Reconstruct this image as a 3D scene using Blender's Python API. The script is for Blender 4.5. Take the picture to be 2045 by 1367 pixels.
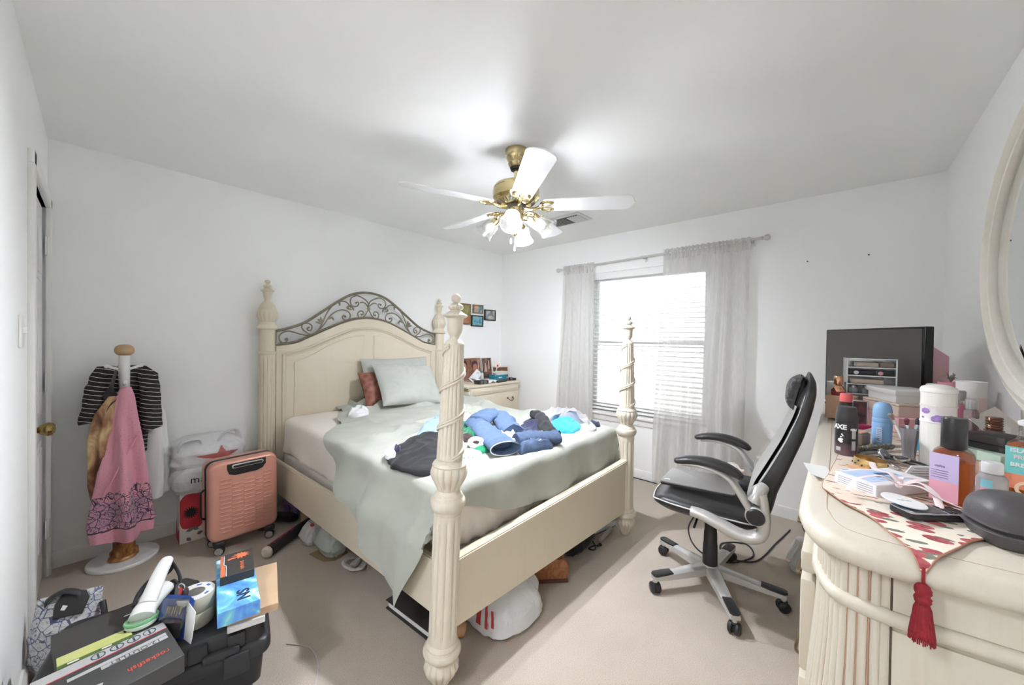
import bpy, bmesh, math, random
from mathutils import Vector, Matrix, Euler, noise
from math import sin, cos, pi, radians, sqrt, atan2, hypot, exp

for _o in list(bpy.data.objects):
    bpy.data.objects.remove(_o)
SC = bpy.context.scene
COL = SC.collection

# ------------------------------------------------------------------ camera, world, light, exposure
cam_data = bpy.data.cameras.new('camera')
cam_data.sensor_fit = 'HORIZONTAL'
cam_data.sensor_width = 36.0
cam_data.lens = 739.2 / 2045 * 36
cam_data.clip_start = 0.02
cam = bpy.data.objects.new('camera', cam_data)
COL.objects.link(cam)
_yaw, _pitch, _roll = radians(41.72), radians(-0.67), radians(0.84)
_fw = Vector((cos(_pitch) * cos(_yaw), cos(_pitch) * sin(_yaw), sin(_pitch)))
_rt = Vector((sin(_yaw), -cos(_yaw), 0))
_up = _rt.cross(_fw)
_r2 = cos(_roll) * _rt + sin(_roll) * _up
_u2 = -sin(_roll) * _rt + cos(_roll) * _up
_m = Matrix((_r2, _u2, -_fw)).transposed().to_4x4()
_m.translation = Vector((-3.544, -3.354, 1.3556))
cam.matrix_world = _m
SC.camera = cam

world = bpy.data.worlds.new('overcast_sky')
SC.world = world
world.use_nodes = True
_bg = world.node_tree.nodes['Background']
_bg.inputs[0].default_value = (0.93, 0.97, 1.0, 1)
_bg.inputs[1].default_value = 0.5

SC.view_settings.view_transform = 'Standard'
SC.view_settings.look = 'None'
SC.view_settings.gamma = 1
SC.view_settings.use_curve_mapping = False
SC.view_settings.exposure = 2.72
BULB = 590
HALL_FILL = 13  # glow of the added fill lamp in the unseen hall
SC.cycles.max_bounces = 9
SC.cycles.diffuse_bounces = 6
SC.cycles.glossy_bounces = 5
SC.cycles.transmission_bounces = 6
SC.cycles.transparent_max_bounces = 16
SC.cycles.use_adaptive_sampling = True
SC.cycles.adaptive_threshold = 0.12
SC.cycles.adaptive_min_samples = 16
SC.cycles.caustics_reflective = False
SC.cycles.caustics_refractive = False
SC.cycles.sample_clamp_indirect = 6.0

def light(name, kind, loc, energy, col=(1, 1, 1), size=.1, rot=None, sizey=None):
    d = bpy.data.lights.new(name, kind)
    d.energy = energy
    d.color = col
    if kind == 'AREA':
        d.shape = 'RECTANGLE'
        d.size = size
        d.size_y = sizey or size
    elif kind == 'POINT':
        d.shadow_soft_size = size
    o = bpy.data.objects.new(name, d)
    o.location = loc
    if rot: o.rotation_euler = rot
    COL.objects.link(o)
    return o

# daylight entering by the window: a portal the size of the opening steers the sky's light into the room
_p = light('window_daylight_portal', 'AREA', (0.13, -1.895, 1.325), 1, (1, 1, 1), 1.22, (0, pi / 2, 0), 1.5)
_p.rotation_euler = (0, pi / 2, 0)
_p.data.shape = 'RECTANGLE'; _p.data.size = 1.5; _p.data.size_y = 1.22
_p.data.cycles.is_portal = True

# ------------------------------------------------------------------ colour and materials
def S(r, g=None, b=None):
    if g is None: r, g, b = r
    f = lambda c: c / 255 / 12.92 if c / 255 <= .04045 else ((c / 255 + .055) / 1.055) ** 2.4
    return (f(r), f(g), f(b), 1)

class NT:
    """a tiny node-tree writer"""
    def __init__(s, name):
        s.m = bpy.data.materials.new(name)
        s.m.use_nodes = True
        s.t = s.m.node_tree
        s.p = s.t.nodes['Principled BSDF']
        s.co = None
    def n(s, typ, ins=None, **kw):
        d = s.t.nodes.new(typ)
        for k, v in kw.items(): setattr(d, k, v)
        for k, v in (ins or {}).items():
            if hasattr(v, 'is_output'): s.t.links.new(v, d.inputs[k])
            else: d.inputs[k].default_value = v
        return d
    def link(s, a, b): s.t.links.new(a, b)
    def obj(s):
        if not s.co: s.co = s.n('ShaderNodeTexCoord').outputs['Object']
        return s.co
    def noise(s, scale, detail=3, rough=.55, vec=None, dist=0):
        return s.n('ShaderNodeTexNoise', {'Vector': vec or s.obj(), 'Scale': scale, 'Detail': detail, 'Roughness': rough, 'Distortion': dist})
    def mapping(s, scale=(1, 1, 1), rot=(0, 0, 0), loc=(0, 0, 0), vec=None):
        return s.n('ShaderNodeMapping', {'Vector': vec or s.obj(), 'Scale': scale, 'Rotation': rot, 'Location': loc}).outputs[0]
    def ramp(s, fac, stops, interp='LINEAR'):
        r = s.n('ShaderNodeValToRGB', {0: fac})
        r.color_ramp.interpolation = interp
        e = r.color_ramp.elements
        while len(e) < len(stops): e.new(.5)
        for k, (p, c) in enumerate(stops):
            e[k].position = p; e[k].color = c
        return r.outputs[0]
    def mix(s, fac, a, b, blend='MIX'):
        x = s.n('ShaderNodeMix', None, data_type='RGBA', blend_type=blend)
        for i, v in ((0, fac), (6, a), (7, b)):
            if hasattr(v, 'is_output'): s.link(v, x.inputs[i])
            else: x.inputs[i].default_value = v
        return x.outputs[2]
    def math(s, op, a, b=0, c=0):
        x = s.n('ShaderNodeMath', None, operation=op)
        for i, v in enumerate((a, b, c)):
            if hasattr(v, 'is_output'): s.link(v, x.inputs[i])
            else: x.inputs[i].default_value = v
        return x.outputs[0]
    def xyz(s, vec=None):
        return s.n('ShaderNodeSeparateXYZ', {0: vec or s.obj()}).outputs
    def bump(s, h, strength=.3, dist=.01):
        b = s.n('ShaderNodeBump', {'Height': h, 'Strength': strength, 'Distance': dist})
        s.link(b.outputs[0], s.p.inputs['Normal'])
    def set(s, **kw):
        for k, v in kw.items():
            k = k.replace('_', ' ')
            if hasattr(v, 'is_output'): s.link(v, s.p.inputs[k])
            else: s.p.inputs[k].default_value = v
        return s

def mat(name, col, rough=.5, metal=0, col2=None, vs=6, bump=0, bs=60, bd=.004, stretch=None, sheen=0, coat=0, trans=0, ior=1.45, alpha=1, emit=0, spec=.5, detail=3):
    t = NT(name)
    c = S(col)
    t.set(Base_Color=c, Roughness=rough, Metallic=metal, IOR=ior)
    t.p.inputs['Specular IOR Level'].default_value = spec
    v = t.mapping(stretch) if stretch else None
    if col2:
        f = t.noise(vs, detail, vec=v).outputs[0]
        t.set(Base_Color=t.ramp(f, [(.35, c), (.65, S(col2))]))
    if bump:
        t.bump(t.noise(bs, 4, .6, vec=v).outputs[0], bump, bd)
    if sheen: t.p.inputs['Sheen Weight'].default_value = sheen
    if coat:
        t.p.inputs['Coat Weight'].default_value = coat
        t.p.inputs['Coat Roughness'].default_value = .15
    if trans: t.p.inputs['Transmission Weight'].default_value = trans
    if alpha < 1: t.p.inputs['Alpha'].default_value = alpha
    if emit:
        t.p.inputs['Emission Color'].default_value = c
        t.p.inputs['Emission Strength'].default_value = emit
    return t.m

def thin_glass(name, tint=(1, 1, 1, 1), refl=.08):
    """a pane or thin clear plastic wall: mostly straight through, a little mirror"""
    t = NT(name)
    nodes = t.t.nodes
    tr = t.n('ShaderNodeBsdfTransparent', {0: tint})
    gl = t.n('ShaderNodeBsdfGlossy', {'Roughness': .03})
    lw = t.n('ShaderNodeLayerWeight', {0: .25})
    f = t.math('ADD', t.math('MULTIPLY', lw.outputs['Fresnel'], .6), refl)
    mx = t.n('ShaderNodeMixShader', {0: f, 1: tr.outputs[0], 2: gl.outputs[0]})
    t.link(mx.outputs[0], nodes['Material Output'].inputs[0])
    nodes.remove(t.p)
    return t.m

def sheer(name, col, through=.35, dark=None):
    """woven voile: part open weave, part diffuse and translucent thread"""
    t = NT(name)
    nodes = t.t.nodes
    tr = t.n('ShaderNodeBsdfTransparent')
    df = t.n('ShaderNodeBsdfDiffuse', {0: S(col)})
    tl = t.n('ShaderNodeBsdfTranslucent', {0: S(col)})
    weave = t.noise(60, 2, .5, vec=t.mapping((3, 3, .25))).outputs[0]
    a = t.n('ShaderNodeMixShader', {0: .45, 1: df.outputs[0], 2: tl.outputs[0]})
    f = t.math('ADD', t.math('MULTIPLY', weave, .25), 1 - through - .12)
    mx = t.n('ShaderNodeMixShader', {0: f, 1: tr.outputs[0], 2: a.outputs[0]})
    t.link(mx.outputs[0], nodes['Material Output'].inputs[0])
    nodes.remove(t.p)
    return t.m

# ------------------------------------------------------------------ mesh writer
def T(x=0, y=0, z=0): return Matrix.Translation((x, y, z))
def RZ(a): return Matrix.Rotation(a, 4, 'Z')
def RX(a): return Matrix.Rotation(a, 4, 'X')
def RY(a): return Matrix.Rotation(a, 4, 'Y')
def frame(o, x, y, z=None):
    """matrix whose axes are x, y (made square to x) and their normal"""
    x = Vector(x).normalized(); y = Vector(y)
    z = Vector(z) if z else x.cross(y)
    z.normalize(); y = z.cross(x)
    m = Matrix((x, y, z)).transposed().to_4x4()
    m.translation = Vector(o)
    return m

class MB:
    def __init__(s, *mats):
        s.b = bmesh.new(); s.mats = list(mats); s.k = 0
        s.uv = None
    def use(s, m):
        if m not in s.mats: s.mats.append(m)
        s.k = s.mats.index(m)
        return s
    def add(s, vs, fs, M=None):
        if M is None: vv = [s.b.verts.new(v) for v in vs]
        else: vv = [s.b.verts.new(M @ Vector(v)) for v in vs]
        for f in fs:
            try:
                g = s.b.faces.new([vv[i] for i in f]); g.material_index = s.k
            except ValueError: pass
        return vv
    def merge(s, bm, M=None):
        bm.verts.index_update()
        s.add([v.co.copy() for v in bm.verts], [[v.index for v in f.verts] for f in bm.faces], M)
        bm.free()
    def box(s, c, d, M=None, bev=0, seg=2, taper=None):
        bm = bmesh.new()
        bmesh.ops.create_cube(bm, size=1)
        for v in bm.verts:
            v.co = Vector((v.co.x * d[0], v.co.y * d[1], v.co.z * d[2]))
            if taper and v.co.z > 0: v.co.x *= taper; v.co.y *= taper
        if bev: bmesh.ops.bevel(bm, geom=list(bm.edges), offset=min(bev, min(d) * .49), segments=seg, affect='EDGES', profile=.5)
        s.merge(bm, (M @ T(*c)) if M is not None else T(*c))
        return s
    def lathe(s, prof, n=32, M=None, fn=None, arc=2 * pi):
        """prof: (radius, z) pairs bottom to top; fn(theta, z, r) -> r"""
        closed = abs(arc - 2 * pi) < 1e-6
        vs, fs = [], []
        rings = []
        for r, z in prof:
            if r < 1e-6: rings.append([len(vs)]); vs.append((0, 0, z)); continue
            ring = []
            for k in range(n if closed else n + 1):
                a = arc * k / n
                q = fn(a, z, r) if fn else r
                ring.append(len(vs)); vs.append((q * cos(a), q * sin(a), z))
            rings.append(ring)
        for A, B in zip(rings, rings[1:]):
            m = max(len(A), len(B))
            for k in range(m if closed else m - 1):
                a0, a1 = A[k % len(A)], A[(k + 1) % len(A)]
                b0, b1 = B[k % len(B)], B[(k + 1) % len(B)]
                f = []
                for i in (a0, a1, b1, b0):
                    if i not in f: f.append(i)
                if len(f) > 2: fs.append(f)
        for e, rev in ((rings[0], True), (rings[-1], False)):
            if len(e) > 2 and closed and tuple(prof[0]) != tuple(prof[-1]): fs.append(list(reversed(e)) if rev else e)
        s.add(vs, fs, M)
        return s
    def cyl(s, a, b, r, n=16, r2=None):
        a, b = Vector(a), Vector(b)
        d = b - a
        M = Vector((0, 0, 1)).rotation_difference(d).to_matrix().to_4x4() if d.length > 0 else Matrix()
        M.translation = a
        return s.lathe([(r, 0), (r if r2 is None else r2, d.length)], n, M)
    def ball(s, c, r, n=16, sc=(1, 1, 1), M=None):
        k = max(6, n // 2)
        prof = [(r * sin(pi * i / k) if 0 < i < k else 0, -r * cos(pi * i / k)) for i in range(k + 1)]
        m = T(*c) @ Matrix.Diagonal((*sc, 1))
        return s.lathe(prof, n, (M @ m) if M is not None else m)
    def tube(s, pts, r, n=8, closed=False, flat=None, up=None, cap=True):
        """r: number or list; flat: (w, h) multipliers of a flattened section"""
        P = [Vector(p) for p in pts]
        N = len(P)
        rr = r if isinstance(r, (list, tuple)) else [r] * N
        up = Vector(up) if up else None
        rings = []
        prev = None
        for i in range(N):
            a = P[i - 1] if (i > 0 or closed) else P[i]
            b = P[(i + 1) % N] if (i < N - 1 or closed) else P[i]
            t = (b - a)
            if t.length < 1e-9: t = Vector((0, 0, 1))
            t.normalize()
            if up is not None: nn = up - t * up.dot(t)
            elif prev is None:
                h = Vector((0, 0, 1)) if abs(t.z) < .9 else Vector((1, 0, 0))
                nn = h - t * h.dot(t)
            else: nn = prev - t * prev.dot(t)
            if nn.length < 1e-6: nn = t.orthogonal()
            nn.normalize(); prev = nn
            bb = t.cross(nn)
            fw, fh = flat or (1, 1)
            rings.append([P[i] + (bb * cos(2 * pi * k / n) * fw + nn * sin(2 * pi * k / n) * fh) * rr[i] for k in range(n)])
        vs = [v for R in rings for v in R]
        fs = []
        for i in range(N if closed else N - 1):
            j = (i + 1) % N
            for k in range(n):
                q = (k + 1) % n
                fs.append((i * n + k, i * n + q, j * n + q, j * n + k))
        if not closed and cap:
            fs.append(tuple(reversed(range(n)))); fs.append(tuple(range((N - 1) * n, N * n)))
        s.add(vs, fs)
        return s
    def prism(s, poly, h, M=None, bev=0, seg=2):
        """poly in xy, extruded 0..h in z"""
        bm = bmesh.new()
        a = [bm.verts.new((p[0], p[1], 0)) for p in poly]
        f = bm.faces.new(a)
        r = bmesh.ops.extrude_face_region(bm, geom=[f])
        for v in r['geom']:
            if isinstance(v, bmesh.types.BMVert): v.co.z += h
        bmesh.ops.recalc_face_normals(bm, faces=list(bm.faces))
        if bev:
            ed = [e for e in bm.edges if abs(e.verts[0].co.z - e.verts[1].co.z) < 1e-6]
            bmesh.ops.bevel(bm, geom=ed, offset=bev, segments=seg, affect='EDGES', profile=.5)
        s.merge(bm, M)
        return s
    def grid(s, fn, nu, nv, cu=False, cv=False, M=None):
        vs = [fn(i / (nu if cu else nu - 1), j / (nv if cv else nv - 1)) for j in range(nv) for i in range(nu)]
        fs = []
        for j in range(nv if cv else nv - 1):
            for i in range(nu if cu else nu - 1):
                a, b = i, (i + 1) % nu
                c, d = j, (j + 1) % nv
                fs.append((c * nu + a, c * nu + b, d * nu + b, d * nu + a))
        s.add(vs, fs, M)
        return s
    def sheet(s, fn, nu, nv, th=.002, M=None):
        """a cloth surface with thickness th below its normal"""
        top = [[Vector(fn(i / (nu - 1), j / (nv - 1))) for i in range(nu)] for j in range(nv)]
        vs, fs = [], []
        for j in range(nv):
            for i in range(nu):
                vs.append(top[j][i])
        for j in range(nv):
            for i in range(nu):
                du = top[j][min(i + 1, nu - 1)] - top[j][max(i - 1, 0)]
                dv = top[min(j + 1, nv - 1)][i] - top[max(j - 1, 0)][i]
                n = du.cross(dv)
                if n.length > 1e-12: n.normalize()
                vs.append(top[j][i] - n * th)
        N = nu * nv
        I = lambda i, j: j * nu + i
        for j in range(nv - 1):
            for i in range(nu - 1):
                fs.append((I(i, j), I(i + 1, j), I(i + 1, j + 1), I(i, j + 1)))
                fs.append((N + I(i, j + 1), N + I(i + 1, j + 1), N + I(i + 1, j), N + I(i, j)))
        rim = [I(i, 0) for i in range(nu)] + [I(nu - 1, j) for j in range(1, nv)] + [I(i, nv - 1) for i in range(nu - 2, -1, -1)] + [I(0, j) for j in range(nv - 2, 0, -1)]
        for a, b in zip(rim, rim[1:] + rim[:1]): fs.append((b, a, N + a, N + b))
        s.add(vs, fs, M)
        return s

def put(mb, name, parent=None, M=None, smooth=True, ang=38, weld=0, subd=0):
    """link what MB holds as one mesh; coordinates are world ones (after M), stored relative to the parent or to the mesh's own base"""
    b = mb.b
    if weld: bmesh.ops.remove_doubles(b, verts=list(b.verts), dist=weld)
    if M is not None: bmesh.ops.transform(b, matrix=M, verts=list(b.verts))
    bmesh.ops.recalc_face_normals(b, faces=list(b.faces))
    me = bpy.data.meshes.new(name)
    loc = Vector((0, 0, 0))
    if parent is None and len(b.verts):
        xs = [v.co for v in b.verts]
        lo = [min(v[i] for v in xs) for i in range(3)]; hi = [max(v[i] for v in xs) for i in range(3)]
        loc = Vector(((lo[0] + hi[0]) / 2, (lo[1] + hi[1]) / 2, lo[2]))
        bmesh.ops.translate(b, vec=-loc, verts=list(b.verts))
    elif parent is not None:
        bmesh.ops.transform(b, matrix=world_of(parent).inverted(), verts=list(b.verts))
    b.to_mesh(me); b.free()
    for m in mb.mats: me.materials.append(m)
    if smooth:
        me.polygons.foreach_set('use_smooth', [True] * len(me.polygons))
        me.set_sharp_from_angle(angle=radians(ang))
    o = bpy.data.objects.new(name, me)
    COL.objects.link(o)
    if parent is not None: o.parent = parent
    else: o.location = loc
    if subd:
        md = o.modifiers.new('subd', 'SUBSURF'); md.levels = subd; md.render_levels = subd
    return o

def world_of(o):
    m = o.matrix_basis.copy()
    return world_of(o.parent) @ m if o.parent else m

def tag(o, label=None, cat=None, group=None, kind=None):
    if label: o['label'] = label
    if cat: o['category'] = cat
    if group: o['group'] = group
    if kind: o['kind'] = kind
    return o

def thing(name, label, cat, loc, rz=0, group=None):
    o = bpy.data.objects.new(name, None)
    o.empty_display_size = .05
    o.location = loc; o.rotation_euler = (0, 0, rz)
    COL.objects.link(o)
    return tag(o, label, cat, group)

def solo(mb, name, label, cat, group=None, **kw):
    return tag(put(mb, name, **kw), label, cat, group)

def struct(mb, name, parent=None, **kw):
    o = put(mb, name, parent, **kw)
    if parent is None: o['kind'] = 'structure'
    return o

def text(s, size, m, parent, M, name='lettering', ext=.0004, bold=0, spacing=1.0, sx=1.0):
    """lettering as a mesh: local x along the words, local y up the letters, z out of the surface"""
    cu = bpy.data.curves.new('t', 'FONT')
    cu.body = s; cu.size = size; cu.extrude = ext; cu.align_x = 'CENTER'; cu.align_y = 'CENTER'
    cu.offset = bold; cu.space_character = spacing; cu.resolution_u = 3
    o = bpy.data.objects.new('t', cu)
    COL.objects.link(o)
    dg = bpy.context.evaluated_depsgraph_get()
    me = bpy.data.meshes.new_from_object(o.evaluated_get(dg))
    bpy.data.objects.remove(o); bpy.data.curves.remove(cu)
    mb = MB(m)
    mb.add([Vector((v.co.x * sx, v.co.y, v.co.z)) for v in me.vertices], [list(p.vertices) for p in me.polygons])
    bpy.data.meshes.remove(me)
    return put(mb, name, parent, M=M, smooth=False)

def copy_tree(o, parent=None):
    c = o.copy(); COL.objects.link(c); c.parent = parent
    for ch in [x for x in bpy.data.objects if x.parent == o]:
        copy_tree(ch, c)
    return c

def fold(x, y, seed, f=1.0):
    """ridged folds for cloth, about -1..1"""
    p = Vector((x * f, y * f, seed * 7.31))
    q = p + .35 * Vector((noise.noise(p * 1.3), noise.noise(p * 1.3 + Vector((5, 3, 1))), 0))
    a = 1 - 2 * abs(noise.noise(q))
    b = 1 - 2 * abs(noise.noise(q * 2.1 + Vector((9, 2, 4))))
    return a * .7 + b * .35 - .45

def nz(x, y, seed, f=1.0):
    return noise.noise(Vector((x * f, y * f, seed * 3.77)))

def spline(pts, n=8, closed=False):
    """Catmull-Rom through pts"""
    P = [Vector(p) if len(p) == 3 else Vector((p[0], p[1], 0)) for p in pts]
    N = len(P); out = []
    for i in range(N if closed else N - 1):
        p0 = P[(i - 1) % N] if (closed or i > 0) else P[0]
        p1, p2 = P[i], P[(i + 1) % N]
        p3 = P[(i + 2) % N] if (closed or i + 2 < N) else P[N - 1]
        for k in range(n):
            t = k / n
            out.append(.5 * ((2 * p1) + (p2 - p0) * t + (2 * p0 - 5 * p1 + 4 * p2 - p3) * t * t + (3 * p1 - p0 - 3 * p2 + p3) * t ** 3))
    if not closed: out.append(P[-1].copy())
    return out

def smooth01(t):
    t = max(0., min(1., t))
    return t * t * (3 - 2 * t)

def lerp(a, b, t): return a + (b - a) * t
def table(pts, x):
    """piecewise linear lookup"""
    if x <= pts[0][0]: return pts[0][1]
    for (a, p), (b, q) in zip(pts, pts[1:]):
        if x <= b: return p + (q - p) * (x - a) / (b - a)
    return pts[-1][1]

# ------------------------------------------------------------------ the setting
L, D, H = 3.73, 3.826, 2.44
def wall_material(name, col, bs=220):
    t = NT(name)
    t.set(Base_Color=S(col), Roughness=.85)
    t.p.inputs['Specular IOR Level'].default_value = .25
    t.bump(t.noise(bs, 3, .6).outputs[0], .12, .002)
    return t.m
M_wall = wall_material('wall_paint', (247, 247, 245))
M_ceil = wall_material('ceiling_paint', (248, 248, 246), 160)
M_trim = mat('trim_paint', (236, 235, 231), .4)
M_door = mat('door_paint', (228, 227, 224), .45)

def carpet_material():
    t = NT('beige_carpet')
    big = t.noise(1.7, 4, .6).outputs[0]
    fine = t.noise(260, 3, .7).outputs[0]
    c = t.ramp(big, [(.32, S(182, 168, 153)), (.68, S(199, 187, 173))])
    c = t.mix(.5, c, t.ramp(fine, [(.3, S(160, 146, 131)), (.7, S(220, 209, 196))]), 'MIX')
    st = t.ramp(t.noise(.9, 5, .65, vec=t.mapping(loc=(3, 1, 0))).outputs[0], [(.62, (1, 1, 1, 1)), (.74, S(226, 214, 196))])
    t.set(Base_Color=t.mix(.8, c, st, 'MULTIPLY'), Roughness=.95)
    t.p.inputs['Specular IOR Level'].default_value = .1
    t.bump(fine, .6, .006)
    return t.m
M_carpet = carpet_material()

m = MB(M_carpet); m.box((-L / 2, -D / 2, -.05), (L + .4, D + .4, .1)); struct(m, 'floor')
m = MB(M_ceil); m.box((-L / 2, -D / 2, H + .05), (L + .4, D + .4, .1)); struct(m, 'ceiling')
m = MB(M_wall); m.box((-L / 2, .06, H / 2), (L + .4, .12, H)); struct(m, 'wall_back')
m = MB(M_wall); m.box((-L / 2, -D - .06, H / 2), (L + .4, .12, H)); struct(m, 'wall_right')
# window wall with its opening
WY0, WY1, WZ0, WZ1 = -2.50, -1.29, .60, 2.06
m = MB(M_wall)
for y0, y1, z0, z1 in ((-D, WY0, 0, H), (WY1, 0, 0, H), (WY0, WY1, 0, WZ0), (WY0, WY1, WZ1, H)):
    m.box((.07, (y0 + y1) / 2, (z0 + z1) / 2), (.14, y1 - y0, z1 - z0))
struct(m, 'wall_window', weld=.0005)
# left wall with the doorway beside the back corner
DY0, DY1, DZ = -.845, -.10, 2.03
m = MB(M_wall)
HY0, HY1 = -3.05, -2.05         # added doorway out of view, lets the hall's fill light in
for y0, y1, z0, z1 in ((-D, HY0, 0, H), (HY1, DY0, 0, H), (HY0, HY1, DZ, H), (DY1, 0, 0, H), (DY0, DY1, DZ, H)):
    m.box((-L - .06, (y0 + y1) / 2, (z0 + z1) / 2), (.12, y1 - y0, z1 - z0))
struct(m, 'wall_left', weld=.0005)

def smooth_prof(pts, n=5): return [(max(0, p.x), p.y) for p in spline(pts, n)]
def baseboard(name, p0, p1, n):
    p0, p1, n = Vector(p0), Vector(p1), Vector(n)
    prof = [(0, 0), (.013, 0), (.013, .062), (.009, .074), (.006, .084), (0, .086)]
    m = MB(M_trim)
    a = [p0 + n * q[0] + Vector((0, 0, q[1])) for q in prof]
    b = [p1 + n * q[0] + Vector((0, 0, q[1])) for q in prof]
    k = len(prof)
    m.add(a + b, [(i, (i + 1) % k, k + (i + 1) % k, k + i) for i in range(k)] + [tuple(range(k)), tuple(range(k, 2 * k))])
    struct(m, name, ang=30)
baseboard('baseboard_back', (-L, 0, 0), (0, 0, 0), (0, -1, 0))
baseboard('baseboard_window', (0, 0, 0), (0, -D, 0), (-1, 0, 0))
baseboard('baseboard_left', (-L, HY1 + .065, 0), (-L, DY0 - .065, 0), (1, 0, 0))
# hall and doorway casing added out of view, to light the near corner
m = MB(M_carpet); m.box((-L - .12 - .9, -2.5, -.05), (1.8, 3.0, .1)); struct(m, 'floor_added_hall')
m = MB(M_ceil); m.box((-L - .12 - .9, -2.5, H + .05), (1.8, 3.0, .1)); struct(m, 'ceiling_added_hall')
m = MB(M_wall); m.box((-L - .12 - 1.85, -2.5, H / 2), (.1, 3.2, H)); struct(m, 'wall_added_hall_far')
m = MB(M_wall); m.box((-L - .12 - .9, -4.05, H / 2), (1.8, .1, H)); struct(m, 'wall_added_hall_near_end')
m = MB(M_wall); m.box((-L - .12 - .9, -.95, H / 2), (1.8, .1, H)); struct(m, 'wall_added_hall_back_end')
m = MB(M_trim)
for y, s_ in ((HY0, -1), (HY1, 1)):
    m.box((-L + .009, y + s_ * .032, (DZ + .06) / 2), (.02, .06, DZ + .06), bev=.005)
    m.box((-L - .06, y + s_ * .006, DZ / 2), (.13, .012, DZ))
m.box((-L + .009, (HY0 + HY1) / 2, DZ + .032), (.02, HY1 - HY0 + .13, .06), bev=.005)
struct(m, 'trim_2')
hl = thing('added_hall_lamp', 'round white ceiling lamp added out of view to light the near corner', 'ceiling lamp', (-L - .75, -2.55, H))  # added lamp, never in view: fill light through the doorway
m = MB(M_trim); m.lathe([(.10, H - .02), (.11, H), (0, H)], 40, T(-L - .75, -2.55, 0)); put(m, 'mount', hl)
m = MB(mat('fill_lamp_globe', (240, 245, 255), .4, emit=HALL_FILL)); m.lathe(smooth_prof([(0, H - .21), (.09, H - .19), (.15, H - .12), (.13, H - .045), (.10, H - .02)], 6), 40, T(-L - .75, -2.55, 0)); put(m, 'globe', hl)
baseboard('baseboard_right', (-L, -D, 0), (0, -D, 0), (0, 1, 0))

# door with casing, hinges and a brass knob
M_brass = mat('aged_brass', (206, 188, 140), .16, 1.0, col2=(196, 180, 138), vs=8)
M_bronze = mat('door_knob_brass', (150, 130, 84), .2, 1.0)
door = bpy.data.objects.new('door_1', None); COL.objects.link(door)
door.location = (-L - .02, (DY0 + DY1) / 2, 0); door['kind'] = 'structure'
m = MB(M_door)
dx = -L - .03
m.box((dx, (DY0 + DY1) / 2, DZ / 2 + .004), (.035, DY1 - DY0 - .012, DZ - .016), bev=.003)
for y0, y1 in ((DY0 + .1, DY0 + .335), (DY1 - .335, DY1 - .1)):
    for z0, z1 in ((.22, .78), (.92, 1.5), (1.62, 1.9)):
        m.box((dx + .0185, (y0 + y1) / 2, (z0 + z1) / 2), (.006, y1 - y0, z1 - z0), bev=.004)
        m.box((dx + .022, (y0 + y1) / 2, (z0 + z1) / 2), (.008, y1 - y0 - .06, z1 - z0 - .06), bev=.004)
put(m, 'door_panel', door)
m = MB(M_bronze)
K = T(dx + .0175, DY0 + .065, .93) @ RY(pi / 2)
m.lathe([(.032, 0), (.032, .004), (.014, .009), (.012, .028), (.02, .036), (.028, .048), (.03, .058), (.026, .07), (.014, .077), (0, .079)], 28, K)
put(m, 'door_knob', door)
for z in (.27, 1.08, 1.82):
    m = MB(M_trim)
    m.cyl((-L + .006, DY1 + .002, z - .05), (-L + .006, DY1 + .002, z + .05), .0075, 12)
    for q in (-.054, -.018, .018, .054): m.cyl((-L + .006, DY1 + .002, z + q - .002), (-L + .006, DY1 + .002, z + q + .002), .0095, 12)
    m.box((-L + .001, DY1 - .016, z), (.006, .03, .1), bev=.002)
    m.box((-L + .001, DY1 + .02, z), (.006, .03, .1), bev=.002)
    put(m, 'hinge', door)
m = MB(M_trim)
for y, s in ((DY0, -1), (DY1, 1)):
    m.box((-L + .009, y + s * .032, (DZ + .06) / 2), (.02, .06, DZ + .06), bev=.005)
    m.box((-L - .05, y + s * .006, DZ / 2), (.12, .012, DZ))
m.box((-L + .009, (DY0 + DY1) / 2, DZ + .032), (.02, DY1 - DY0 + .13, .06), bev=.005)
m.box((-L - .05, (DY0 + DY1) / 2, DZ + .006), (.12, DY1 - DY0, .012))
m.box((-L - .07, (DY0 + DY1) / 2, DZ / 2), (.012, DY1 - DY0, DZ))
struct(m, 'trim_1')

# light switch by the door
sw = thing('light_switch', 'white light switch plate on the left wall beside the door', 'light switch', (-L, -1.14, 1.355))
m = MB(M_trim); m.box((-L + .004, -1.14, 1.355), (.008, .075, .118), bev=.003); put(m, 'cover_plate', sw)
m = MB(M_trim); m.box((-L + .01, -1.14, 1.358), (.014, .01, .022), M=None, bev=.002); put(m, 'toggle', sw)

# window: frame, sashes, panes, stool
M_vinyl = mat('window_vinyl', (240, 241, 240), .35)
M_pane = thin_glass('window_glass', (1, 1, 1, 1), .03)
win = bpy.data.objects.new('window_1', None); COL.objects.link(win)
win.location = (.10, (WY0 + WY1) / 2, WZ0); win['kind'] = 'structure'
def rect_frame(m, x, y0, y1, z0, z1, w, d):
    m.box((x, (y0 + y1) / 2, z0 + w / 2), (d, y1 - y0, w), bev=.003)
    m.box((x, (y0 + y1) / 2, z1 - w / 2), (d, y1 - y0, w), bev=.003)
    m.box((x, y0 + w / 2, (z0 + z1) / 2), (d, w, z1 - z0 - 2 * w), bev=.003)
    m.box((x, y1 - w / 2, (z0 + z1) / 2), (d, w, z1 - z0 - 2 * w), bev=.003)
ZM = 1.335
m = MB(M_vinyl); rect_frame(m, .115, WY0, WY1, WZ0, WZ1, .035, .05); put(m, 'window_frame', win)
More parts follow.
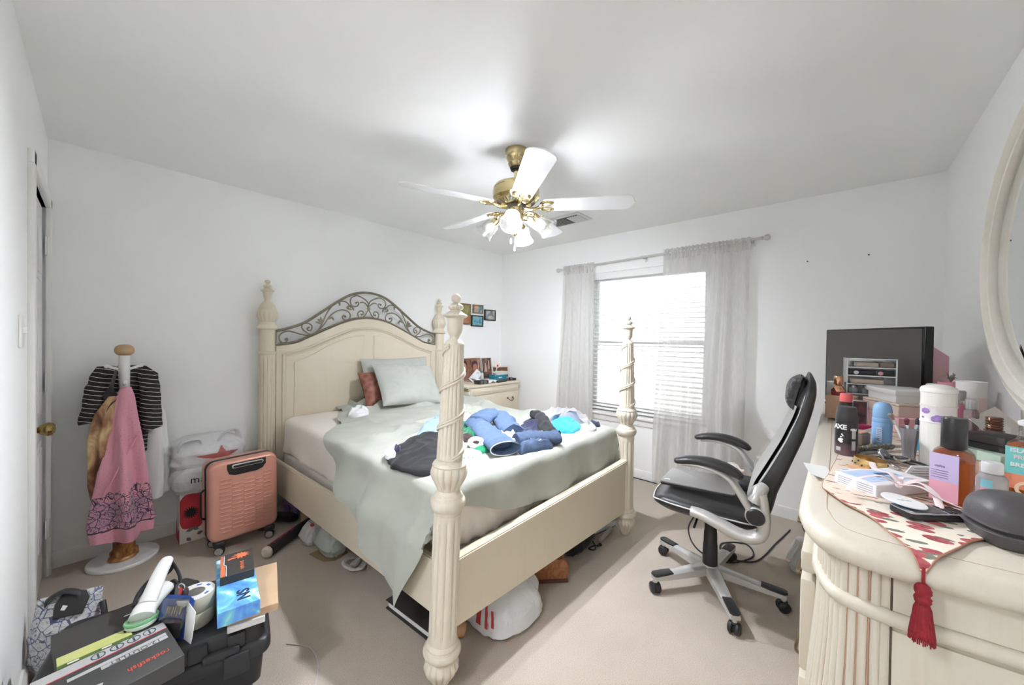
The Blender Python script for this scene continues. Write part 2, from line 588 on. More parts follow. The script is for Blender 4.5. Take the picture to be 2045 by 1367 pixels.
for nm, z0, z1, x in (('lower_sash', WZ0 + .035, ZM + .025, .10), ('upper_sash', ZM - .02, WZ1 - .035, .125)):
    m = MB(M_vinyl); rect_frame(m, x, WY0 + .035, WY1 - .035, z0, z1, .042, .026); s = put(m, nm, win)
    m = MB(M_pane); m.box((x, (WY0 + WY1) / 2, (z0 + z1) / 2), (.004, WY1 - WY0 - .15, z1 - z0 - .08)); put(m, 'pane', s)
m = MB(M_trim)
m.box((.025, (WY0 + WY1) / 2, WZ0 - .012), (.13, WY1 - WY0 + .10, .026), bev=.008)
m.box((-.008, (WY0 + WY1) / 2, WZ0 - .055), (.016, WY1 - WY0 + .04, .06), bev=.005)
put(m, 'window_sill', win)

# venetian blind
M_slat = mat('blind_slat', (238, 238, 236), .5)
t = NT('blind_slat_translucent')
_tl = t.n('ShaderNodeBsdfTranslucent', {0: S(240, 240, 238)})
_mx = t.n('ShaderNodeMixShader', {0: .12, 1: t.p.outputs[0], 2: _tl.outputs[0]})
t.set(Base_Color=S(240, 240, 238), Roughness=.45)
t.link(_mx.outputs[0], t.t.nodes['Material Output'].inputs[0])
M_slat_t = t.m
bl = thing('window_blind', 'white slatted blind lowered over the bright window', 'blind', (.045, (WY0 + WY1) / 2, WZ0 + .02))
yc, yw = (WY0 + WY1) / 2, WY1 - WY0 - .03
m = MB(M_slat); m.box((.045, yc, WZ1 - .028), (.045, yw, .042), bev=.004)
m.box((.02, yc, WZ1 - .035), (.006, yw, .07), bev=.002); put(m, 'head_rail', bl)
m = MB(M_slat_t)
nsl = 30
for i in range(nsl):
    z = lerp(WZ0 + .06, WZ1 - .085, i / (nsl - 1))
    tilt = .16
    m.box((0, 0, 0), (.05, yw, .0028), T(.045, yc, z) @ RY(-tilt), bev=.0012, seg=1)
put(m, 'slats', bl)
m = MB(M_slat); m.box((.045, yc, WZ0 + .028), (.05, yw, .018), bev=.004); put(m, 'bottom_rail', bl)
m = MB(M_slat)
for q in (-.46, 0, .46):
    for x in (.021, .069): m.cyl((x, yc + q, WZ0 + .03), (x, yc + q, WZ1 - .05), .0013, 6)
put(m, 'ladder_cord', bl)
m = MB(M_slat); m.cyl((.01, WY1 - .13, WZ1 - .06), (.01, WY1 - .135, 1.25), .003, 8); put(m, 'tilt_wand', bl)

# a bare tree in the daylight outside
M_bark = mat('pale_bark', (150, 146, 140), .9, col2=(120, 116, 110), vs=9, bump=.5, bs=20)
rng = random.Random(4)
m = MB(M_bark)
def branch(p, d, ln, r, k):
    q = [p]
    for i in range(5):
        d = (d + Vector((rng.uniform(-.2, .2), rng.uniform(-.25, .25), rng.uniform(-.12, .14)))).normalized()
        q.append(q[-1] + d * ln / 5)
    m.tube(q, [r * (1 - .13 * i) for i in range(6)], 6)
    if k:
        for i in (2, 3, 4, 5):
            e = (d + Vector((rng.uniform(-.4, .4), rng.uniform(-1, 1), rng.uniform(-.3, .7)))).normalized()
            branch(q[i], e, ln * .62, r * .5, k - 1)
branch(Vector((4.2, -2.6, 0)), Vector((0, .05, 1)), 2.6, .11, 0)
branch(Vector((4.2, -2.45, 2.5)), Vector((-.1, .8, .35)), 2.3, .05, 2)
branch(Vector((4.2, -2.5, 2.5)), Vector((.1, -.3, 1)), 1.8, .05, 2)
branch(Vector((4.2, -2.6, 2.0)), Vector((0, -.8, .5)), 1.6, .045, 2)
solo(m, 'bare_tree', 'bare branches of a tree seen through the top of the blind', 'tree')
# ground outside
m = MB(mat('pale_paving', (214, 210, 202), .9, col2=(196, 192, 184), vs=2)); m.box((6.3, -2, -.45), (12, 16, .1)); o = struct(m, 'ground')

# curtain rod and the two voile panels
M_rod = mat('brushed_rod', (206, 203, 198), .4, .3)
rod = thing('curtain_rod', 'pale curtain rod with ball ends above the window', 'curtain rod', (-.075, -1.93, 2.13))
ra, rb = Vector((-.075, -.985, 2.128)), Vector((-.075, -2.865, 2.168))
m = MB(M_rod); m.cyl(ra, rb, .0095, 14); put(m, 'pole', rod)
for p, q in ((ra, ra - rb), (rb, rb - ra)):
    q = q.normalized()
    m = MB(M_rod); Z = T(*p) @ Vector((0, 0, 1)).rotation_difference(q).to_matrix().to_4x4()
    m.lathe([(.0095, 0), (.014, .004), (.014, .01), (.009, .016), (.018, .024), (.024, .038), (.021, .052), (.011, .06), (0, .063)], 20, Z); put(m, 'finial', rod)
for f in (.03, .5, .965):
    p = ra.lerp(rb, f)
    m = MB(M_rod); m.box((-.004, p.y, p.z - .01), (.008, .022, .05), bev=.002); m.box((-.04, p.y, p.z - .012), (.075, .012, .008), bev=.002)
    m.tube([(-.075 + .0125 * cos(a), p.y, p.z + .0125 * sin(a)) for a in [pi * (1 + k / 8) for k in range(9)]], .003, 6); put(m, 'bracket', rod)
def curtain(name, label, ya, yb, zb, nf, mt, seed, yab, ybb):
    """ya..yb along the rod; yab..ybb at the hem"""
    m = MB(mt)
    def fn(u, v):
        zt = lerp(ra.z, rb.z, ((ya + yb) / 2 - ra.y) / (rb.y - ra.y)) + .028
        a, b = lerp(ya, yab, smooth01(v)), lerp(yb, ybb, smooth01(v))
        uu = u + .018 * sin(2 * pi * u * 2.3 + seed)
        y = lerp(a, b, uu) + .012 * nz(u * 5, v * 2, seed) * v
        amp = (.016 + .02 * smooth01(v * 1.4)) * (.55 + .6 * abs(nz(u * 3, .5, seed + 2)))
        ph = nf * 2 * pi * (u + .05 * nz(u * 4, v * 1.2, seed))
        x = -.075 + amp * sin(ph) + .006 * nz(u * 14, v * 3, seed + 1)
        if v < .03: x = -.075 + .016 * sin(nf * 3 * 2 * pi * u)
        z = lerp(zt, zb, v)
        return (x - .014, y, z)
    m.grid(fn, 120, 44)
    o = solo(m, name, label, 'curtain', 'sheer curtains at the window')
    return o
M_voile = sheer('voile', (226, 224, 221), .34)
curtain('curtain', 'sheer curtain panel left of the window, behind the bed corner', -1.015, -1.405, .05, 4, M_voile, 1, -.93, -1.42)
curtain('curtain', 'sheer curtain panel on the right of the window, behind the office chair', -2.13, -2.79, .035, 6, M_voile, 5, -2.06, -2.77)

# nails in the window wall
M_dark = mat('dark_metal', (70, 68, 66), .4, .7)
for y, z, w in ((-3.15, 1.96, 'left'), (-3.48, 1.965, 'right')):
    m = MB(M_dark); m.cyl((0, y, z), (-.012, y, z), .0022, 8); m.cyl((-.012, y, z), (-.014, y, z), .005, 10)
    solo(m, 'nail', f'small dark nail in the wall right of the curtain, the {w} one of two', 'nail')

# ceiling vent
M_vent = mat('vent_enamel', (226, 226, 223), .45)
M_slot = mat('vent_dark', (120, 118, 114), .8)
v = thing('ceiling_vent', 'white rectangular air vent in the ceiling behind the fan', 'vent', (-.7, -1.45, H))
m = MB(M_vent)
m.box((-.7, -1.45, H - .005), (.24, .42, .01), bev=.004); put(m, 'vent_frame', v)
m = MB(M_slot); m.box((-.7, -1.45, H - .012), (.17, .35, .006)); put(m, 'vent_opening', v)
m = MB(M_vent)
for k in range(9):
    y = -1.45 + .155 - k * .022
    m.box((0, 0, 0), (.17, .02, .0015), T(-.7, y, H - .017) @ RX(.5))
for k in range(5):
    y = -1.45 - .075 - k * .024
    m.box((0, 0, 0), (.17, .016, .0015), T(-.7, y, H - .018) @ RX(-.7))
put(m, 'louvres', v)

# ------------------------------------------------------------------ ceiling fan
FX, FY = -1.93, -1.93
fan = thing('ceiling_fan', 'brass ceiling fan with five white blades and four lamps', 'ceiling fan', (FX, FY, 2.44))
F = T(FX, FY, 0)
m = MB(M_brass)
m.lathe([(.03, 2.335), (.042, 2.345), (.05, 2.36), (.047, 2.372), (.056, 2.384), (.064, 2.40), (.067, 2.42), (.066, 2.44)], 40, F); put(m, 'canopy', fan)
M_black_m = mat('black_collar', (52, 48, 42), .5)
m = MB(M_black_m); m.lathe([(.016, 2.322), (.034, 2.326), (.038, 2.338), (.028, 2.345)], 28, F); put(m, 'collar', fan)
m = MB(M_brass); m.lathe([(.0135, 2.25), (.0135, 2.33)], 20, F); put(m, 'downrod', fan)
m = MB(M_brass)
m.lathe([(.05, 2.118), (.085, 2.122), (.118, 2.146), (.129, 2.158), (.134, 2.162), (.134, 2.206), (.13, 2.212), (.132, 2.217), (.124, 2.232), (.09, 2.244), (.045, 2.25), (.03, 2.262), (.018, 2.268), (.014, 2.27)], 56, F)
mh = put(m, 'motor_housing', fan)
m = MB(M_black_m)
for k in range(40):
    a = 2 * pi * k / 40
    m.box((0, 0, 0), (.03, .0035, .003), F @ RZ(a) @ T(.1, 0, 2.1325) @ RY(-.63))
put(m, 'vent_slots', mh)
m = MB(M_black_m); m.lathe([(.056, 2.1), (.06, 2.108), (.058, 2.12)], 30, F); put(m, 'rotor_plate', fan)
M_blade = mat('white_blade', (240, 240, 240), .22, spec=.6)
ZB = 2.118
for k in range(5):
    a = radians(15 + 72 * k)
    B = F @ RZ(a) @ T(0, 0, ZB) @ RX(radians(-12))
    m = MB(M_blade)
    out = [(.165, -.054), (.2, -.058), (.62, -.07), (.642, -.058), (.655, -.03), (.665, 0), (.655, .03), (.642, .058), (.62, .07), (.2, .058), (.165, .054), (.15, .03), (.15, -.03)]
    m.prism(out, .006, B @ T(0, 0, -.003), bev=.0015, seg=1); put(m, 'blade', fan)
    m = MB(M_brass)
    C2 = F @ RZ(a)
    m.tube([C2 @ Vector(p) for p in ((.05, 0, 2.108), (.085, 0, 2.098), (.115, 0, 2.10), (.145, 0, ZB - .006))], [.011, .009, .009, .012], 10)
    for s in (-1, 1):
        m.tube([B @ Vector(p) for p in spline([(.14, 0, -.006), (.15, s * .03, -.007), (.175, s * .045, -.007), (.2, s * .04, -.007), (.215, s * .025, -.007)], 4)], [.008] * 16 + [.004], 8)
        m.tube([B @ Vector(p) for p in spline([(.145, 0, -.006), (.175, s * .008, -.009), (.205, s * .016, -.007)], 4)], .0045, 8)
    m.ball((0, 0, 0), .016, 14, (1, 1, .5), B @ T(.15, 0, -.008))
    put(m, 'blade_bracket', fan)
m = MB(M_brass)
m.lathe([(0, 1.945), (.008, 1.947), (.012, 1.955), (.01, 1.962), (.022, 1.968), (.026, 1.98), (.026, 2.02), (.03, 2.025), (.042, 2.035), (.045, 2.05), (.045, 2.085), (.05, 2.1)], 36, F); put(m, 'light_kit', fan)

def glass_ribbed():
    t = NT('ribbed_shade_glass')
    nodes = t.t.nodes
    tr = t.n('ShaderNodeBsdfTransparent', {0: (.93, .93, .91, 1)})
    gl = t.n('ShaderNodeBsdfGlossy', {'Roughness': .12})
    df = t.n('ShaderNodeBsdfTranslucent', {0: S(235, 235, 230)})
    lw = t.n('ShaderNodeLayerWeight', {0: .5})
    a = t.n('ShaderNodeMixShader', {0: .45, 1: gl.outputs[0], 2: df.outputs[0]})
    f = t.math('ADD', t.math('MULTIPLY', lw.outputs['Facing'], .75), .14)
    mx = t.n('ShaderNodeMixShader', {0: f, 1: tr.outputs[0], 2: a.outputs[0]})
    t.link(mx.outputs[0], nodes['Material Output'].inputs[0]); nodes.remove(t.p)
    return t.m
def glass_lit():
    t = NT('frosted_lit_glass')
    nodes = t.t.nodes
    tr = t.n('ShaderNodeBsdfTransparent', {0: (1, 1, 1, 1)})
    df = t.n('ShaderNodeBsdfTranslucent', {0: S(250, 250, 248)})
    mx = t.n('ShaderNodeMixShader', {0: .82, 1: tr.outputs[0], 2: df.outputs[0]})
    t.link(mx.outputs[0], nodes['Material Output'].inputs[0]); nodes.remove(t.p)
    return t.m
M_shade, M_shade_lit = glass_ribbed(), glass_lit()
M_bulb_on = mat('lit_bulb', (240, 245, 255), .4, emit=BULB)
M_bulb_off = mat('unlit_bulb', (236, 236, 230), .25)
for ang, lit, tilt in ((214, True, 40), (25, True, 38), (115, False, 48), (295, False, 48)):
    A = F @ RZ(radians(ang))
    m = MB(M_brass)
    m.tube([A @ Vector(p) for p in spline([(.035, 0, 2.05), (.07, 0, 2.075), (.105, 0, 2.07), (.118, 0, 2.045)], 5)], .0065, 10)
    put(m, 'lamp_arm', fan)
    G = A @ T(.116, 0, 2.045) @ RY(radians(180 - tilt))
    m = MB(M_brass); m.lathe([(0, -.012), (.014, -.01), (.024, 0), (.026, .022), (.022, .024)], 24, G); put(m, 'lamp_socket', fan)
    m = MB(M_shade_lit if lit else M_shade)
    m.lathe([(.024, .018), (.034, .024), (.04, .034), (.042, .055), (.044, .075), (.05, .095), (.06, .112), (.058, .112), (.048, .096), (.042, .075), (.04, .055), (.038, .036), (.024, .02)], 48, G,
            fn=lambda a, z, r: r * (1 + .018 * cos(24 * a)))
    sh = put(m, 'lamp_shade', fan)
    m = MB(M_bulb_on if lit else M_bulb_off)
    m.lathe([(.012, .02), (.015, .03), (.026, .05), (.03, .066), (.027, .082), (.016, .094), (0, .098)], 24, G); put(m, 'bulb', fan)
M_fob = mat('white_fob', (240, 240, 236), .4)
for (x, y), z1 in (((.018, .022), 1.865), ((-.03, .008), 1.895)):
    m = MB(M_brass); m.cyl((FX + x, FY + y, z1 + .03), (FX + x, FY + y, 1.985), .0014, 6); c = put(m, 'pull_chain', fan)
    m = MB(M_fob); m.lathe([(0, 0), (.005, .002), (.0065, .012), (.005, .026), (.002, .034)], 14, T(FX + x, FY + y, z1)); put(m, 'fob', c)

# ------------------------------------------------------------------ four-poster bed
def antique(name, col, col2, glaze, rough=.36, plain=.42):
    t = NT(name)
    g = t.noise(5, 5, .65, vec=t.mapping((14, 14, 1.1)), dist=.4).outputs[0]
    b = t.noise(2.2, 3, .5).outputs[0]
    c = t.ramp(g, [(.3, S(glaze)), (.46, S(col2)), (.66, S(col))])
    c = t.mix(t.math('ADD', t.math('MULTIPLY', b, .4), plain), c, S(col))
    t.set(Base_Color=c, Roughness=rough)
    t.bump(g, .06, .002)
    return t.m
M_cream = antique('cream_post_finish', (223, 214, 197), (213, 202, 183), (198, 180, 158))
M_board = antique('cream_board_finish', (219, 208, 187), (212, 199, 176), (202, 186, 160), .42, .62)
M_iron = mat('grey_iron', (128, 122, 108), .45, .55, col2=(146, 138, 120), vs=20)
bed = thing('four_poster_bed', 'cream four poster bed with scrolled iron crest and twisted foot posts', 'bed', (-1.875, -1.15, 0))

def flute(n, depth, z0=-9, z1=9):
    def fn(a, z, r):
        if not z0 <= z <= z1: return r
        e = min(1, (z - z0) / .02, (z1 - z) / .02)
        return r - depth * e * (1 - abs(cos(n * a / 2)) ** .6)
    return fn
def reed(n, depth, z0, z1):
    def fn(a, z, r):
        if not z0 <= z <= z1: return r
        e = sin(pi * (z - z0) / (z1 - z0)) ** .5
        return r - depth * e * (1 - abs(sin(n * a / 2)) ** .55)
    return fn
def dense(prof, step=.008):
    out = [prof[0]]
    for (r0, z0), (r1, z1) in zip(prof, prof[1:]):
        k = max(1, int(abs(z1 - z0) / step))
        for i in range(1, k + 1): out.append((lerp(r0, r1, i / k), lerp(z0, z1, i / k)))
    return out
def smooth_prof(pts, n=5): return [(max(0, p.x), p.y) for p in spline(pts, n)]

def foot_post(M):
    m = MB(M_cream)
    foot = smooth_prof([(.024, 0), (.03, .012), (.045, .04), (.064, .07), (.068, .088), (.058, .108), (.047, .118)], 6)
    m.lathe(foot, 112, M, reed(14, .009, .008, .112))
    m.lathe(smooth_prof([(.047, .118), (.055, .124), (.069, .134), (.073, .146), (.069, .158), (.06, .164), (.062, .172), (.055, .186)], 5), 48, M)
    m.lathe(dense([(.054, .185), (.053, .68)]), 120, M, flute(10, .0065, .20, .665))
    m.lathe(smooth_prof([(.052, .68), (.055, .692), (.062, .70), (.067, .716), (.066, .732), (.058, .742), (.055, .75), (.046, .758), (.042, .77)], 5), 48, M)
    m.lathe(smooth_prof([(.042, .768), (.05, .785), (.066, .815), (.072, .838), (.066, .858), (.058, .868)], 6), 112, M, reed(14, .008, .776, .862))
    m.lathe(smooth_prof([(.06, .862), (.066, .866), (.058, .878), (.05, .884), (.051, .892)], 4), 48, M)
    m.lathe(dense([(.0505, .892), (.049, .96), (.045, 1.12), (.0375, 1.325)], .012), 140, M, flute(17, .0045, .898, 1.32))
    p = put(m, 'bed_post', bed)
    m = MB(M_cream)
    pts = []
    for k in range(121):
        q = k / 120
        z = lerp(.893, 1.318, q)
        r = table([(.892, .0505), (.96, .049), (1.12, .045), (1.325, .0375)], z) + .0022
        a = 2 * pi * 2.9 * q + 3.6
        pts.append(M @ Vector((r * cos(a), r * sin(a), z)))
    m.tube(pts, .0052, 8); m.tube([v + Vector((0, 0, .0105)) for v in pts], .0046, 8)
    put(m, 'twist_rope', p)
    m = MB(M_cream)
    m.lathe(smooth_prof([(.0375, 1.324), (.038, 1.332), (.03, 1.342), (.019, 1.352), (.018, 1.36), (.024, 1.37), (.029, 1.385), (.03, 1.40), (.031, 1.424), (.034, 1.43), (.045, 1.436), (.046, 1.442), (.036, 1.448), (.024, 1.456), (.017, 1.463)], 4), 40, M)
    m.lathe(smooth_prof([(.018, 1.461), (.026, 1.465), (.0295, 1.472), (.026, 1.48), (.016, 1.486), (.009, 1.489)], 5), 60, M, reed(12, .003, 1.462, 1.486))
    m.ball((0, 0, 1.506), .0185, 24, M=M)
    put(m, 'finial', p)
lean = T(-2.652, -2.212, 0) @ RX(radians(1.0)) @ RY(radians(1.2))
foot_post(lean @ RZ(.6))
foot_post(T(-1.078, -2.240, 0) @ RZ(.4))

def head_post(x):
    M = T(x, -.085, 0)
    m = MB(M_board)
    m.box((x, -.085, .06), (.12, .075, .12), bev=.004)
    m.lathe(dense([(.056, .12), (.056, 1.205)], .02), 96, M, flute(12, .006, .14, 1.185))
    m.lathe(smooth_prof([(.056, 1.203), (.062, 1.21), (.064, 1.218), (.06, 1.226), (.053, 1.232), (.052, 1.26), (.052, 1.385), (.058, 1.392), (.068, 1.398), (.069, 1.408), (.06, 1.42), (.054, 1.43), (.05, 1.452)], 4), 48, M)
    p = put(m, 'bed_post', bed)
    m = MB(M_board)
    m.lathe(smooth_prof([(.05, 1.45), (.06, 1.468), (.07, 1.495), (.069, 1.52), (.058, 1.548)], 6), 96, M, reed(14, .007, 1.454, 1.542))
    m.lathe(smooth_prof([(.06, 1.54), (.055, 1.565), (.042, 1.59), (.026, 1.608), (.02, 1.618), (.023, 1.63), (.028, 1.645), (.03, 1.66), (.034, 1.678), (.043, 1.684), (.044, 1.692), (.034, 1.699), (.024, 1.708), (.026, 1.716), (.03, 1.722), (.026, 1.73), (.012, 1.737), (.011, 1.742), (.018, 1.75), (.018, 1.762), (.009, 1.77), (0, 1.772)], 4), 40, M)
    put(m, 'finial', p)
head_post(-2.68); head_post(-1.07)

XC = -1.875
TOP = [(0, 1.752), (.06, 1.749), (.16, 1.722), (.265, 1.66), (.41, 1.553), (.545, 1.457), (.67, 1.406), (.75, 1.384)]
LOW = [(0, 1.512), (.06, 1.508), (.16, 1.49), (.265, 1.452), (.41, 1.385), (.53, 1.325), (.62, 1.287), (.75, 1.268)]
MOU = [(0, 1.426), (.06, 1.424), (.16, 1.41), (.265, 1.37), (.41, 1.305), (.545, 1.246), (.70, 1.203)]
INN = [(.05, 1.36), (.2, 1.332), (.36, 1.268), (.5, 1.187), (.62, 1.138)]
def half_curve(tab):
    s = spline([(d, z) for d, z in tab], 5)
    return [(p.x, p.y) for p in s]
def full_curve(tab):
    h = half_curve(tab)
    return [(XC - d, z) for d, z in reversed(h)] + [(XC + d, z) for d, z in h[1:]]
XZ = Matrix(((1, 0, 0, 0), (0, 0, -1, 0), (0, 1, 0, 0), (0, 0, 0, 1)))    # xy polygon stood up in the xz plane, thickness towards -y
m = MB(M_board)
m.prism([(XC - .75, .22), (XC + .75, .22)] + [(x, z) for x, z in reversed(full_curve(LOW))], .042, T(0, -.062, 0) @ XZ, bev=.004)
hb = put(m, 'headboard', bed)
m = MB(M_board)
path = [(XC - .70, .40)] + full_curve(MOU) + [(XC + .70, .40)]
m.tube([(x, -.106, z) for x, z in path], .011, 8, up=(0, -1, 0)); m.tube([(lerp(XC, x, .98), -.105, z - .017 if z > .5 else z) for x, z in path], .006, 8, up=(0, -1, 0))
put(m, 'arched_moulding', hb)
for s in (-1, 1):
    c = half_curve(INN)
    poly = [(XC + s * d, z) for d, z in c] + [(XC + s * .62, .45), (XC + s * .05, .45)]
    if s > 0: poly = poly[::-1]
    m = MB(M_board)
    m.prism(poly, .01, T(0, -.103, 0) @ XZ, bev=.006)
    m.tube([(x, -.106, z) for x, z in (poly if s < 0 else poly)] , .006, 8, closed=True, up=(0, -1, 0))
    put(m, 'raised_panel', hb)
# iron crest
m = MB(M_iron)
CY = -.085
tc, lc = full_curve(TOP), [(x, z + .012) for x, z in full_curve(LOW)]
m.tube([(x, CY, z) for x, z in tc], .011, 8, flat=(1, 1.5), up=(0, -1, 0))
m.tube([(x, CY, z) for x, z in lc], .009, 8, flat=(1, 1.3), up=(0, -1, 0))
for e in (0, -1): m.tube([(lc[e][0], CY, lc[e][1]), (tc[e][0], CY, tc[e][1])], .009, 8)
crest = put(m, 'iron_crest', bed)
SCR = dict(
 a=[(.492, 1.356), (.546, 1.357), (.607, 1.373), (.657, 1.386), (.698, 1.376), (.723, 1.348), (.722, 1.316), (.702, 1.293), (.677, 1.298), (.663, 1.317), (.672, 1.33), (.68, 1.321)],
 b=[(.51, 1.356), (.456, 1.376), (.41, 1.447), (.373, 1.538), (.325, 1.611), (.276, 1.65), (.215, 1.655), (.178, 1.627), (.167, 1.602)],
 c=[(.447, 1.377), (.492, 1.361), (.537, 1.384), (.564, 1.417), (.555, 1.446), (.52, 1.454), (.488, 1.434), (.493, 1.4), (.515, 1.395), (.524, 1.412), (.511, 1.419)],
 d=[(.456, 1.381), (.4, 1.437), (.353, 1.509), (.305, 1.557), (.245, 1.581), (.188, 1.569), (.169, 1.534), (.182, 1.502), (.218, 1.495), (.239, 1.515), (.229, 1.534), (.214, 1.526)],
 e=[(0, 1.614), (.01, 1.667), (.055, 1.7), (.11, 1.717), (.158, 1.696), (.17, 1.659), (.152, 1.624), (.114, 1.621), (.093, 1.644), (.104, 1.661), (.12, 1.652)],
 f=[(0, 1.608), (.021, 1.644), (.055, 1.663), (.082, 1.656)],
 g=[(0, 1.603), (.031, 1.547), (.064, 1.518), (.092, 1.527), (.1, 1.559), (.081, 1.581), (.054, 1.578), (.05, 1.554), (.065, 1.55)])
LEAF = [[(.41, 1.451), (.424, 1.476), (.443, 1.492)], [(.41, 1.451), (.415, 1.486), (.42, 1.51)], [(.358, 1.498), (.329, 1.51), (.309, 1.486)],
        [(.296, 1.638), (.266, 1.646), (.265, 1.615)], [(.178, 1.622), (.194, 1.602), (.157, 1.587)], [(.168, 1.633), (.146, 1.603), (.141, 1.583)], [(.41, 1.451), (.43, 1.462), (.46, 1.466)]]
for s in (-1, 1):
    m = MB(M_iron)
    for k, q in SCR.items():
        P = spline([(XC + s * d, CY, z) for d, z in q], 6)
        m.tube(P, [.0055] * (len(P) - 8) + [.0055 - .0002 * i for i in range(8)], 8)
        if k not in 'bf': m.ball(P[-1], .009, 10)
    for q in LEAF:
        P = spline([(XC + s * d, CY, z) for d, z in q], 6)
        m.tube(P, [.004 + .006 * sin(pi * (.15 + .85 * i / (len(P) - 1))) for i in range(len(P))], 8, flat=(1, .6), up=(0, -1, 0))
    put(m, 'scrollwork', crest)
m = MB(M_iron); m.box((XC, CY, 1.606), (.03, .022, .012), bev=.003); put(m, 'scroll_clasp', crest)

# rails
def board(name, a, b, z0a, z1a, z0b, z1b, th, n, cap=0):
    """a board from a to b (xy), its lower and upper edge heights at each end; n = outward direction"""
    a, b, n = Vector((*a, 0)), Vector((*b, 0)), Vector(n)
    m = MB(M_board)
    def slab(th, off, za0, za1, zb0, zb1):
        bm = bmesh.new()
        vs = []
        for p, z0, z1 in ((a, za0, za1), (b, zb0, zb1)):
            for q, z in ((off, z0), (off - th, z0), (off - th, z1), (off, z1)):
                v = p + n * q; vs.append(bm.verts.new((v.x, v.y, z)))
        for f in ((0, 1, 2, 3), (4, 7, 6, 5), (0, 4, 5, 1), (1, 5, 6, 2), (2, 6, 7, 3), (3, 7, 4, 0)): bm.faces.new([vs[i] for i in f])
        bmesh.ops.recalc_face_normals(bm, faces=list(bm.faces))
        bmesh.ops.bevel(bm, geom=list(bm.edges), offset=.005, segments=2, affect='EDGES')
        m.merge(bm)
    slab(th, 0, z0a, z1a, z0b, z1b)
    if cap: slab(th + cap, cap * .8, z1a - .022, z1a + .012, z1b - .022, z1b + .012)
    return put(m, name, bed)
board('side_rail', (-2.655, -.12), (-2.655, -2.17), .175, .418, .252, .475, .028, (-1, 0, 0))
board('side_rail', (-1.075, -.12), (-1.075, -2.19), .175, .418, .2, .49, .028, (1, 0, 0))
board('foot_rail', (-2.60, -2.235), (-1.12, -2.262), .205, .475, .165, .52, .034, (0, -1, 0), .016)

# box spring and mattress with its fitted sheet
MX0, MX1, MY0, MY1, MZ = -2.592, -1.128, -2.15, -.118, .728
M_fitted = NT('cream_fitted_sheet')
M_fitted.set(Base_Color=S(238, 230, 219), Roughness=.85)
M_fitted.p.inputs['Sheen Weight'].default_value = .15
M_fitted.bump(M_fitted.noise(9, 4, .6, vec=M_fitted.mapping((1, 1, .5))).outputs[0], .35, .02)
M_fitted = M_fitted.m
M_box = mat('white_box_spring', (232, 226, 220), .9, bump=.2, bs=90)
def rr_path(u, hx, hy, r):
    """point and outward direction on a rounded rectangle's outline, u 0..1"""
    per = [2 * (hx - r), pi * r / 2, 2 * (hy - r), pi * r / 2] * 2
    tot = sum(per); s = u % 1 * tot
    cs = [(-hx + r, -hy, 0), (hx - r, -hy + r, 1), (hx, -hy + r, 2), (hx - r, hy - r, 3), (hx - r, hy, 4), (-hx + r, hy - r, 5), (-hx, hy - r, 6), (-hx + r, -hy + r, 7)]
    for k in range(8):
        if s <= per[k] or k == 7:
            x, y, _ = cs[k]
            if k == 0: return Vector((x + s, y, 0)), Vector((0, -1, 0))
            if k == 2: return Vector((x, y + s, 0)), Vector((1, 0, 0))
            if k == 4: return Vector((x - s, y, 0)), Vector((0, 1, 0))
            if k == 6: return Vector((x, y - s, 0)), Vector((-1, 0, 0))
            a = -pi / 2 + (k - 1) / 2 * pi / 2 + s / r
            n = Vector((cos(a), sin(a), 0)); return Vector((x, y, 0)) + n * r, n
        s -= per[k]
m = MB(M_box); m.box(((MX0 + MX1) / 2, (MY0 + MY1) / 2, .35), (MX1 - MX0 - .02, MY1 - MY0 - .03, .2), bev=.03, seg=3)
solo(m, 'box_spring', 'white box spring between the cream bed rails under the mattress', 'box spring')
m = MB(M_fitted)
hx, hy = (MX1 - MX0) / 2, (MY1 - MY0) / 2
cx, cy = (MX0 + MX1) / 2, (MY0 + MY1) / 2
rows = [(.0, MZ - .002, 0), (.25, MZ, 0), (.5, MZ, 0), (.75, MZ - .001, 0), (.9, MZ - .004, 0), (.965, MZ - .012, 0), (.99, MZ - .028, .1), (1, MZ - .05, .25), (1.002, MZ - .09, .5), (1.002, MZ - .14, .75), (1.001, MZ - .19, 1), (1.0, MZ - .225, 1.4), (1.004, MZ - .245, 2.0), (.998, MZ - .262, 2.4), (.985, MZ - .272, 1.5)]
N = 420
vs, fs = [], []
for k, z, w in rows:
    for i in range(N):
        p, n = rr_path(i / N, hx, hy, .1)
        q = p * k if k < 1 else p
        s = i / N * 7.0
        f = .012 * w * (noise.noise(Vector((s * 9, z * 3, 1))) + .6 * noise.noise(Vector((s * 23, z * 2, 4))))
        vs.append((cx + q.x + n.x * f, cy + q.y + n.y * f, z + (.006 * w * noise.noise(Vector((s * 17, 2, 8))) if w > 1 else 0)))
for j in range(1, len(rows) - 1):
    for i in range(N): fs.append((j * N + i, j * N + (i + 1) % N, (j + 1) * N + (i + 1) % N, (j + 1) * N + i))
vs2 = vs
fs.append(tuple(range(N, 2 * N)))
fs.append(tuple((len(rows) - 1) * N + i for i in range(N)))
m.add(vs2, fs)
mt = put(m, 'mattress', ang=60)
tag(mt, 'mattress in a cream fitted sheet on the four poster bed', 'mattress')

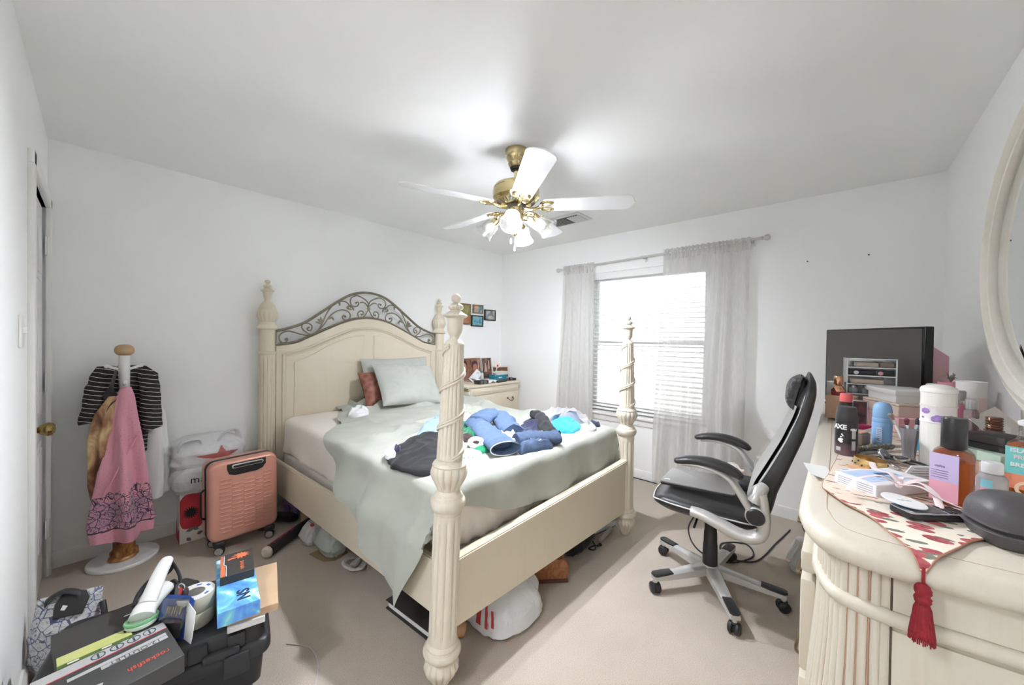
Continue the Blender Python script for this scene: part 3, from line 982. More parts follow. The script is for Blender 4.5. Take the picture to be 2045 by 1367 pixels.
# sage top sheet thrown over the mattress and hanging down its left side and foot
def fabric(name, col, col2=None, rough=.8, bs=14, bump=.25, sheen=.2):
    t = NT(name)
    c = S(col)
    t.set(Base_Color=c, Roughness=rough)
    if col2: t.set(Base_Color=t.ramp(t.noise(5, 3).outputs[0], [(.35, c), (.65, S(col2))]))
    t.p.inputs['Sheen Weight'].default_value = sheen
    t.p.inputs['Specular IOR Level'].default_value = .25
    a = t.noise(bs, 4, .6).outputs[0]; b = t.noise(500, 2, .5).outputs[0]
    t.bump(t.math('ADD', a, t.math('MULTIPLY', b, .12)), bump, .012)
    return t.m
M_sage = fabric('sage_cotton', (180, 182, 171), (174, 177, 166))
LE = [(-2.18, -.125), (-2.22, -.34), (-2.34, -.54), (-2.385, -.64), (-2.41, -.76), (-2.5, -.86), (-2.61, -.97), (-2.68, -1.1), (-2.78, -1.28), (-2.87, -1.437), (-2.95, -1.604), (-3.07, -1.8), (-3.145, -1.965)]
FE = [(-3.145, -1.965), (-3.02, -2.04), (-2.88, -2.125), (-2.70, -2.215), (-2.50, -2.27), (-2.25, -2.36), (-1.99, -2.41), (-1.5, -2.43), (-1.12, -2.44), (-.93, -2.45)]
RE = [(-1.0, -.15), (-.92, -.6), (-.86, -1.2), (-.87, -1.8), (-.93, -2.45)]
HE = [(-2.18, -.125), (-1.8, -.13), (-1.4, -.13), (-1.0, -.15)]
def arc(pts, n):
    s = spline(pts, 12)
    L_ = [0]
    for a, b in zip(s, s[1:]): L_.append(L_[-1] + (b - a).length)
    out = []
    for k in range(n):
        t = L_[-1] * k / (n - 1)
        i = 0
        while i < len(s) - 2 and L_[i + 1] < t: i += 1
        d = L_[i + 1] - L_[i]
        out.append(s[i].lerp(s[i + 1], (t - L_[i]) / d if d > 0 else 0))
    return out
NU, NV = 190, 210
eL, eR, eH, eF = arc(LE, NV), arc(RE, NV), arc(HE, NU), arc(FE, NU)
def drape(a, b):
    """cloth-plane point to space"""
    qx, qy = max(MX0, min(MX1, a)), max(MY0, b)
    dx_, dy_ = a - qx, min(0, b - qy)
    d = hypot(dx_, dy_)
    nx, ny = (dx_ / d, dy_ / d) if d > 1e-6 else (0, 0)
    # on the bed
    e = min(a - MX0, b - MY0)
    f = fold(a * 1.0 + b * .35, b * 1.5 - a * .2, 3, 2.3)
    f2 = nz(a * 2 + b, b * 5 - a, 5, 1.6)
    w = table([(-2.0, .8), (-1.15, 1.0), (-.6, 1.5), (-.2, 2.2)], b) * smooth01((e + .02) / .15)
    ux, uy = a + .10 * nz(a, b, 21, 2.2), b + .10 * nz(a, b, 22, 2.2)
    r1 = max(0, 1 - abs(nz(ux * .55 + uy * .25, uy * 1.25 - ux * .2, 23, 1.7)) * 9) ** 1.2
    r2 = max(0, 1 - abs(nz(ux * .8 - uy * .5, uy * .9 + ux * .5, 24, 2.9)) * 8) ** 1.2
    z = MZ + .010 + w * ((.045 * r1 * (.35 + max(0, nz(a, b, 31, 3)) * 2.2) + .035 * r2 * max(0, .3 + nz(a, b, 32, 3.5) * 2)) + .010 * (f2 + .4)) + .003 * nz(a, b, 9, 9)
    ruf = exp(-((b + .42 + .06 * sin(a * 5)) / .07) ** 2) * .02 * (1 + sin(a * 23 + b * 12) * .5) * smooth01((a + 2.4) / .25)
    z += max(0, ruf) * smooth01(e / .2)
    if d < 1e-6: return Vector((a, b, z))
    R = .045
    if d < R * pi / 2:
        t = d / R
        out, drop = R * sin(t) * .8, R * (1 - cos(t))
    else: out, drop = R * .8, d - R * (1 - 0) * .571
    s = a * ny - b * nx + (a + b) * .15
    g = smooth01(d / .22)
    if abs(nx) > abs(ny):       # left side, outside the rail
        fo = .034 * sin(s * 15 + 2.2 * nz(s, d, 2, 2)) * (.5 + .8 * abs(nz(s, 1, 7, 2))) + .012 * nz(s * 3, d * 1.5, 4, 3)
        push = .05 * smooth01((d - .12) / .14) if nx < 0 else .0
    else:
        fo = .030 * sin(s * 17 + 2 * nz(s, d, 6, 2)) * (.4 + abs(nz(s, 1, 3, 2))) + .011 * nz(s * 3, d * 1.5, 5, 4)
        push = -.005
        fo = min(fo, .012)
    out += g * (max(fo, -.018) + .016) + push
    z -= drop
    return Vector((qx + nx * out, qy + ny * out, z))
def cloth_pt(u, v):
    i, j = min(NU - 1, int(round(u * (NU - 1)))), min(NV - 1, int(round(v * (NV - 1))))
    A = eH[i].lerp(eF[i], v) + eL[j].lerp(eR[j], u)
    B = eH[0] * (1 - u) * (1 - v) + eH[-1] * u * (1 - v) + eF[0] * (1 - u) * v + eF[-1] * u * v
    p = A - B
    # small unevenness of the edge
    return drape(p.x, p.y)
m = MB(M_sage)
m.sheet(cloth_pt, NU, NV, .0022)
solo(m, 'top_sheet', 'sage green flat sheet spread over the bed, one corner hanging to the floor side', 'bed sheet', ang=70)

# pillows
def pillow_mesh(m, w, h, th, seed, M, sag=.0):
    def side(sgn):
        def fn(u, v):
            x, y = u * 2 - 1, v * 2 - 1
            k = max(0, (1 - abs(x) ** 3.2)) ** .5 * max(0, (1 - abs(y) ** 3.2)) ** .5
            pin = 1 - .06 * (x * x) * (1 - y * y) * 0
            edge = 1 - .05 * (1 - abs(x)) * 0
            X = x * w / 2 * (1 - .07 * (1 - x * x) * 0 - .06 * (1 - abs(y) ** 2) * abs(x) ** 6 * 0)
            X = x * w / 2 * (1 - .05 * (1 - y * y) * abs(x) ** 4)
            Y = y * h / 2 * (1 - .06 * (1 - x * x) * abs(y) ** 4)
            wr = .012 * fold(x * w * 3, y * h * 3, seed + sgn, 1.4) * k + .004 * nz(x * 9, y * 9, seed)
            return (X, Y - sag * k * .0, sgn * (th / 2 * k + .002) + wr)
        return fn
    n = 46
    m.grid(side(1), n, n, M=M); m.grid(side(-1), n, n, M=M)
M_sage2 = fabric('sage_pillowcase', (186, 188, 181), (178, 181, 173), bs=9)
# back pillow leans on the headboard, front one lies against it
m = MB(M_sage2); pillow_mesh(m, .70, .43, .15, 2, T(-1.64, -.215, .945) @ RX(radians(76)))
solo(m, 'pillow', 'sage pillow standing against the headboard, behind the other one', 'pillow', 'sage pillows', weld=.003)
m = MB(M_sage2); pillow_mesh(m, .60, .43, .13, 7, T(-1.665, -.435, .925) @ RZ(-.05) @ RY(radians(4)) @ RX(radians(50)))
solo(m, 'pillow', 'sage pillow in front, tilted back over a brown pillow', 'pillow', 'sage pillows', weld=.003)
t = NT('brown_brocade')
br = t.n('ShaderNodeTexVoronoi', {'Vector': t.obj(), 'Scale': 22}).outputs[0]
t.set(Base_Color=t.ramp(br, [(.1, S(112, 66, 56)), (.4, S(132, 80, 66)), (.7, S(150, 98, 78))]), Roughness=.6)
M_broc = t.m
m = MB(M_broc); pillow_mesh(m, .50, .34, .12, 5, T(-1.79, -.30, .885) @ RZ(.05) @ RX(radians(62)))
solo(m, 'pillow', 'reddish brown patterned pillow peeking out between two sage pillows', 'pillow', weld=.003)

# ------------------------------------------------------------------ clothes and other things on the bed
def heap(poly, h, z0, seed, mt, ff=7, fa=.5, power=2.4, nr=34, na=130, M=None, lift=None):
    """a crumpled garment over the outline poly (xy), about h high, on height z0"""
    c = Vector((sum(p[0] for p in poly) / len(poly), sum(p[1] for p in poly) / len(poly), 0))
    P = spline([(p[0], p[1]) for p in poly], 10, closed=True)
    # resample by arc
    L_ = [0]
    Q = P + [P[0]]
    for a, b in zip(Q, Q[1:]): L_.append(L_[-1] + (b - a).length)
    ring = []
    i = 0
    for k in range(na):
        t = L_[-1] * k / na
        while L_[i + 1] < t: i += 1
        ring.append(Q[i].lerp(Q[i + 1], (t - L_[i]) / max(1e-9, L_[i + 1] - L_[i])))
    m = mt if isinstance(mt, MB) else MB(mt)
    vs, fs = [], []
    for k in range(na):      # ragged outline
        g = ring[k] - c; ring[k] = c + g * (1 + .16 * nz(g.x, g.y, seed + 1, 16))
    for j in range(nr + 1):
        rho = j / nr
        for k in range(na):
            p = c.lerp(ring[k], rho)
            edge = max(0., 1 - rho ** power)
            wx, wy = .06 * nz(p.x, p.y, seed + 4, 5), .06 * nz(p.x, p.y, seed + 5, 5)
            q1 = max(0., 1 - abs(nz(p.x + wx, (p.y + wy) * 1.3, seed, ff * .8)) * 2.6) ** 1.3
            q2 = max(0., 1 - abs(nz(p.x * .7 + wy * 2, p.y * 1.6 + wx, seed + 7, ff * 1.7)) * 2.4) ** 1.5
            z = h * (.30 * edge ** .4 + edge ** .6 * (.46 * q1 + .2 * q2 + .34 * max(0, .45 + nz(p.x, p.y, seed + 2, ff * .45))) * fa * 1.5) + .006 * edge ** .2
            z = max(.004 * (1 if rho < 1 else 0), z)
            if lift: z += lift(p.x, p.y) * edge ** .5
            vs.append((p.x, p.y, z0 + z))
    for j in range(nr):
        for k in range(na):
            q = (k + 1) % na
            if j == 0: fs.append((k, na + k, na + q)) if False else fs.append((k, na + k, na + q, q))
            else: fs.append((j * na + k, (j + 1) * na + k, (j + 1) * na + q, j * na + q))
    b0 = len(vs)
    for k in range(na): vs.append((ring[k].x, ring[k].y, z0 - .003))
    for k in range(na): fs.append((nr * na + k, b0 + k, b0 + (k + 1) % na, nr * na + (k + 1) % na))
    fs.append(tuple(b0 + k for k in range(na)))
    m.add(vs, fs, M)
    return m
BZ = MZ + .018
def denim(name, c1, c2):
    t = NT(name)
    a = t.noise(6, 4, .6).outputs[0]; w = t.noise(420, 2, .6, vec=t.mapping((1, 3, 1))).outputs[0]
    c = t.ramp(a, [(.35, S(c1)), (.65, S(c2))])
    t.set(Base_Color=t.mix(.25, c, t.ramp(w, [(.35, S(60, 78, 106)), (.65, S(140, 158, 184))])), Roughness=.85)
    t.bump(t.math('ADD', t.noise(28, 4, .6).outputs[0], t.math('MULTIPLY', w, .2)), .5, .008)
    return t.m
M_denim = denim('mid_blue_denim', (90, 114, 148), (74, 97, 132))
M_denim2 = denim('dark_blue_denim', (70, 90, 120), (50, 68, 98))
M_blackj = fabric('black_jersey', (48, 47, 49), (42, 41, 43), .85, 20, .35, .1)
M_white = fabric('white_cotton', (236, 236, 236), None, .85, 20, .3)
M_navy = fabric('navy_jersey', (52, 56, 82), (40, 44, 66), .75, 20, .35)
M_grey = fabric('grey_marl', (178, 174, 176), (168, 164, 166), .9, 25, .4)
M_cyan = fabric('bright_blue', (58, 168, 222), (74, 182, 232), .7, 18, .3)
M_ltblue = fabric('light_blue', (158, 186, 222), (146, 174, 212), .8, 18, .3)
M_green = fabric('green_jersey', (24, 142, 96), (18, 124, 84), .75, 18, .3)
M_dkbrown = fabric('dark_brown', (58, 42, 40), None, .8)

def on_bed(mb, name, label, cat, group='clothes on the bed', **kw): return solo(mb, name, label, cat, group, ang=60, **kw)

g = heap([(-2.60, -1.72), (-2.55, -1.61), (-2.44, -1.55), (-2.28, -1.45), (-2.10, -1.46), (-2.09, -1.62), (-2.26, -1.88), (-2.44, -1.97), (-2.55, -2.01), (-2.60, -1.96), (-2.635, -1.90), (-2.635, -1.80)], .058, BZ, 11, M_blackj, 5, .55)
gm = thing('hooded_top', 'black garment with a white and navy emblem lying behind the tall foot post', 'garment', (-2.4, -1.72, BZ), 0, 'clothes on the bed')
put(g, 'cloth', gm, ang=60)
m = MB(M_white); e = [(-2.605, -1.69), (-2.56, -1.63), (-2.51, -1.60), (-2.475, -1.60), (-2.49, -1.66), (-2.55, -1.71), (-2.585, -1.745)]
heap(e, .05, BZ + .012, 2, m, 12); m.use(M_navy); heap([(-2.56, -1.69), (-2.52, -1.645), (-2.51, -1.68), (-2.54, -1.715)], .045, BZ + .028, 3, m, 14, nr=10, na=30)
put(m, 'emblem', gm, ang=60)
on_bed(heap([(-2.25, -1.45), (-2.16, -1.34), (-1.99, -1.19), (-1.86, -1.10), (-1.76, -1.14), (-1.90, -1.36), (-2.06, -1.46), (-2.16, -1.47)], .05, BZ, 21, M_ltblue, 8, .7), 'shirt', 'light blue shirt lying behind the black garment and the foot post', 'shirt')
m = heap([(-1.87, -1.36), (-1.84, -1.46), (-1.97, -1.66), (-2.12, -1.92), (-2.17, -1.95), (-2.20, -1.90), (-2.11, -1.77), (-2.02, -1.60)], .05, BZ, 31, M_green, 9, .7)
gt = thing('green_shirt', 'bright green shirt with a round white emblem, right of the foot post', 'shirt', (-2.0, -1.65, BZ), 0, 'clothes on the bed')
put(m, 'cloth', gt, ang=60)
m = MB(M_white); m.lathe([(.028, 0), (.044, .004), (.046, .012), (.04, .018), (.026, .018), (.022, .012)], 26, T(-2.165, -1.872, BZ + .03) @ RX(.35) @ RY(-.3)); m.use(M_dkbrown); m.ball((-2.165, -1.872, BZ + .04), .02, 14, (1, 1, .35)); put(m, 'emblem', gt)
on_bed(heap([(-2.06, -1.62), (-2.0, -1.64), (-2.07, -1.77), (-2.17, -1.84), (-2.2, -1.78)], .04, BZ + .004, 33, M_dkbrown, 10), 'sock', 'dark brown rolled sock beside the green shirt', 'sock')
t = NT('blue_check')
X = t.xyz()
ck = t.math('MAXIMUM', t.math('SINE', t.math('MULTIPLY', X[0], 420)), t.math('SINE', t.math('MULTIPLY', X[1], 420)))
t.set(Base_Color=t.ramp(t.math('ADD', t.math('MULTIPLY', ck, .5), .5), [(.5, S(158, 184, 222)), (.8, S(226, 234, 244))]), Roughness=.85)
M_check = t.m
on_bed(heap([(-2.27, -1.80), (-2.2, -1.83), (-2.19, -1.92), (-2.24, -1.985), (-2.31, -1.945), (-2.36, -1.89)], .03, BZ - .006, 41, M_check, 9, power=6), 'folded_shirt', 'folded blue checked shirt right of the foot post, under the green shirt', 'shirt')

def leg_tube(m, pts, w, th, seed, n=20, open_end=True, k=8):
    """a trouser leg: flattened, creased tube along pts"""
    P = spline(pts, k)
    N = len(P)
    vs, fs = [], []
    for i, p in enumerate(P):
        t = (P[min(i + 1, N - 1)] - P[max(i - 1, 0)]).normalized()
        side = Vector((-t.y, t.x, 0)).normalized()
        upv = Vector((0, 0, 1))
        q = i / (N - 1)
        ww = (w if not isinstance(w, (list, tuple)) else lerp(w[0], w[1], q))
        for a in range(n):
            A = 2 * pi * a / n
            cr = .11 * nz(q * 7, cos(A) * 1.2, seed, 1.7) + .07 * sin(q * 46 + 3 * cos(A) + seed)
            vs.append(p + side * (cos(A) * ww / 2 * (1 + cr * .5)) + upv * (th / 2 * (1 + (sin(A) * (1 + 2.2 * cr) if sin(A) > 0 else sin(A)))))
    for i in range(N - 1):
        for a in range(n):
            b = (a + 1) % n
            fs.append((i * n + a, i * n + b, (i + 1) * n + b, (i + 1) * n + a))
    fs.append(tuple(range(n)))
    base = len(vs)
    if open_end:      # turned-in hem
        e = P[-1]; t = (P[-1] - P[-2]).normalized()
        for a in range(n):
            o = vs[(N - 1) * n + a]; c = e + Vector((0, 0, th / 2))
            vs.append(c + (o - c) * .93)
        for a in range(n):
            vs.append(vs[base + a] - t * .07 + (P[-1] + Vector((0, 0, th / 2)) - vs[base + a]) * .35)
        for a in range(n):
            b = (a + 1) % n
            fs.append(((N - 1) * n + a, (N - 1) * n + b, base + b, base + a))
            fs.append((base + a, base + b, base + n + b, base + n + a))
        fs.append(tuple(base + n + a for a in range(n)))
    else: fs.append(tuple((N - 1) * n + a for a in range(n)))
    m.add(vs, fs)
    return P
jn = thing('jeans', 'mid blue jeans twisted into a loop, one open hem towards the foot of the bed', 'jeans', (-1.9, -1.75, BZ), 0, 'clothes on the bed')
m = MB(M_denim)
leg_tube(m, [(-1.90, -1.58, BZ + .02), (-1.965, -1.71, BZ + .016), (-2.03, -1.85, BZ + .006), (-2.085, -1.97, BZ + .004), (-2.13, -2.06, BZ + .002)], (.15, .17), .07, 3)
leg_tube(m, [(-1.90, -1.60, BZ + .02), (-1.80, -1.56, BZ + .04), (-1.70, -1.55, BZ + .04), (-1.69, -1.62, BZ + .02), (-1.79, -1.77, BZ), (-1.85, -1.87, BZ)], (.16, .15), .075, 6, open_end=False)
put(m, 'denim', jn, ang=60)
m = MB(M_white)
P0 = Vector((-2.13, -2.06, BZ + .0365)); tt = Vector((-.37, -.93, 0)).normalized(); sd = Vector((-tt.y, tt.x, 0))
m.tube([P0 + sd * cos(a) * .086 + Vector((0, 0, sin(a) * .0355)) for a in [2 * pi * k / 28 for k in range(28)]], .003, 6, closed=True)
put(m, 'hem_seam', jn)
on_bed(heap([(-1.99, -1.85), (-1.88, -1.77), (-1.80, -1.76), (-1.80, -1.85), (-1.93, -1.98), (-2.01, -2.01), (-2.03, -1.94)], .06, BZ + .004, 51, M_grey, 9, .6), 'shirt', 'small grey top lying inside the loop of the mid blue jeans', 'shirt')
j2 = thing('jeans', 'dark blue jeans crumpled at the foot edge of the bed with pale pocket stitching', 'jeans', (-1.95, -2.02, BZ), 0, 'clothes on the bed')
m = MB(M_denim2)
heap([(-1.98, -1.95), (-1.87, -1.92), (-1.78, -2.0), (-1.73, -2.10), (-1.80, -2.14), (-1.90, -2.145), (-2.0, -2.12), (-2.06, -2.10), (-2.02, -2.02)], .055, BZ - .004, 61, m, 11, .8)
leg_tube(m, [(-1.98, -2.0, BZ), (-1.90, -2.03, BZ + .01), (-1.83, -2.07, BZ), (-1.74, -2.11, BZ - .005)], (.10, .12), .07, 8)
put(m, 'denim', j2, ang=60)
m = MB(M_white)
for q in ([(-1.95, -2.0, .075), (-1.93, -2.04, .08), (-1.94, -2.1, .06)], [(-1.86, -2.0, .075), (-1.85, -2.05, .085), (-1.87, -2.1, .065)], [(-1.94, -2.10, .055), (-1.9, -2.11, .065), (-1.87, -2.1, .062)]):
    m.tube([(x, y, BZ + z * .72) for x, y, z in spline(q, 5)], .0022, 5)
put(m, 'stitching', j2)
on_bed(heap([(-1.85, -1.90), (-1.73, -1.80), (-1.56, -1.69), (-1.42, -1.66), (-1.37, -1.73), (-1.44, -1.86), (-1.56, -1.95), (-1.72, -2.0), (-1.81, -1.98)], .075, BZ, 71, M_navy, 6, .55), 'sweatshirt', 'navy blue sweatshirt between the jeans and the bright blue garment', 'sweatshirt')
m = MB(M_blackj); leg_tube(m, [(-1.50, -1.76, BZ + .05), (-1.56, -1.86, BZ + .045), (-1.66, -1.97, BZ + .02), (-1.72, -2.05, BZ + .012), (-1.715, -2.10, BZ)], (.085, .10), .06, 4, open_end=False)
on_bed(m, 'black_sleeve_top', 'rolled black top lying across the navy sweatshirt', 'garment')
M_gold = mat('pale_gold', (196, 184, 140), .35, .7, col2=(120, 112, 88), vs=60)
m = MB(M_gold)
for k in range(16):
    a = 2.4 * k; r = .010 + .0022 * k
    m.ball((-1.79 + r * cos(a), -2.03 + r * sin(a), BZ + .055 - .0012 * k), .009, 8)
on_bed(m, 'beaded_brooch', 'pale gold beaded trinket lying between the navy sweatshirt and the jeans', 'trinket', None)
on_bed(heap([(-1.42, -1.84), (-1.30, -1.79), (-1.22, -1.86), (-1.27, -1.97), (-1.38, -2.06), (-1.50, -2.06), (-1.51, -1.95)], .05, BZ, 81, M_cyan, 9, .7), 'swim_shorts', 'bright blue garment in front of the grey sweatshirt', 'garment')
sw_ = heap([(-1.42, -1.70), (-1.24, -1.60), (-1.19, -1.56), (-1.165, -1.63), (-1.16, -1.76), (-1.155, -1.90), (-1.16, -1.98), (-1.21, -2.04), (-1.28, -2.06), (-1.25, -1.93), (-1.28, -1.80), (-1.36, -1.79)], .10, BZ, 91, M_grey, 7, .6)
on_bed(sw_, 'sweatshirt', 'light grey sweatshirt heaped at the right corner of the bed by the window', 'sweatshirt')
m = heap([(-1.40, -2.03), (-1.27, -2.03), (-1.20, -2.06), (-1.31, -2.13), (-1.38, -2.10)], .014, BZ, 95, mat('pale_pink_cloth', (214, 206, 208), .85), 9, power=6)
on_bed(m, 'handkerchief', 'flat pale pink cloth at the corner edge below the grey sweatshirt', 'cloth', None)
on_bed(heap([(-1.185, -2.02), (-1.15, -2.0), (-1.145, -2.05), (-1.18, -2.09), (-1.22, -2.08)], .035, BZ, 97, M_navy, 12), 'sock', 'small dark navy sock beside the grey sweatshirt', 'sock')
m = heap([(-2.30, -.64), (-2.24, -.52), (-2.17, -.45), (-2.10, -.47), (-2.11, -.56), (-2.16, -.66), (-2.24, -.70)], .065, BZ, 101, M_white, 17, .7, 2.2)
on_bed(m, 'crumpled_tissue', 'crumpled white tissue on the sage sheet near the headboard', 'tissue', None)

# ------------------------------------------------------------------ coat stand with clothes
KX, KY = -3.435, -.172
M_wht = mat('white_lacquer', (238, 237, 234), .35)
M_beech = mat('beech_wood', (200, 168, 128), .45, col2=(188, 154, 112), vs=3, stretch=(1, 1, 6))
st = thing('coat_stand', 'white coat stand with a wooden ball on top and a round base', 'coat stand', (KX, KY, 0))
K = T(KX, KY, 0)
m = MB(M_wht); m.lathe([(0, 0), (.152, 0), (.155, .004), (.155, .015), (.152, .02), (.03, .023), (0, .023)], 56, K); put(m, 'base', st)
m = MB(M_wht); m.lathe([(.0245, .02), (.0245, 1.222)], 28, K); put(m, 'pole', st)
m = MB(M_beech); m.lathe(smooth_prof([(0, 1.218), (.022, 1.219), (.038, 1.232), (.043, 1.25), (.038, 1.27), (.022, 1.282), (0, 1.285)], 5), 32, K); put(m, 'knob', st)
for z, a in ((1.13, .3), (1.13, pi - .3), (1.04, -pi / 2)):
    m = MB(M_wht); d = Vector((cos(a), sin(a), .35)).normalized()
    m.cyl(K @ Vector((0, 0, z)), K @ Vector((0, 0, z)) + d * .075, .008, 12); m.ball(K @ Vector((0, 0, z)) + d * .078, .012, 14); put(m, 'peg', st)

def hanging(secs, seed, nf, amp, n=90, rows=70, mt=None, close=True):
    """a garment as a closed loft; secs: (z, xc, yc, half width, half depth) from top to hem"""
    m = MB(*mt) if isinstance(mt, (list, tuple)) else MB(mt)
    zs = [s[0] for s in secs]
    def fn(u, v):
        z = lerp(zs[0], zs[-1], v)
        tabs = [table([(-s[0], s[k]) for s in secs], -z) for k in (1, 2, 3, 4)]
        a = 2 * pi * u
        g = smooth01(v * 2.2 + .15)
        f = 1 + amp * g * (sin(nf * a + 3 * nz(u * 3, v * 1.5, seed) + seed) + .7 * nz(cos(a) * 2.2 + v, sin(a) * 2.2, seed + 3, 1.6))
        zz = z + (.012 * sin(a * 3 + seed) * v * v)
        return (tabs[0] + cos(a) * tabs[2] * (1 + (f - 1) * .35), tabs[1] + sin(a) * tabs[3] * f, zz)
    m.grid(fn, n, rows, cu=True)
    if close:
        k = n
        m.b.verts.ensure_lookup_table()
        try: m.b.faces.new([m.b.verts[i] for i in range(k)])
        except ValueError: pass
    return m

# black striped blouse
t = NT('black_striped_knit')
X = t.xyz()
ph = t.math('ADD', t.math('MULTIPLY', X[2], 1.0), t.math('MULTIPLY', X[0], .22))
w = t.math('FRACT', t.math('MULTIPLY', ph, 40))
t.set(Base_Color=t.ramp(w, [(.84, S(40, 36, 36)), (.85, S(214, 206, 196)), (.96, S(214, 206, 196)), (.97, S(40, 36, 36))], 'CONSTANT'), Roughness=.85)
t.bump(t.noise(40, 3).outputs[0], .3, .006)
M_stripe = t.m
bl_ = thing('striped_blouse', 'black blouse with thin white stripes hung on the coat stand', 'blouse', (KX, KY, .75))
m = hanging([(1.155, KX - .01, KY + .045, .10, .028), (1.10, KX + .005, KY + .045, .14, .045), (1.0, KX + .0, KY + .045, .14, .05), (.85, KX - .005, KY + .045, .12, .055), (.62, KX, KY + .045, .10, .055)], 2, 4, .3, mt=M_stripe)
put(m, 'body', bl_, ang=70)
def sleeve(pts, ws, ds, seed):
    m = MB(M_stripe)
    P = spline(pts, 8); N = len(P); n = 40
    def fn(u, v):
        i = min(N - 1, int(v * (N - 1) + .5)); p = P[i]
        w = table([(k / (len(ws) - 1), x) for k, x in enumerate(ws)], v); d = table([(k / (len(ds) - 1), x) for k, x in enumerate(ds)], v)
        a = 2 * pi * u
        f = 1 + .12 * nz(cos(a) * 2, v * 5 + sin(a), seed, 1.5)
        return (p.x + cos(a) * w * f, p.y + sin(a) * d * f, p.z + cos(a) * w * .25)
    m.grid(fn, n, 46, cu=True)
    m.grid(lambda u, v: Vector(fn(u, 1)) .lerp(Vector((P[-1].x, P[-1].y, P[-1].z)) + Vector((0, 0, .05)), v), n, 8, cu=True)
    return put(m, 'sleeve', bl_, ang=70)
sleeve([(KX - .085, KY + .02, 1.12), (KX - .105, KY + .0, 1.05), (KX - .115, KY - .015, .95), (KX - .125, KY - .02, .85)], [.03, .048, .052, .055], [.03, .04, .042, .045], 1)
sleeve([(KX + .085, KY + .0, 1.12), (KX + .108, KY - .02, 1.03), (KX + .108, KY - .035, .92), (KX + .118, KY - .045, .775)], [.03, .045, .048, .045], [.03, .042, .045, .045], 2)
m = MB(fabric('dark_scarf', (62, 58, 64), (46, 42, 46))); leg_tube(m, [(KX - .035, KY - .055, 1.12), (KX - .055, KY - .06, 1.02), (KX - .06, KY - .065, .93), (KX - .08, KY - .06, .84)], (.055, .06), .02, 3, open_end=False)
solo(m, 'scarf', 'dark grey scarf hanging left of the coat stand pole, over the striped blouse', 'scarf', ang=60)
# brown satin and gold cloth
t = NT('brown_gold_satin')
a = t.noise(13, 3, .5, vec=t.mapping((1, 1, .45)), dist=.7).outputs[0]
t.set(Base_Color=t.ramp(a, [(.36, S(98, 62, 44)), (.46, S(150, 104, 72)), (.56, S(196, 160, 116)), (.66, S(226, 204, 160))]), Roughness=.35, Metallic=.15)
M_satin = t.m
m = hanging([(.99, KX - .05, KY - .075, .015, .012), (.9, KX - .075, KY - .072, .04, .02), (.75, KX - .09, KY - .07, .05, .028), (.5, KX - .085, KY - .07, .055, .03), (.42, KX - .08, KY - .07, .05, .03)], 5, 3, .35, mt=M_satin)
solo(m, 'satin_shawl', 'brown and gold satin shawl hanging behind the pink scarf on the coat stand', 'shawl', ang=70)
m = MB(M_satin)
t2 = NT('copper_satin')
a = t2.noise(14, 3, .6, vec=t2.mapping((1, 1, .6)), dist=.8).outputs[0]
t2.set(Base_Color=t2.ramp(a, [(.35, S(116, 70, 36)), (.5, S(164, 112, 62)), (.66, S(204, 160, 104))]), Roughness=.3, Metallic=.3)
m = MB(t2.m)
m.grid(lambda u, v: (KX + (.045 + .014 * v * (v > .8)) * cos(2 * pi * u) * (1 + .1 * cos(4 * pi * u + 1)), KY - .01 + (.05 + .025 * max(0, v - .7)) * sin(2 * pi * u) * (1 + .12 * cos(6 * pi * u)), lerp(.26, .028, v)), 60, 26, cu=True)
m.lathe([(0, .024), (.062, .024), (.064, .03), (.058, .042), (.04, .046)], 36, T(KX - .005, KY - .02, 0))
solo(m, 'copper_boot', 'copper satin wrap standing round the foot of the coat stand pole', 'wrap', ang=60)
# white garment to the right
m = hanging([(1.02, KX + .075, KY + .06, .02, .015), (.85, KX + .11, KY + .06, .07, .03), (.6, KX + .115, KY + .055, .08, .04), (.33, KX + .105, KY + .055, .09, .045)], 8, 5, .3, mt=fabric('white_voile_cloth', (238, 238, 237), None, .8))
solo(m, 'white_tunic', 'white tunic hanging on the right of the coat stand behind the pink scarf', 'tunic', ang=70)
# pink scarf with embroidered border
t = NT('pink_embroidered_chiffon')
X = t.xyz()
pk = t.ramp(t.noise(3, 2).outputs[0], [(.4, S(222, 158, 172)), (.6, S(214, 148, 163))])
dots = t.n('ShaderNodeTexVoronoi', {'Vector': t.obj(), 'Scale': 75}).outputs[0]
pk = t.mix(t.math('MULTIPLY', t.math('LESS_THAN', dots, .16), .6), pk, S(150, 92, 120))
sc = t.n('ShaderNodeTexVoronoi', {'Vector': t.mapping(scale=(1, .6, 1), vec=None), 'Scale': 26}, feature='DISTANCE_TO_EDGE').outputs[0]
wv = t.noise(20, 2, .5, dist=2.5).outputs[0]
emb = t.math('MAXIMUM', t.math('LESS_THAN', t.math('ABSOLUTE', t.math('SUBTRACT', wv, .5)), .022), t.math('LESS_THAN', sc, .035))
zone = t.math('MULTIPLY', t.math('LESS_THAN', t.math('ADD', X[2], t.math('MULTIPLY', t.noise(14, 1).outputs[0], .14)), .36), t.math('GREATER_THAN', X[2], .085))
edge = t.math('LESS_THAN', t.math('ABSOLUTE', t.math('SUBTRACT', t.math('ADD', X[2], t.math('MULTIPLY', t.noise(30, 1).outputs[0], .02)), .095)), .0045)
fl = t.math('MULTIPLY', t.math('LESS_THAN', X[2], .24), t.math('GREATER_THAN', X[2], .1))
pk = t.mix(t.math('MULTIPLY', fl, t.math('MULTIPLY', t.noise(11, 2).outputs[0], .75)), pk, S(132, 124, 146))
c = t.mix(t.math('MAXIMUM', t.math('MULTIPLY', emb, zone), edge), pk, S(58, 52, 74))
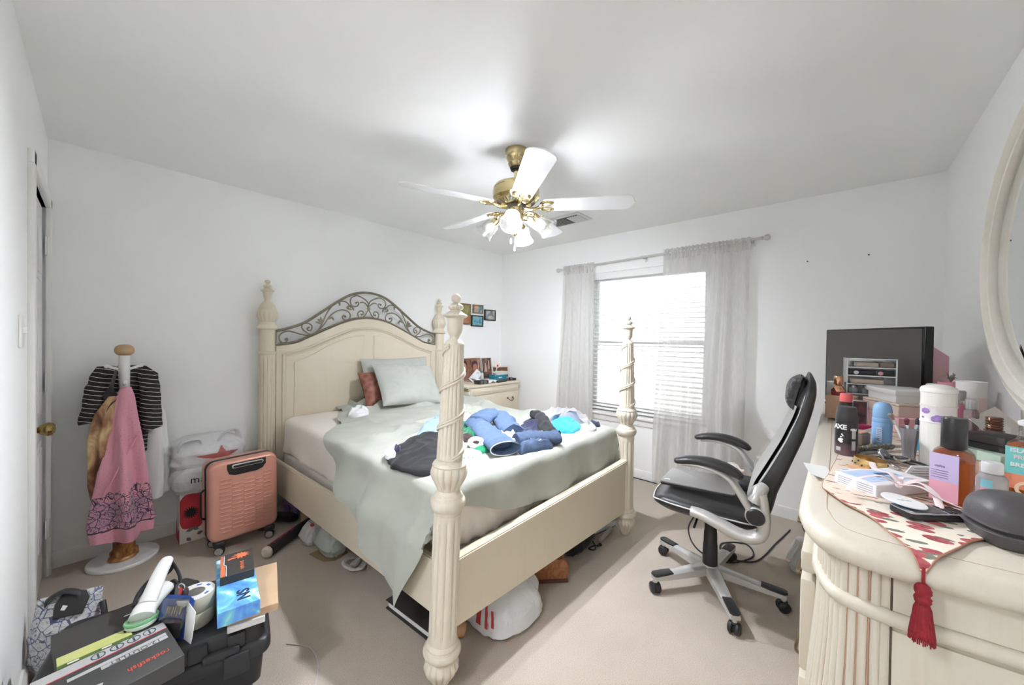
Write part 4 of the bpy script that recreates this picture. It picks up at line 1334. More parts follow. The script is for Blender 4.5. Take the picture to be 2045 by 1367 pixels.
t.set(Base_Color=c, Roughness=.75)
t.p.inputs['Sheen Weight'].default_value = .3
M_pink = t.m
m = hanging([(1.035, KX + .005, KY - .052, .022, .018), (.98, KX + .0, KY - .06, .042, .028), (.86, KX - .005, KY - .075, .06, .04), (.68, KX + .0, KY - .085, .078, .05), (.45, KX - .008, KY - .092, .105, .06), (.28, KX - .012, KY - .095, .125, .065), (.175, KX - .01, KY - .095, .118, .065)], 3, 5, .42, mt=M_pink, n=120, rows=90)
ps = solo(m, 'chiffon_scarf', 'long pink scarf with a dark embroidered border hanging at the front of the coat stand', 'scarf', ang=70)
m = MB(M_pink)
m.tube([(KX + .06, KY - .118, .78), (KX + .02, KY - .135, .69), (KX - .03, KY - .147, .58), (KX - .075, KY - .152, .47), (KX - .1, KY - .15, .40)], [.003, .005, .005, .005, .003], 8, flat=(1, .8))
put(m, 'folded_edge', ps, ang=70)

# ------------------------------------------------------------------ shopping bags and suitcase by the back wall
def plastic(name, col, tr=.25):
    t = NT(name)
    t.set(Base_Color=S(col), Roughness=.38)
    tl = t.n('ShaderNodeBsdfTranslucent', {0: S(col)})
    mx = t.n('ShaderNodeMixShader', {0: tr, 1: t.p.outputs[0], 2: tl.outputs[0]})
    t.link(mx.outputs[0], t.t.nodes['Material Output'].inputs[0])
    t.bump(t.noise(16, 5, .65, dist=.6).outputs[0], .55, .02)
    return t.m
M_plast = plastic('white_plastic_film', (238, 238, 238))
M_plast2 = plastic('grey_plastic_film', (222, 220, 218))
M_plastg = plastic('greenish_plastic_film', (206, 214, 206))
class Bag:
    def __init__(s, c, secs, seed, rough=.16, ff=5):
        s.c, s.secs, s.seed, s.rough, s.ff = Vector(c), secs, seed, rough, ff
        s.z0, s.z1 = secs[0][0], secs[-1][0]
    def at(s, a, z, off=0):
        rx, ry, dx, dy = [table([(q[0], q[k]) for q in s.secs], z) for k in (1, 2, 3, 4)]
        ca, sa = cos(a), sin(a)
        p = .75
        ex, ey = abs(ca) ** p * (1 if ca > 0 else -1), abs(sa) ** p * (1 if sa > 0 else -1)
        f = 1 + s.rough * (fold(ca * .35 + z * .9, sa * .35 + z * 1.7, s.seed, s.ff)) + off / max(rx, ry)
        return Vector((s.c.x + dx + ex * rx * f, s.c.y + dy + ey * ry * f, s.c.z + z))
    def mesh(s, mt, n=90, rows=54):
        m = MB(mt)
        m.grid(lambda u, v: s.at(2 * pi * u, lerp(s.z0, s.z1, v)), n, rows, cu=True)
        b, t_ = [s.at(2 * pi * k / n, s.z0) for k in range(n)], [s.at(2 * pi * k / n, s.z1) for k in range(n)]
        m.add(b, [tuple(range(n))]); m.add(t_, [tuple(range(n))])
        return m
    def decal(s, mt, pts, name, parent, off=.004, rings=6):
        """a star-shaped mark on the surface; pts: (angle, z)"""
        cx = sum(p[0] for p in pts) / len(pts); cz = sum(p[1] for p in pts) / len(pts)
        m = MB(mt)
        out = []
        k = 5
        for a, b in zip(pts, pts[1:] + pts[:1]):
            for i in range(k): out.append((lerp(a[0], b[0], i / k), lerp(a[1], b[1], i / k)))
        N = len(out)
        vs = [s.at(cx, cz, off)]; fs = []
        for r in range(1, rings + 1):
            for p in out: vs.append(s.at(lerp(cx, p[0], r / rings), lerp(cz, p[1], r / rings), off))
        for i in range(N):
            j = (i + 1) % N
            fs.append((0, 1 + i, 1 + j))
            for r in range(rings - 1): fs.append((1 + r * N + i, 1 + (r + 1) * N + i, 1 + (r + 1) * N + j, 1 + r * N + j))
        m.add(vs, fs)
        return put(m, name, parent, ang=80)
M_red = mat('print_red', (196, 62, 66), .5)
M_red2 = mat('star_red', (188, 104, 98), .5)
M_ink = mat('print_black', (34, 33, 36), .5)
# gift bag
def paint_bag(name, body):
    t = NT(name); t.set(Base_Color=S(body), Roughness=.5); return t.m
M_giftw = mat('gift_paper_cream', (236, 228, 216), .5)
M_giftr = mat('gift_paper_red', (190, 46, 58), .5, col2=(206, 66, 74), vs=9)
M_leafg = mat('leaf_grey', (112, 116, 118), .6)
gx0, gx1, gy0, gy1, gz = -3.192, -2.93, -.215, -.085, .315
gb = thing('gift_bag', 'paper gift bag with a red poppy under the white plastic bags', 'gift bag', ((gx0 + gx1) / 2, (gy0 + gy1) / 2, 0))
m = MB(M_giftw)
m.add([(gx0, gy0, .002), (gx1, gy0, .002), (gx1, gy1, .002), (gx0, gy1, .002), (gx0 + .004, gy0 + .02, gz), (gx1, gy0 + .02, gz), (gx1, gy1 - .02, gz), (gx0 + .004, gy1 - .02, gz)],
      [(0, 3, 2, 1), (0, 1, 5, 4), (1, 2, 6, 5), (2, 3, 7, 6), (3, 0, 4, 7), (4, 5, 6, 7)]); put(m, 'paper_body', gb, smooth=False)
m = MB(M_giftr)
m.add([(gx0 - .001, gy1, .004), (gx0 - .001, gy0, .004), (gx0 - .001, gy0 + .004, .11), (gx0 - .001, gy0 + .06, .06), (gx0 - .001, gy1 - .01, .14)], [(0, 1, 2, 3, 4)]); put(m, 'red_side_print', gb, smooth=False)
def front(x, z, e=.0015): return Vector((gx0 + .004 * z / gz + x, gy0 + .02 * z / gz - e, z))
def fan_print(mt, c, rad, nm, e, n=96, squash=1):
    m = MB(mt)
    vs = [front(c[0], c[1], e)]; 
    for k in range(n):
        a = 2 * pi * k / n; r = rad(a)
        vs.append(front(max(.001, min(gx1 - gx0 - .002, c[0] + r * cos(a))), max(.004, min(gz - .002, c[1] + r * sin(a) * squash)), e))
    m.add(vs, [(0, 1 + k, 1 + (k + 1) % n) for k in range(n)])
    return put(m, nm, gb, smooth=False)
fan_print(M_giftr, (.075, .205), lambda a: .115 * (1 + .09 * cos(4 * a + .6) + .05 * cos(9 * a)), 'poppy_petals', .0012)
fan_print(M_ink, (.055, .19), lambda a: .033 * (1 + .28 * cos(17 * a)), 'poppy_centre', .0024, squash=.95)
for (x, z, an, l) in ((.03, .075, .2, .045), (.095, .07, 2.6, .04), (.035, .035, -.9, .035), (.085, .04, .3, .035)):
    m = MB(M_leafg)
    pts = [(x + cos(an) * l * u - sin(an) * w, z + sin(an) * l * u + cos(an) * w) for u, w in ((0, 0), (.3, .010), (.6, .010), (1, 0), (.6, -.010), (.3, -.010))]
    m.add([front(max(.002, p), max(.005, q), .002) for p, q in pts], [tuple(range(6))]); put(m, 'leaf_print', gb, smooth=False)
m = MB(mat('gift_tag', (240, 234, 222), .5)); m.add([front(.118, .11, .003), front(.19, .11, .003), front(.19, .20, .003), front(.118, .20, .003)], [(0, 1, 2, 3)]); put(m, 'cream_panel', gb, smooth=False)
# two department-store bags on top
lb = Bag((-3.04, -.155, .318), [(0, .165, .085, 0, 0), (.03, .185, .105, 0, 0), (.09, .19, .112, -.005, 0), (.14, .18, .105, .0, 0), (.165, .15, .085, 0, 0)], 4, .10)
b1 = thing('plastic_bag', 'white plastic bag with black letters resting on the poppy gift bag', 'plastic bag', (-3.04, -.155, .318), 0, 'white plastic bags by the back wall')
put(lb.mesh(M_plast), 'film', b1, ang=80)
ub = Bag((-3.04, -.145, .478), [(0, .16, .085, 0, 0), (.03, .19, .1, 0, 0), (.09, .198, .105, 0, 0), (.13, .19, .09, .0, 0), (.165, .165, .06, -.01, 0), (.20, .10, .03, -.02, .01)], 9, .13)
b2 = thing('plastic_bag', 'white plastic bag with a red star, topmost of the bags by the wall', 'plastic bag', (-3.04, -.145, .478), 0, 'white plastic bags by the back wall')
put(ub.mesh(M_plast), 'film', b2, ang=80)
star = [(-pi / 2 + .20 + (.52 if k % 2 == 0 else .2) * cos(pi / 2 + k * pi / 5) * 1.0, .062 + (.066 if k % 2 == 0 else .026) * sin(pi / 2 + k * pi / 5)) for k in range(10)]
ub.decal(M_red2, star, 'star_print', b2, .006)
for q in ([(-3.2, -.2, .6), (-3.18, -.22, .66), (-3.1, -.21, .665), (-3.08, -.2, .61)], [(-3.0, -.2, .63), (-2.95, -.2, .685), (-2.89, -.18, .68), (-2.87, -.17, .62)]):
    m = MB(M_plast); m.tube(spline(q, 6), .022, 10, flat=(1, .3)); put(m, 'handle', b2, ang=80)
for chx, a in (('m', -.31), ('a', -.11)):
    p = lb.at(-pi / 2 + a, .098, .008); q = lb.at(-pi / 2 + a + .06, .098, .008)
    text(chx, .062, M_ink, b1, frame(p + Vector((0, -.004, 0)), q - p, (0, .15, 1)), 'letter_print', .0006)

M_rose = mat('rose_gold_shell', (216, 158, 140), .3, .2, col2=(210, 150, 132), vs=3)
M_blackp = mat('black_plastic', (44, 43, 44), .4)
M_blackr = mat('black_rubber', (38, 38, 39), .6)
M_silver = mat('silver_trim', (206, 206, 206), .25, .8)
sc_ = thing('suitcase', 'rose gold hard shell suitcase on wheels beside the bed', 'suitcase', (-2.905, -.42, 0))
SM = T(-2.908, -.532, .078) @ RZ(radians(3)) @ RX(radians(-3))
W_, H_, D_ = .37, .485, .20          # local: x across, y into depth, z up
def rrect(w, h, r, n=8):
    out = []
    for cx_, cy_, a0 in ((w / 2 - r, h / 2 - r, 0), (-w / 2 + r, h / 2 - r, 90), (-w / 2 + r, -h / 2 + r, 180), (w / 2 - r, -h / 2 + r, 270)):
        for k in range(n + 1):
            a = radians(a0 + 90 * k / n); out.append((cx_ + r * cos(a), cy_ + r * sin(a)))
    return out
UP = SM @ T(0, 0, H_ / 2) @ Matrix(((1, 0, 0, 0), (0, 0, -1, 0), (0, 1, 0, 0), (0, 0, 0, 1)))   # xy -> xz, extrude to -y
m = MB(M_rose); m.prism(rrect(W_, H_, .05), .085, UP @ T(0, 0, -.085), bev=.022, seg=4); put(m, 'front_shell', sc_)
m = MB(M_blackp); m.prism(rrect(W_ + .004, H_ + .004, .05), .02, UP @ T(0, 0, -.104), bev=.004); put(m, 'zip_band', sc_)
m = MB(M_rose); m.prism(rrect(W_, H_, .05), .085, UP @ T(0, 0, -.188), bev=.022, seg=4); put(m, 'rear_shell', sc_)
m = MB(M_rose)
for c, (x0, x1) in enumerate(((-.135, -.075), (-.07, -.012), (-.008, .05), (.055, .097), (.10, .148))):
    for k in range(14):
        z = -H_ / 2 + .055 + k * .0245 + (.010 if c % 2 else 0)
        if z > (H_ / 2 - .135 if c in (1, 2, 3) else H_ / 2 - .10): continue
        m.box(((x0 + x1) / 2, z, .0), (x1 - x0, .009, .009), UP, bev=.004, seg=2)
put(m, 'shell_ribs', sc_)
m = MB(M_blackp); hp = [(-.095, .222), (.115, .222), (.115, .185), (.095, .158), (.06, .148), (-.055, .148), (-.085, .16), (-.095, .19)]
m.prism(hp, .008, UP @ T(0, 0, -.003), bev=.003); hd = put(m, 'handle_recess', sc_)
m = MB(M_silver); m.prism(rrect(.175, .026, .012, 5), .012, UP @ T(.012, .205, .004), bev=.004); put(m, 'trolley_handle', hd)
m = MB(M_blackp); m.prism(rrect(.155, .012, .005, 4), .003, UP @ T(.012, .205, .0155)); put(m, 'grip', hd)
m = MB(M_blackp); m.tube([SM @ Vector(p) for p in spline([(-W_ / 2 - .002, .09, .14), (-W_ / 2 - .022, .09, .16), (-W_ / 2 - .024, .09, .25), (-W_ / 2 - .022, .09, .30), (-W_ / 2 - .002, .09, .32)], 4)], .009, 8, flat=(1.6, .6)); put(m, 'side_handle', sc_)
for x in (-.135, .135):
    for y in (.02, .16):
        m = MB(M_blackp); m.box((x, y, -.012), (.06, .05, .04), SM, bev=.012, seg=3)
        wh = put(m, 'wheel_housing', sc_)
        c = SM @ Vector((x, y - .012, 0)); c.z = .0275
        m = MB(M_blackr); A = T(*c) @ RZ(radians(-25)) @ RX(pi / 2)
        m.lathe([(.015, -.014), (.024, -.014), (.0275, -.009), (.0275, .009), (.024, .014), (.015, .014)], 28, A)
        w2 = put(m, 'wheel', sc_)
        m = MB(M_silver); m.lathe([(0, -.0155), (.006, -.016), (.007, -.013), (0, -.012)], 16, A @ RX(pi))
        for k in range(8): m.box((.0115, 0, 0), (.014, .0035, .003), A @ RZ(k * pi / 4) @ T(0, 0, .0145))
        m.lathe([(.0185, .013), (.0215, .0155), (.0185, .0155)], 24, A)
        m.lathe([(0, .013), (.006, .0155), (0, .0165)], 16, A)
        put(m, 'hub', w2)

# ------------------------------------------------------------------ black tote with things on its lid
M_tote = mat('black_tote_plastic', (46, 46, 47), .42, bump=.1, bs=300)
M_card = mat('kraft_card', (204, 172, 138), .7, col2=(196, 164, 130), vs=8)
tr = thing('storage_tote', 'large black plastic storage tote covered with boxes and tools', 'storage box', (-3.385, -1.62, 0), radians(-12))
TM = T(-3.385, -1.62, 0) @ RZ(radians(-12))
m = MB(M_tote)
def ring_box(m, M, secs, r=.03):
    """a tub: (z, w, d) sections"""
    n = 0; vs = []; fs = []
    for z, w, d in secs:
        p = rrect(w, d, r, 5); n = len(p); vs += [(x, y, z) for x, y in p]
    for j in range(len(secs) - 1):
        for k in range(n): fs.append((j * n + k, j * n + (k + 1) % n, (j + 1) * n + (k + 1) % n, (j + 1) * n + k))
    fs.append(tuple(reversed(range(n)))); fs.append(tuple((len(secs) - 1) * n + k for k in range(n)))
    m.add(vs, fs, M)
ring_box(m, TM, [(0, .46, .28), (.012, .48, .30), (.13, .50, .32), (.14, .54, .355), (.235, .555, .37), (.25, .556, .372)])
put(m, 'tub', tr)
m = MB(M_tote)
ring_box(m, TM, [(.248, .585, .40), (.262, .595, .41), (.285, .595, .41), (.296, .585, .398), (.30, .565, .38), (.335, .555, .37), (.352, .545, .36), (.358, .53, .345)])
for x in (-.16, .16): m.box((x, -.195, .30), (.10, .03, .03), TM, bev=.008)
for x in (-.2, -.1, 0, .1, .2): m.box((x, -.19, .325), (.05, .02, .05), TM, bev=.006)
put(m, 'lid', tr)
for x in (-.2, .2):
    m = MB(M_tote); m.box((x, -.21, .255), (.07, .014, .07), TM, bev=.006); put(m, 'latch', tr)
LZ = .3585
# cardboard, white carton, blue box, black box
def flat_box(M, w, d, h, mt, bev=.0015):
    m = MB(mt); m.box((0, 0, h / 2), (w, d, h), M, bev=bev, seg=1); return m
BM = T(-3.175, -1.705, LZ) @ RZ(radians(-15))
m = flat_box(BM @ T(.012, .005, 0), .105, .33, .022, mat('white_carton', (232, 230, 226), .55))
m2 = put(m, 'carton'); tag(m2, 'white carton under the brown cardboard on the black tote', 'carton')
m = flat_box(BM @ T(.028, -.012, .0225), .15, .28, .026, M_card); solo(m, 'cardboard_box', 'thin brown cardboard box between the white carton and the blue box', 'box')
t = NT('blue_wave_print')
q = t.noise(9, 3, .55, dist=1.2).outputs[0]
t.set(Base_Color=t.ramp(q, [(.34, S(84, 140, 226)), (.46, S(104, 170, 238)), (.54, S(120, 206, 224)), (.62, S(228, 242, 250)), (.68, S(110, 176, 236))]), Roughness=.35)
M_bluebox = t.m
XM = BM @ T(-.025, -.01, .049) @ RZ(radians(6))
bb = thing('blue_box', 'glossy blue box with dark letters lying under a small black box', 'box', XM.translation)
m = flat_box(XM, .115, .355, .05, M_bluebox); put(m, 'carton', bb)
text('SN', .05, mat('print_navy', (36, 52, 84), .5), bb, XM @ T(.012, -.115, .0506) @ RZ(pi / 2) @ RZ(pi), 'letter_print', bold=.0015)
kb = thing('black_box', 'small black box with an orange sun print on the blue box', 'box', (XM @ Vector((0, .06, .05))))
KM = XM @ T(.005, .06, .0502) @ RZ(radians(-2))
m = flat_box(KM, .10, .165, .03, mat('black_carton', (60, 57, 55), .5)); put(m, 'carton', kb)
M_orange = mat('print_orange', (222, 120, 82), .5)
m = MB(M_orange); sx = [(.012, .045)]
pts = [((.030 if k % 2 == 0 else .017) * cos(2 * pi * k / 26) + .012, (.026 if k % 2 == 0 else .015) * sin(2 * pi * k / 26) + .048) for k in range(26)]
m.prism(pts, .0006, KM @ T(0, 0, .03)); m.prism([(-.03, .036), (.0, .052), (.0, .04), (-.026, .028)], .0006, KM @ T(0, 0, .03)); put(m, 'sun_print', kb, smooth=False)
m = MB(M_orange); m.prism([(-.0495, -.08), (-.036, -.08), (-.036, -.01), (-.043, 0), (-.043, .075), (-.0495, .075)], .0006, KM @ T(0, 0, .03)); put(m, 'orange_band', kb, smooth=False)
m = MB(M_wht); m.prism([(-.034, -.08), (-.0315, -.08), (-.0315, -.006), (-.0385, .004), (-.0385, .075), (-.041, .075), (-.041, .002), (-.034, -.008)], .0006, KM @ T(0, 0, .03)); put(m, 'white_line', kb, smooth=False)
text('SAHARA', .017, M_orange, kb, KM @ T(.014, -.03, .0304) @ RZ(-pi / 2), 'letter_print')
# packing tape: two rolls stacked
t = NT('tape_roll'); t.set(Base_Color=S(206, 200, 178), Roughness=.25); t.p.inputs['Transmission Weight'].default_value = .15
M_tape = t.m
M_core = mat('tape_core_card', (226, 224, 220), .6)
for k, (z, lab, mt_) in enumerate(((LZ, 'lower roll of clear packing tape in the stack on the tote', M_tape), (LZ + .0515, 'upper roll of packing tape with a blue printed rim, topmost of the stack', M_tape))):
    c = (-3.318 + .003 * k, -1.70 + .004 * k)
    rl = thing('packing_tape', lab, 'tape', (*c, z), 0, 'packing tape rolls')
    m = MB(mt_); m.lathe([(.04, .001), (.052, .001), (.0535, .003), (.0535, .048), (.052, .05), (.04, .05), (.04, .001)], 44, T(*c, z)); put(m, 'tape_winding', rl)
    m = MB(M_core); m.lathe([(.036, .001), (.0398, .001), (.0398, .05), (.036, .05), (.036, .001)], 40, T(*c, z)); put(m, 'core', rl)
    if k:
        m = MB(M_core); m.lathe([(.026, .0502), (.0525, .0502), (.0525, .0508), (.026, .0508), (.026, .0502)], 40, T(*c, z)); put(m, 'rim_label', rl)
        m = MB(mat('label_blue', (74, 108, 186), .5))
        for a in (.2, 1.0, 1.9, 3.0, 4.1, 5.2): m.lathe([(.036, .0509), (.044, .0509), (.044, .0512), (.036, .0512), (.036, .0509)], 5, T(*c, z) @ RZ(a), arc=.35)
        put(m, 'blue_print', rl)
# blister pack, standing
bp = thing('blister_pack', 'blue and black blister pack with small screws standing on the tote', 'blister pack', (-3.37, -1.73, LZ))
PM = T(-3.385, -1.735, LZ + .002) @ RZ(radians(-50)) @ RX(radians(72)) @ Matrix.Scale(.72, 4)
m = MB(mat('blister_blue', (52, 92, 178), .3, col2=(40, 66, 140), vs=9)); m.prism([(-.075, -.002), (.06, -.002), (.075, .012), (.075, .15), (.045, .17), (-.05, .17), (-.075, .15)], .002, PM); put(m, 'card', bp)
m = MB(M_blackp); m.prism([(-.05, .01), (.05, .01), (.055, .07), (.03, .08), (-.045, .08)], .018, PM @ T(0, 0, .002), bev=.004); put(m, 'black_tray', bp)
m = MB(thin_glass('blister_clear', (.95, .96, .98, 1), .12)); m.box((0, .1, .014), (.11, .12, .024), PM, bev=.008); put(m, 'clear_bubble', bp)
m = MB(M_brass)
for k in range(6): m.cyl(PM @ Vector((-.035 + .012 * k, .09 + .008 * (k % 2), .01)), PM @ Vector((-.03 + .012 * k, .13, .014)), .003, 8)
put(m, 'screws', bp)
pk2 = thing('blister_pack', 'narrow dark and red hanging pack leaning on the tape rolls', 'blister pack', (-3.342, -1.72, LZ))
PM = T(-3.368, -1.70, LZ + .002) @ RZ(radians(-70)) @ RX(radians(80)) @ Matrix.Scale(.8, 4)
m = MB(mat('pack_dark', (70, 60, 60), .4)); m.prism(rrect(.085, .17, .012), .006, PM @ T(0, .087, 0), bev=.002); put(m, 'card', pk2)
m = MB(M_red); m.box((.0, .13, .008), (.02, .07, .004), PM, bev=.001); put(m, 'red_print', pk2)
m = MB(M_silver); m.tube([PM @ Vector((.02 * cos(a), .168 + .012 * sin(a), .006)) for a in [2 * pi * k / 16 for k in range(16)]], .0018, 6, closed=True); put(m, 'hanging_hook', pk2)
m = MB(M_wht); PM = T(-3.352, -1.775, LZ + .002) @ RZ(radians(-75)) @ RX(radians(78)) @ Matrix.Scale(.8, 4); m.prism([(-.045, 0), (.05, 0), (.05, .02), (.035, .11), (-.045, .13)], .003, PM, bev=.001); solo(m, 'paper_tag', 'white card standing in front of the tape rolls', 'card')
# white cordless tool with black cable
ir = thing('hair_clipper', 'white handheld clipper with a coiled black cord on the tote', 'clipper', (-3.40, -1.50, LZ))
IM = T(-3.435, -1.645, LZ + .0505) @ Matrix.Scale(.92, 4)
m = MB(M_wht)
m.tube([IM @ Vector(p) for p in spline([(.005, .005, .05), (.02, .03, .075), (.04, .07, .105), (.062, .11, .128), (.068, .122, .13)], 5)], [.026 - .008 * (k / 20) for k in range(21)], 16, flat=(1, .8))
put(m, 'handle', ir)
m = MB(M_wht); m.tube([IM @ Vector(p) for p in spline([(-.012, -.03, .022), (.0, .0, .035), (.03, .05, .04), (.06, .09, .042)], 5)], [.034 - .0005 * k for k in range(16)], 16, flat=(1, .85)); put(m, 'body', ir)
m = MB(mat('green_plastic', (126, 186, 134), .4)); m.tube([IM @ Vector((-.012 + .04 * cos(a), -.028 + .03 * sin(a), .018)) for a in [2 * pi * k / 24 for k in range(24)]], .006, 8, closed=True); put(m, 'green_ring', ir)
m = MB(mat('pale_green_plastic', (206, 216, 202), .4)); m.lathe([(0, .0), (.038, .0), (.043, .006), (.041, .014), (0, .016)], 28, IM @ T(-.012, -.028, 0)); put(m, 'base_cup', ir)
m = MB(M_blackr)
m.tube([IM @ Vector(p) for p in spline([(.068, .125, .125), (.085, .13, .10), (.07, .13, .075), (.02, .10, .085), (-.015, .05, .075), (-.03, .02, .05), (-.02, .03, .07), (.03, .09, .10), (.07, .14, .12), (.09, .15, .09), (.105, .12, .05), (.10, .09, .03), (.085, .10, .05), (.07, .12, .03)], 7)], .0055, 8)
put(m, 'cord', ir)
m = MB(M_blackp); m.box((0, 0, .035), (.06, .08, .07), T(-3.325, -1.545, LZ) @ RZ(.5), bev=.012); solo(m, 'charger_block', 'black charger block behind the white clipper', 'charger')
# flat black box (left) with a yellow card
fb = thing('laptop_box', 'flat matt black box with a short white line, at the left on the tote', 'box', (-3.50, -1.615, LZ))
FM = T(-3.498, -1.62, LZ) @ RZ(radians(6))
m = flat_box(FM, .262, .205, .05, mat('matt_black_card', (66, 64, 62), .6)); put(m, 'carton', fb)
m = MB(M_wht); m.box((.03, .035, .0502), (.022, .004, .0008), FM); put(m, 'white_line', fb)
yc_ = thing('yellow_card', 'yellow green card lying on the flat black box', 'card', (-3.545, -1.67, LZ + .05))
YM = FM @ T(-.055, -.07, .051) @ RZ(radians(-2))
m = flat_box(YM, .15, .045, .003, mat('yellow_green_card', (206, 208, 138), .55, col2=(196, 200, 124), vs=12)); put(m, 'card', yc_)
m = MB(mat('card_green', (92, 112, 54), .5)); m.box((0, -.03, .0012), (.15, .014, .0024), YM); put(m, 'green_band', yc_)
m = MB(M_wht); m.box((-.045, -.03, .003), (.022, .006, .0008), YM); m.box((.02, -.03, .003), (.02, .006, .0008), YM); put(m, 'white_print', yc_)
m = MB(M_ink); m.box((.062, .008, .0032), (.006, .014, .0006), YM); put(m, 'slot', yc_)
# power strip box
pb = thing('power_strip_box', 'dark box with a grey strip and red logo lying at the front of the tote', 'box', (-3.52, -1.835, LZ))
QM = T(-3.518, -1.835, LZ) @ RZ(radians(7))
M_pdu = mat('charcoal_carton', (72, 71, 70), .5)
m = flat_box(QM, .27, .215, .052, M_pdu); put(m, 'carton', pb)
M_lgrey = mat('print_light_grey', (188, 187, 186), .5)
m = MB(M_lgrey); m.box((-.0, .087, .0522), (.266, .038, .0006), QM); put(m, 'grey_strip', pb)
m = MB(M_red); m.box((0, .066, .0523), (.266, .004, .0006), QM); put(m, 'red_line', pb)
for x in (.062, .026, -.012, .097):
    m = MB(mat('socket_teal', (62, 84, 96), .4)); m.lathe([(.0125, .0), (.015, .0), (.015, .0008), (.0125, .0008), (.0125, 0)], 26, QM @ T(x, .087, .0526))
    m.box((0, 0, .0004), (.004, .02, .0008), QM @ T(x, .087, .0526)); put(m, 'socket_print', pb)
m = MB(M_lgrey); m.box((.025, .037, .0523), (.2, .014, .0005), QM); m.box((.055, .02, .0523), (.14, .016, .0005), QM); put(m, 'text_bar', pb)
text('12-OUTLET', .019, mat('print_dark_grey', (84, 84, 84), .5), pb, QM @ T(.055, .02, .0528) @ RZ(pi), 'letter_print', sx=1.15)
text('rocketfish', .026, mat('print_red_orange', (224, 84, 62), .5), pb, QM @ T(.07, -.05, .0524) @ RZ(pi), 'logo_lettering', sx=.85)
m = MB(M_lgrey); m.box((-.03, -.06, .0522), (.05, .022, .0004), QM @ RZ(-.3)); put(m, 'grey_print', pb)

# patterned handbag against the left wall
t = NT('paisley_canvas')
v1 = t.n('ShaderNodeTexVoronoi', {'Vector': t.obj(), 'Scale': 26}, feature='DISTANCE_TO_EDGE').outputs[0]
wv = t.noise(34, 3, .6, dist=1.8).outputs[0]
c = t.ramp(wv, [(.36, S(112, 118, 146)), (.44, S(206, 206, 208)), (.56, S(226, 225, 222)), (.64, S(170, 172, 182))])
c = t.mix(t.math('LESS_THAN', v1, .03), c, S(96, 102, 132))
t.set(Base_Color=c, Roughness=.7); t.bump(t.noise(8, 3).outputs[0], .4, .02)
M_pais = t.m
hb_ = thing('handbag', 'white and blue grey paisley handbag slumped between the left wall and the black tote', 'handbag', (-3.61, -1.03, 0))
HM = T(-3.632, -1.03, 0)
def purse(u, v):
    a = 2 * pi * u
    rx = table([(0, .07), (.2, .09), (.6, .098), (1, .092)], v); ry = table([(0, .06), (.3, .08), (.7, .075), (1, .014)], v)
    f = 1 + .16 * fold(cos(a) * .25 + v * .3, sin(a) * .25 + v * .6, 4, 4) * (1 - v)
    x, y = cos(a) * rx * f, sin(a) * ry * f
    z = lerp(0, .285, v) + .03 * v * v * (abs(cos(a)) - .5) + .01 * sin(a * 3) * v
    an = -.35
    return (x * cos(an) - y * sin(an) + .02 * v * v, x * sin(an) + y * cos(an) - .03 * v, z)
m = MB(M_pais); m.grid(purse, 90, 50, cu=True, M=HM)
for v_ in (0, 1): m.add([HM @ Vector(purse(k / 90, v_)) for k in range(90)], [tuple(range(90))])
put(m, 'body', hb_, ang=75)
M_blkl = mat('black_leather', (52, 50, 50), .4, bump=.2, bs=200)
m = MB(M_blkl); m.tube([HM @ Vector(p) for p in spline([(-.045, -.01, .27), (-.04, -.015, .30), (.0, -.03, .322), (.04, -.045, .305), (.045, -.055, .28)], 6)], .007, 8, flat=(1.7, .6)); put(m, 'handle', hb_)
m = MB(M_blkl); m.prism([(-.04, -.03), (.04, -.035), (.05, .02), (.035, .05), (-.03, .055), (-.045, .02)], .014, HM @ T(.02, -.055, .262) @ RZ(-.3) @ RX(radians(52)), bev=.005); put(m, 'flap', hb_)
m = MB(M_wht); m.prism([(-.008, -.006), (.004, -.01), (.01, .004), (-.004, .01)], .001, HM @ T(.02, -.055, .262) @ RZ(-.3) @ RX(radians(52)) @ T(-.015, .0, .0145)); put(m, 'badge', hb_)
m = MB(M_blkl); m.tube([HM @ Vector(p) for p in spline([(.105, -.07, .25), (.11, -.10, .20), (.105, -.12, .14)], 5)], .010, 10); put(m, 'zip_trim', hb_)

# striped laundry at the lower edge
t = NT('grey_striped_cotton')
X = t.xyz()
w = t.math('FRACT', t.math('MULTIPLY', t.math('ADD', X[0], t.math('MULTIPLY', X[1], .5)), 15))
t.set(Base_Color=t.ramp(w, [(.0, S(208, 203, 200)), (.55, S(212, 210, 208)), (.62, S(152, 160, 172)), (.7, S(214, 213, 212)), (.86, S(166, 172, 180)), (.92, S(208, 203, 200))]), Roughness=.85)
lm_ = heap([(-3.56, -2.16), (-3.44, -2.0), (-3.33, -1.935), (-3.20, -1.93), (-3.08, -2.02), (-3.06, -2.2), (-3.16, -2.36), (-3.4, -2.4), (-3.55, -2.3)], .36, .003, 13, t.m, 4, .12, 3.4)
solo(lm_, 'laundry_heap', 'grey white striped laundry heaped in front of the black tote', 'laundry', ang=70)
m = MB(mat('thin_white_wire', (196, 196, 194), .5))
m.tube(spline([(-2.99, -1.56, .004), (-2.93, -1.66, .004), (-2.94, -1.78, .004), (-3.0, -1.9, .004), (-3.02, -2.05, .004)], 8), .0022, 6)
solo(m, 'thin_cable', 'thin pale cable on the carpet right of the black tote', 'cable')

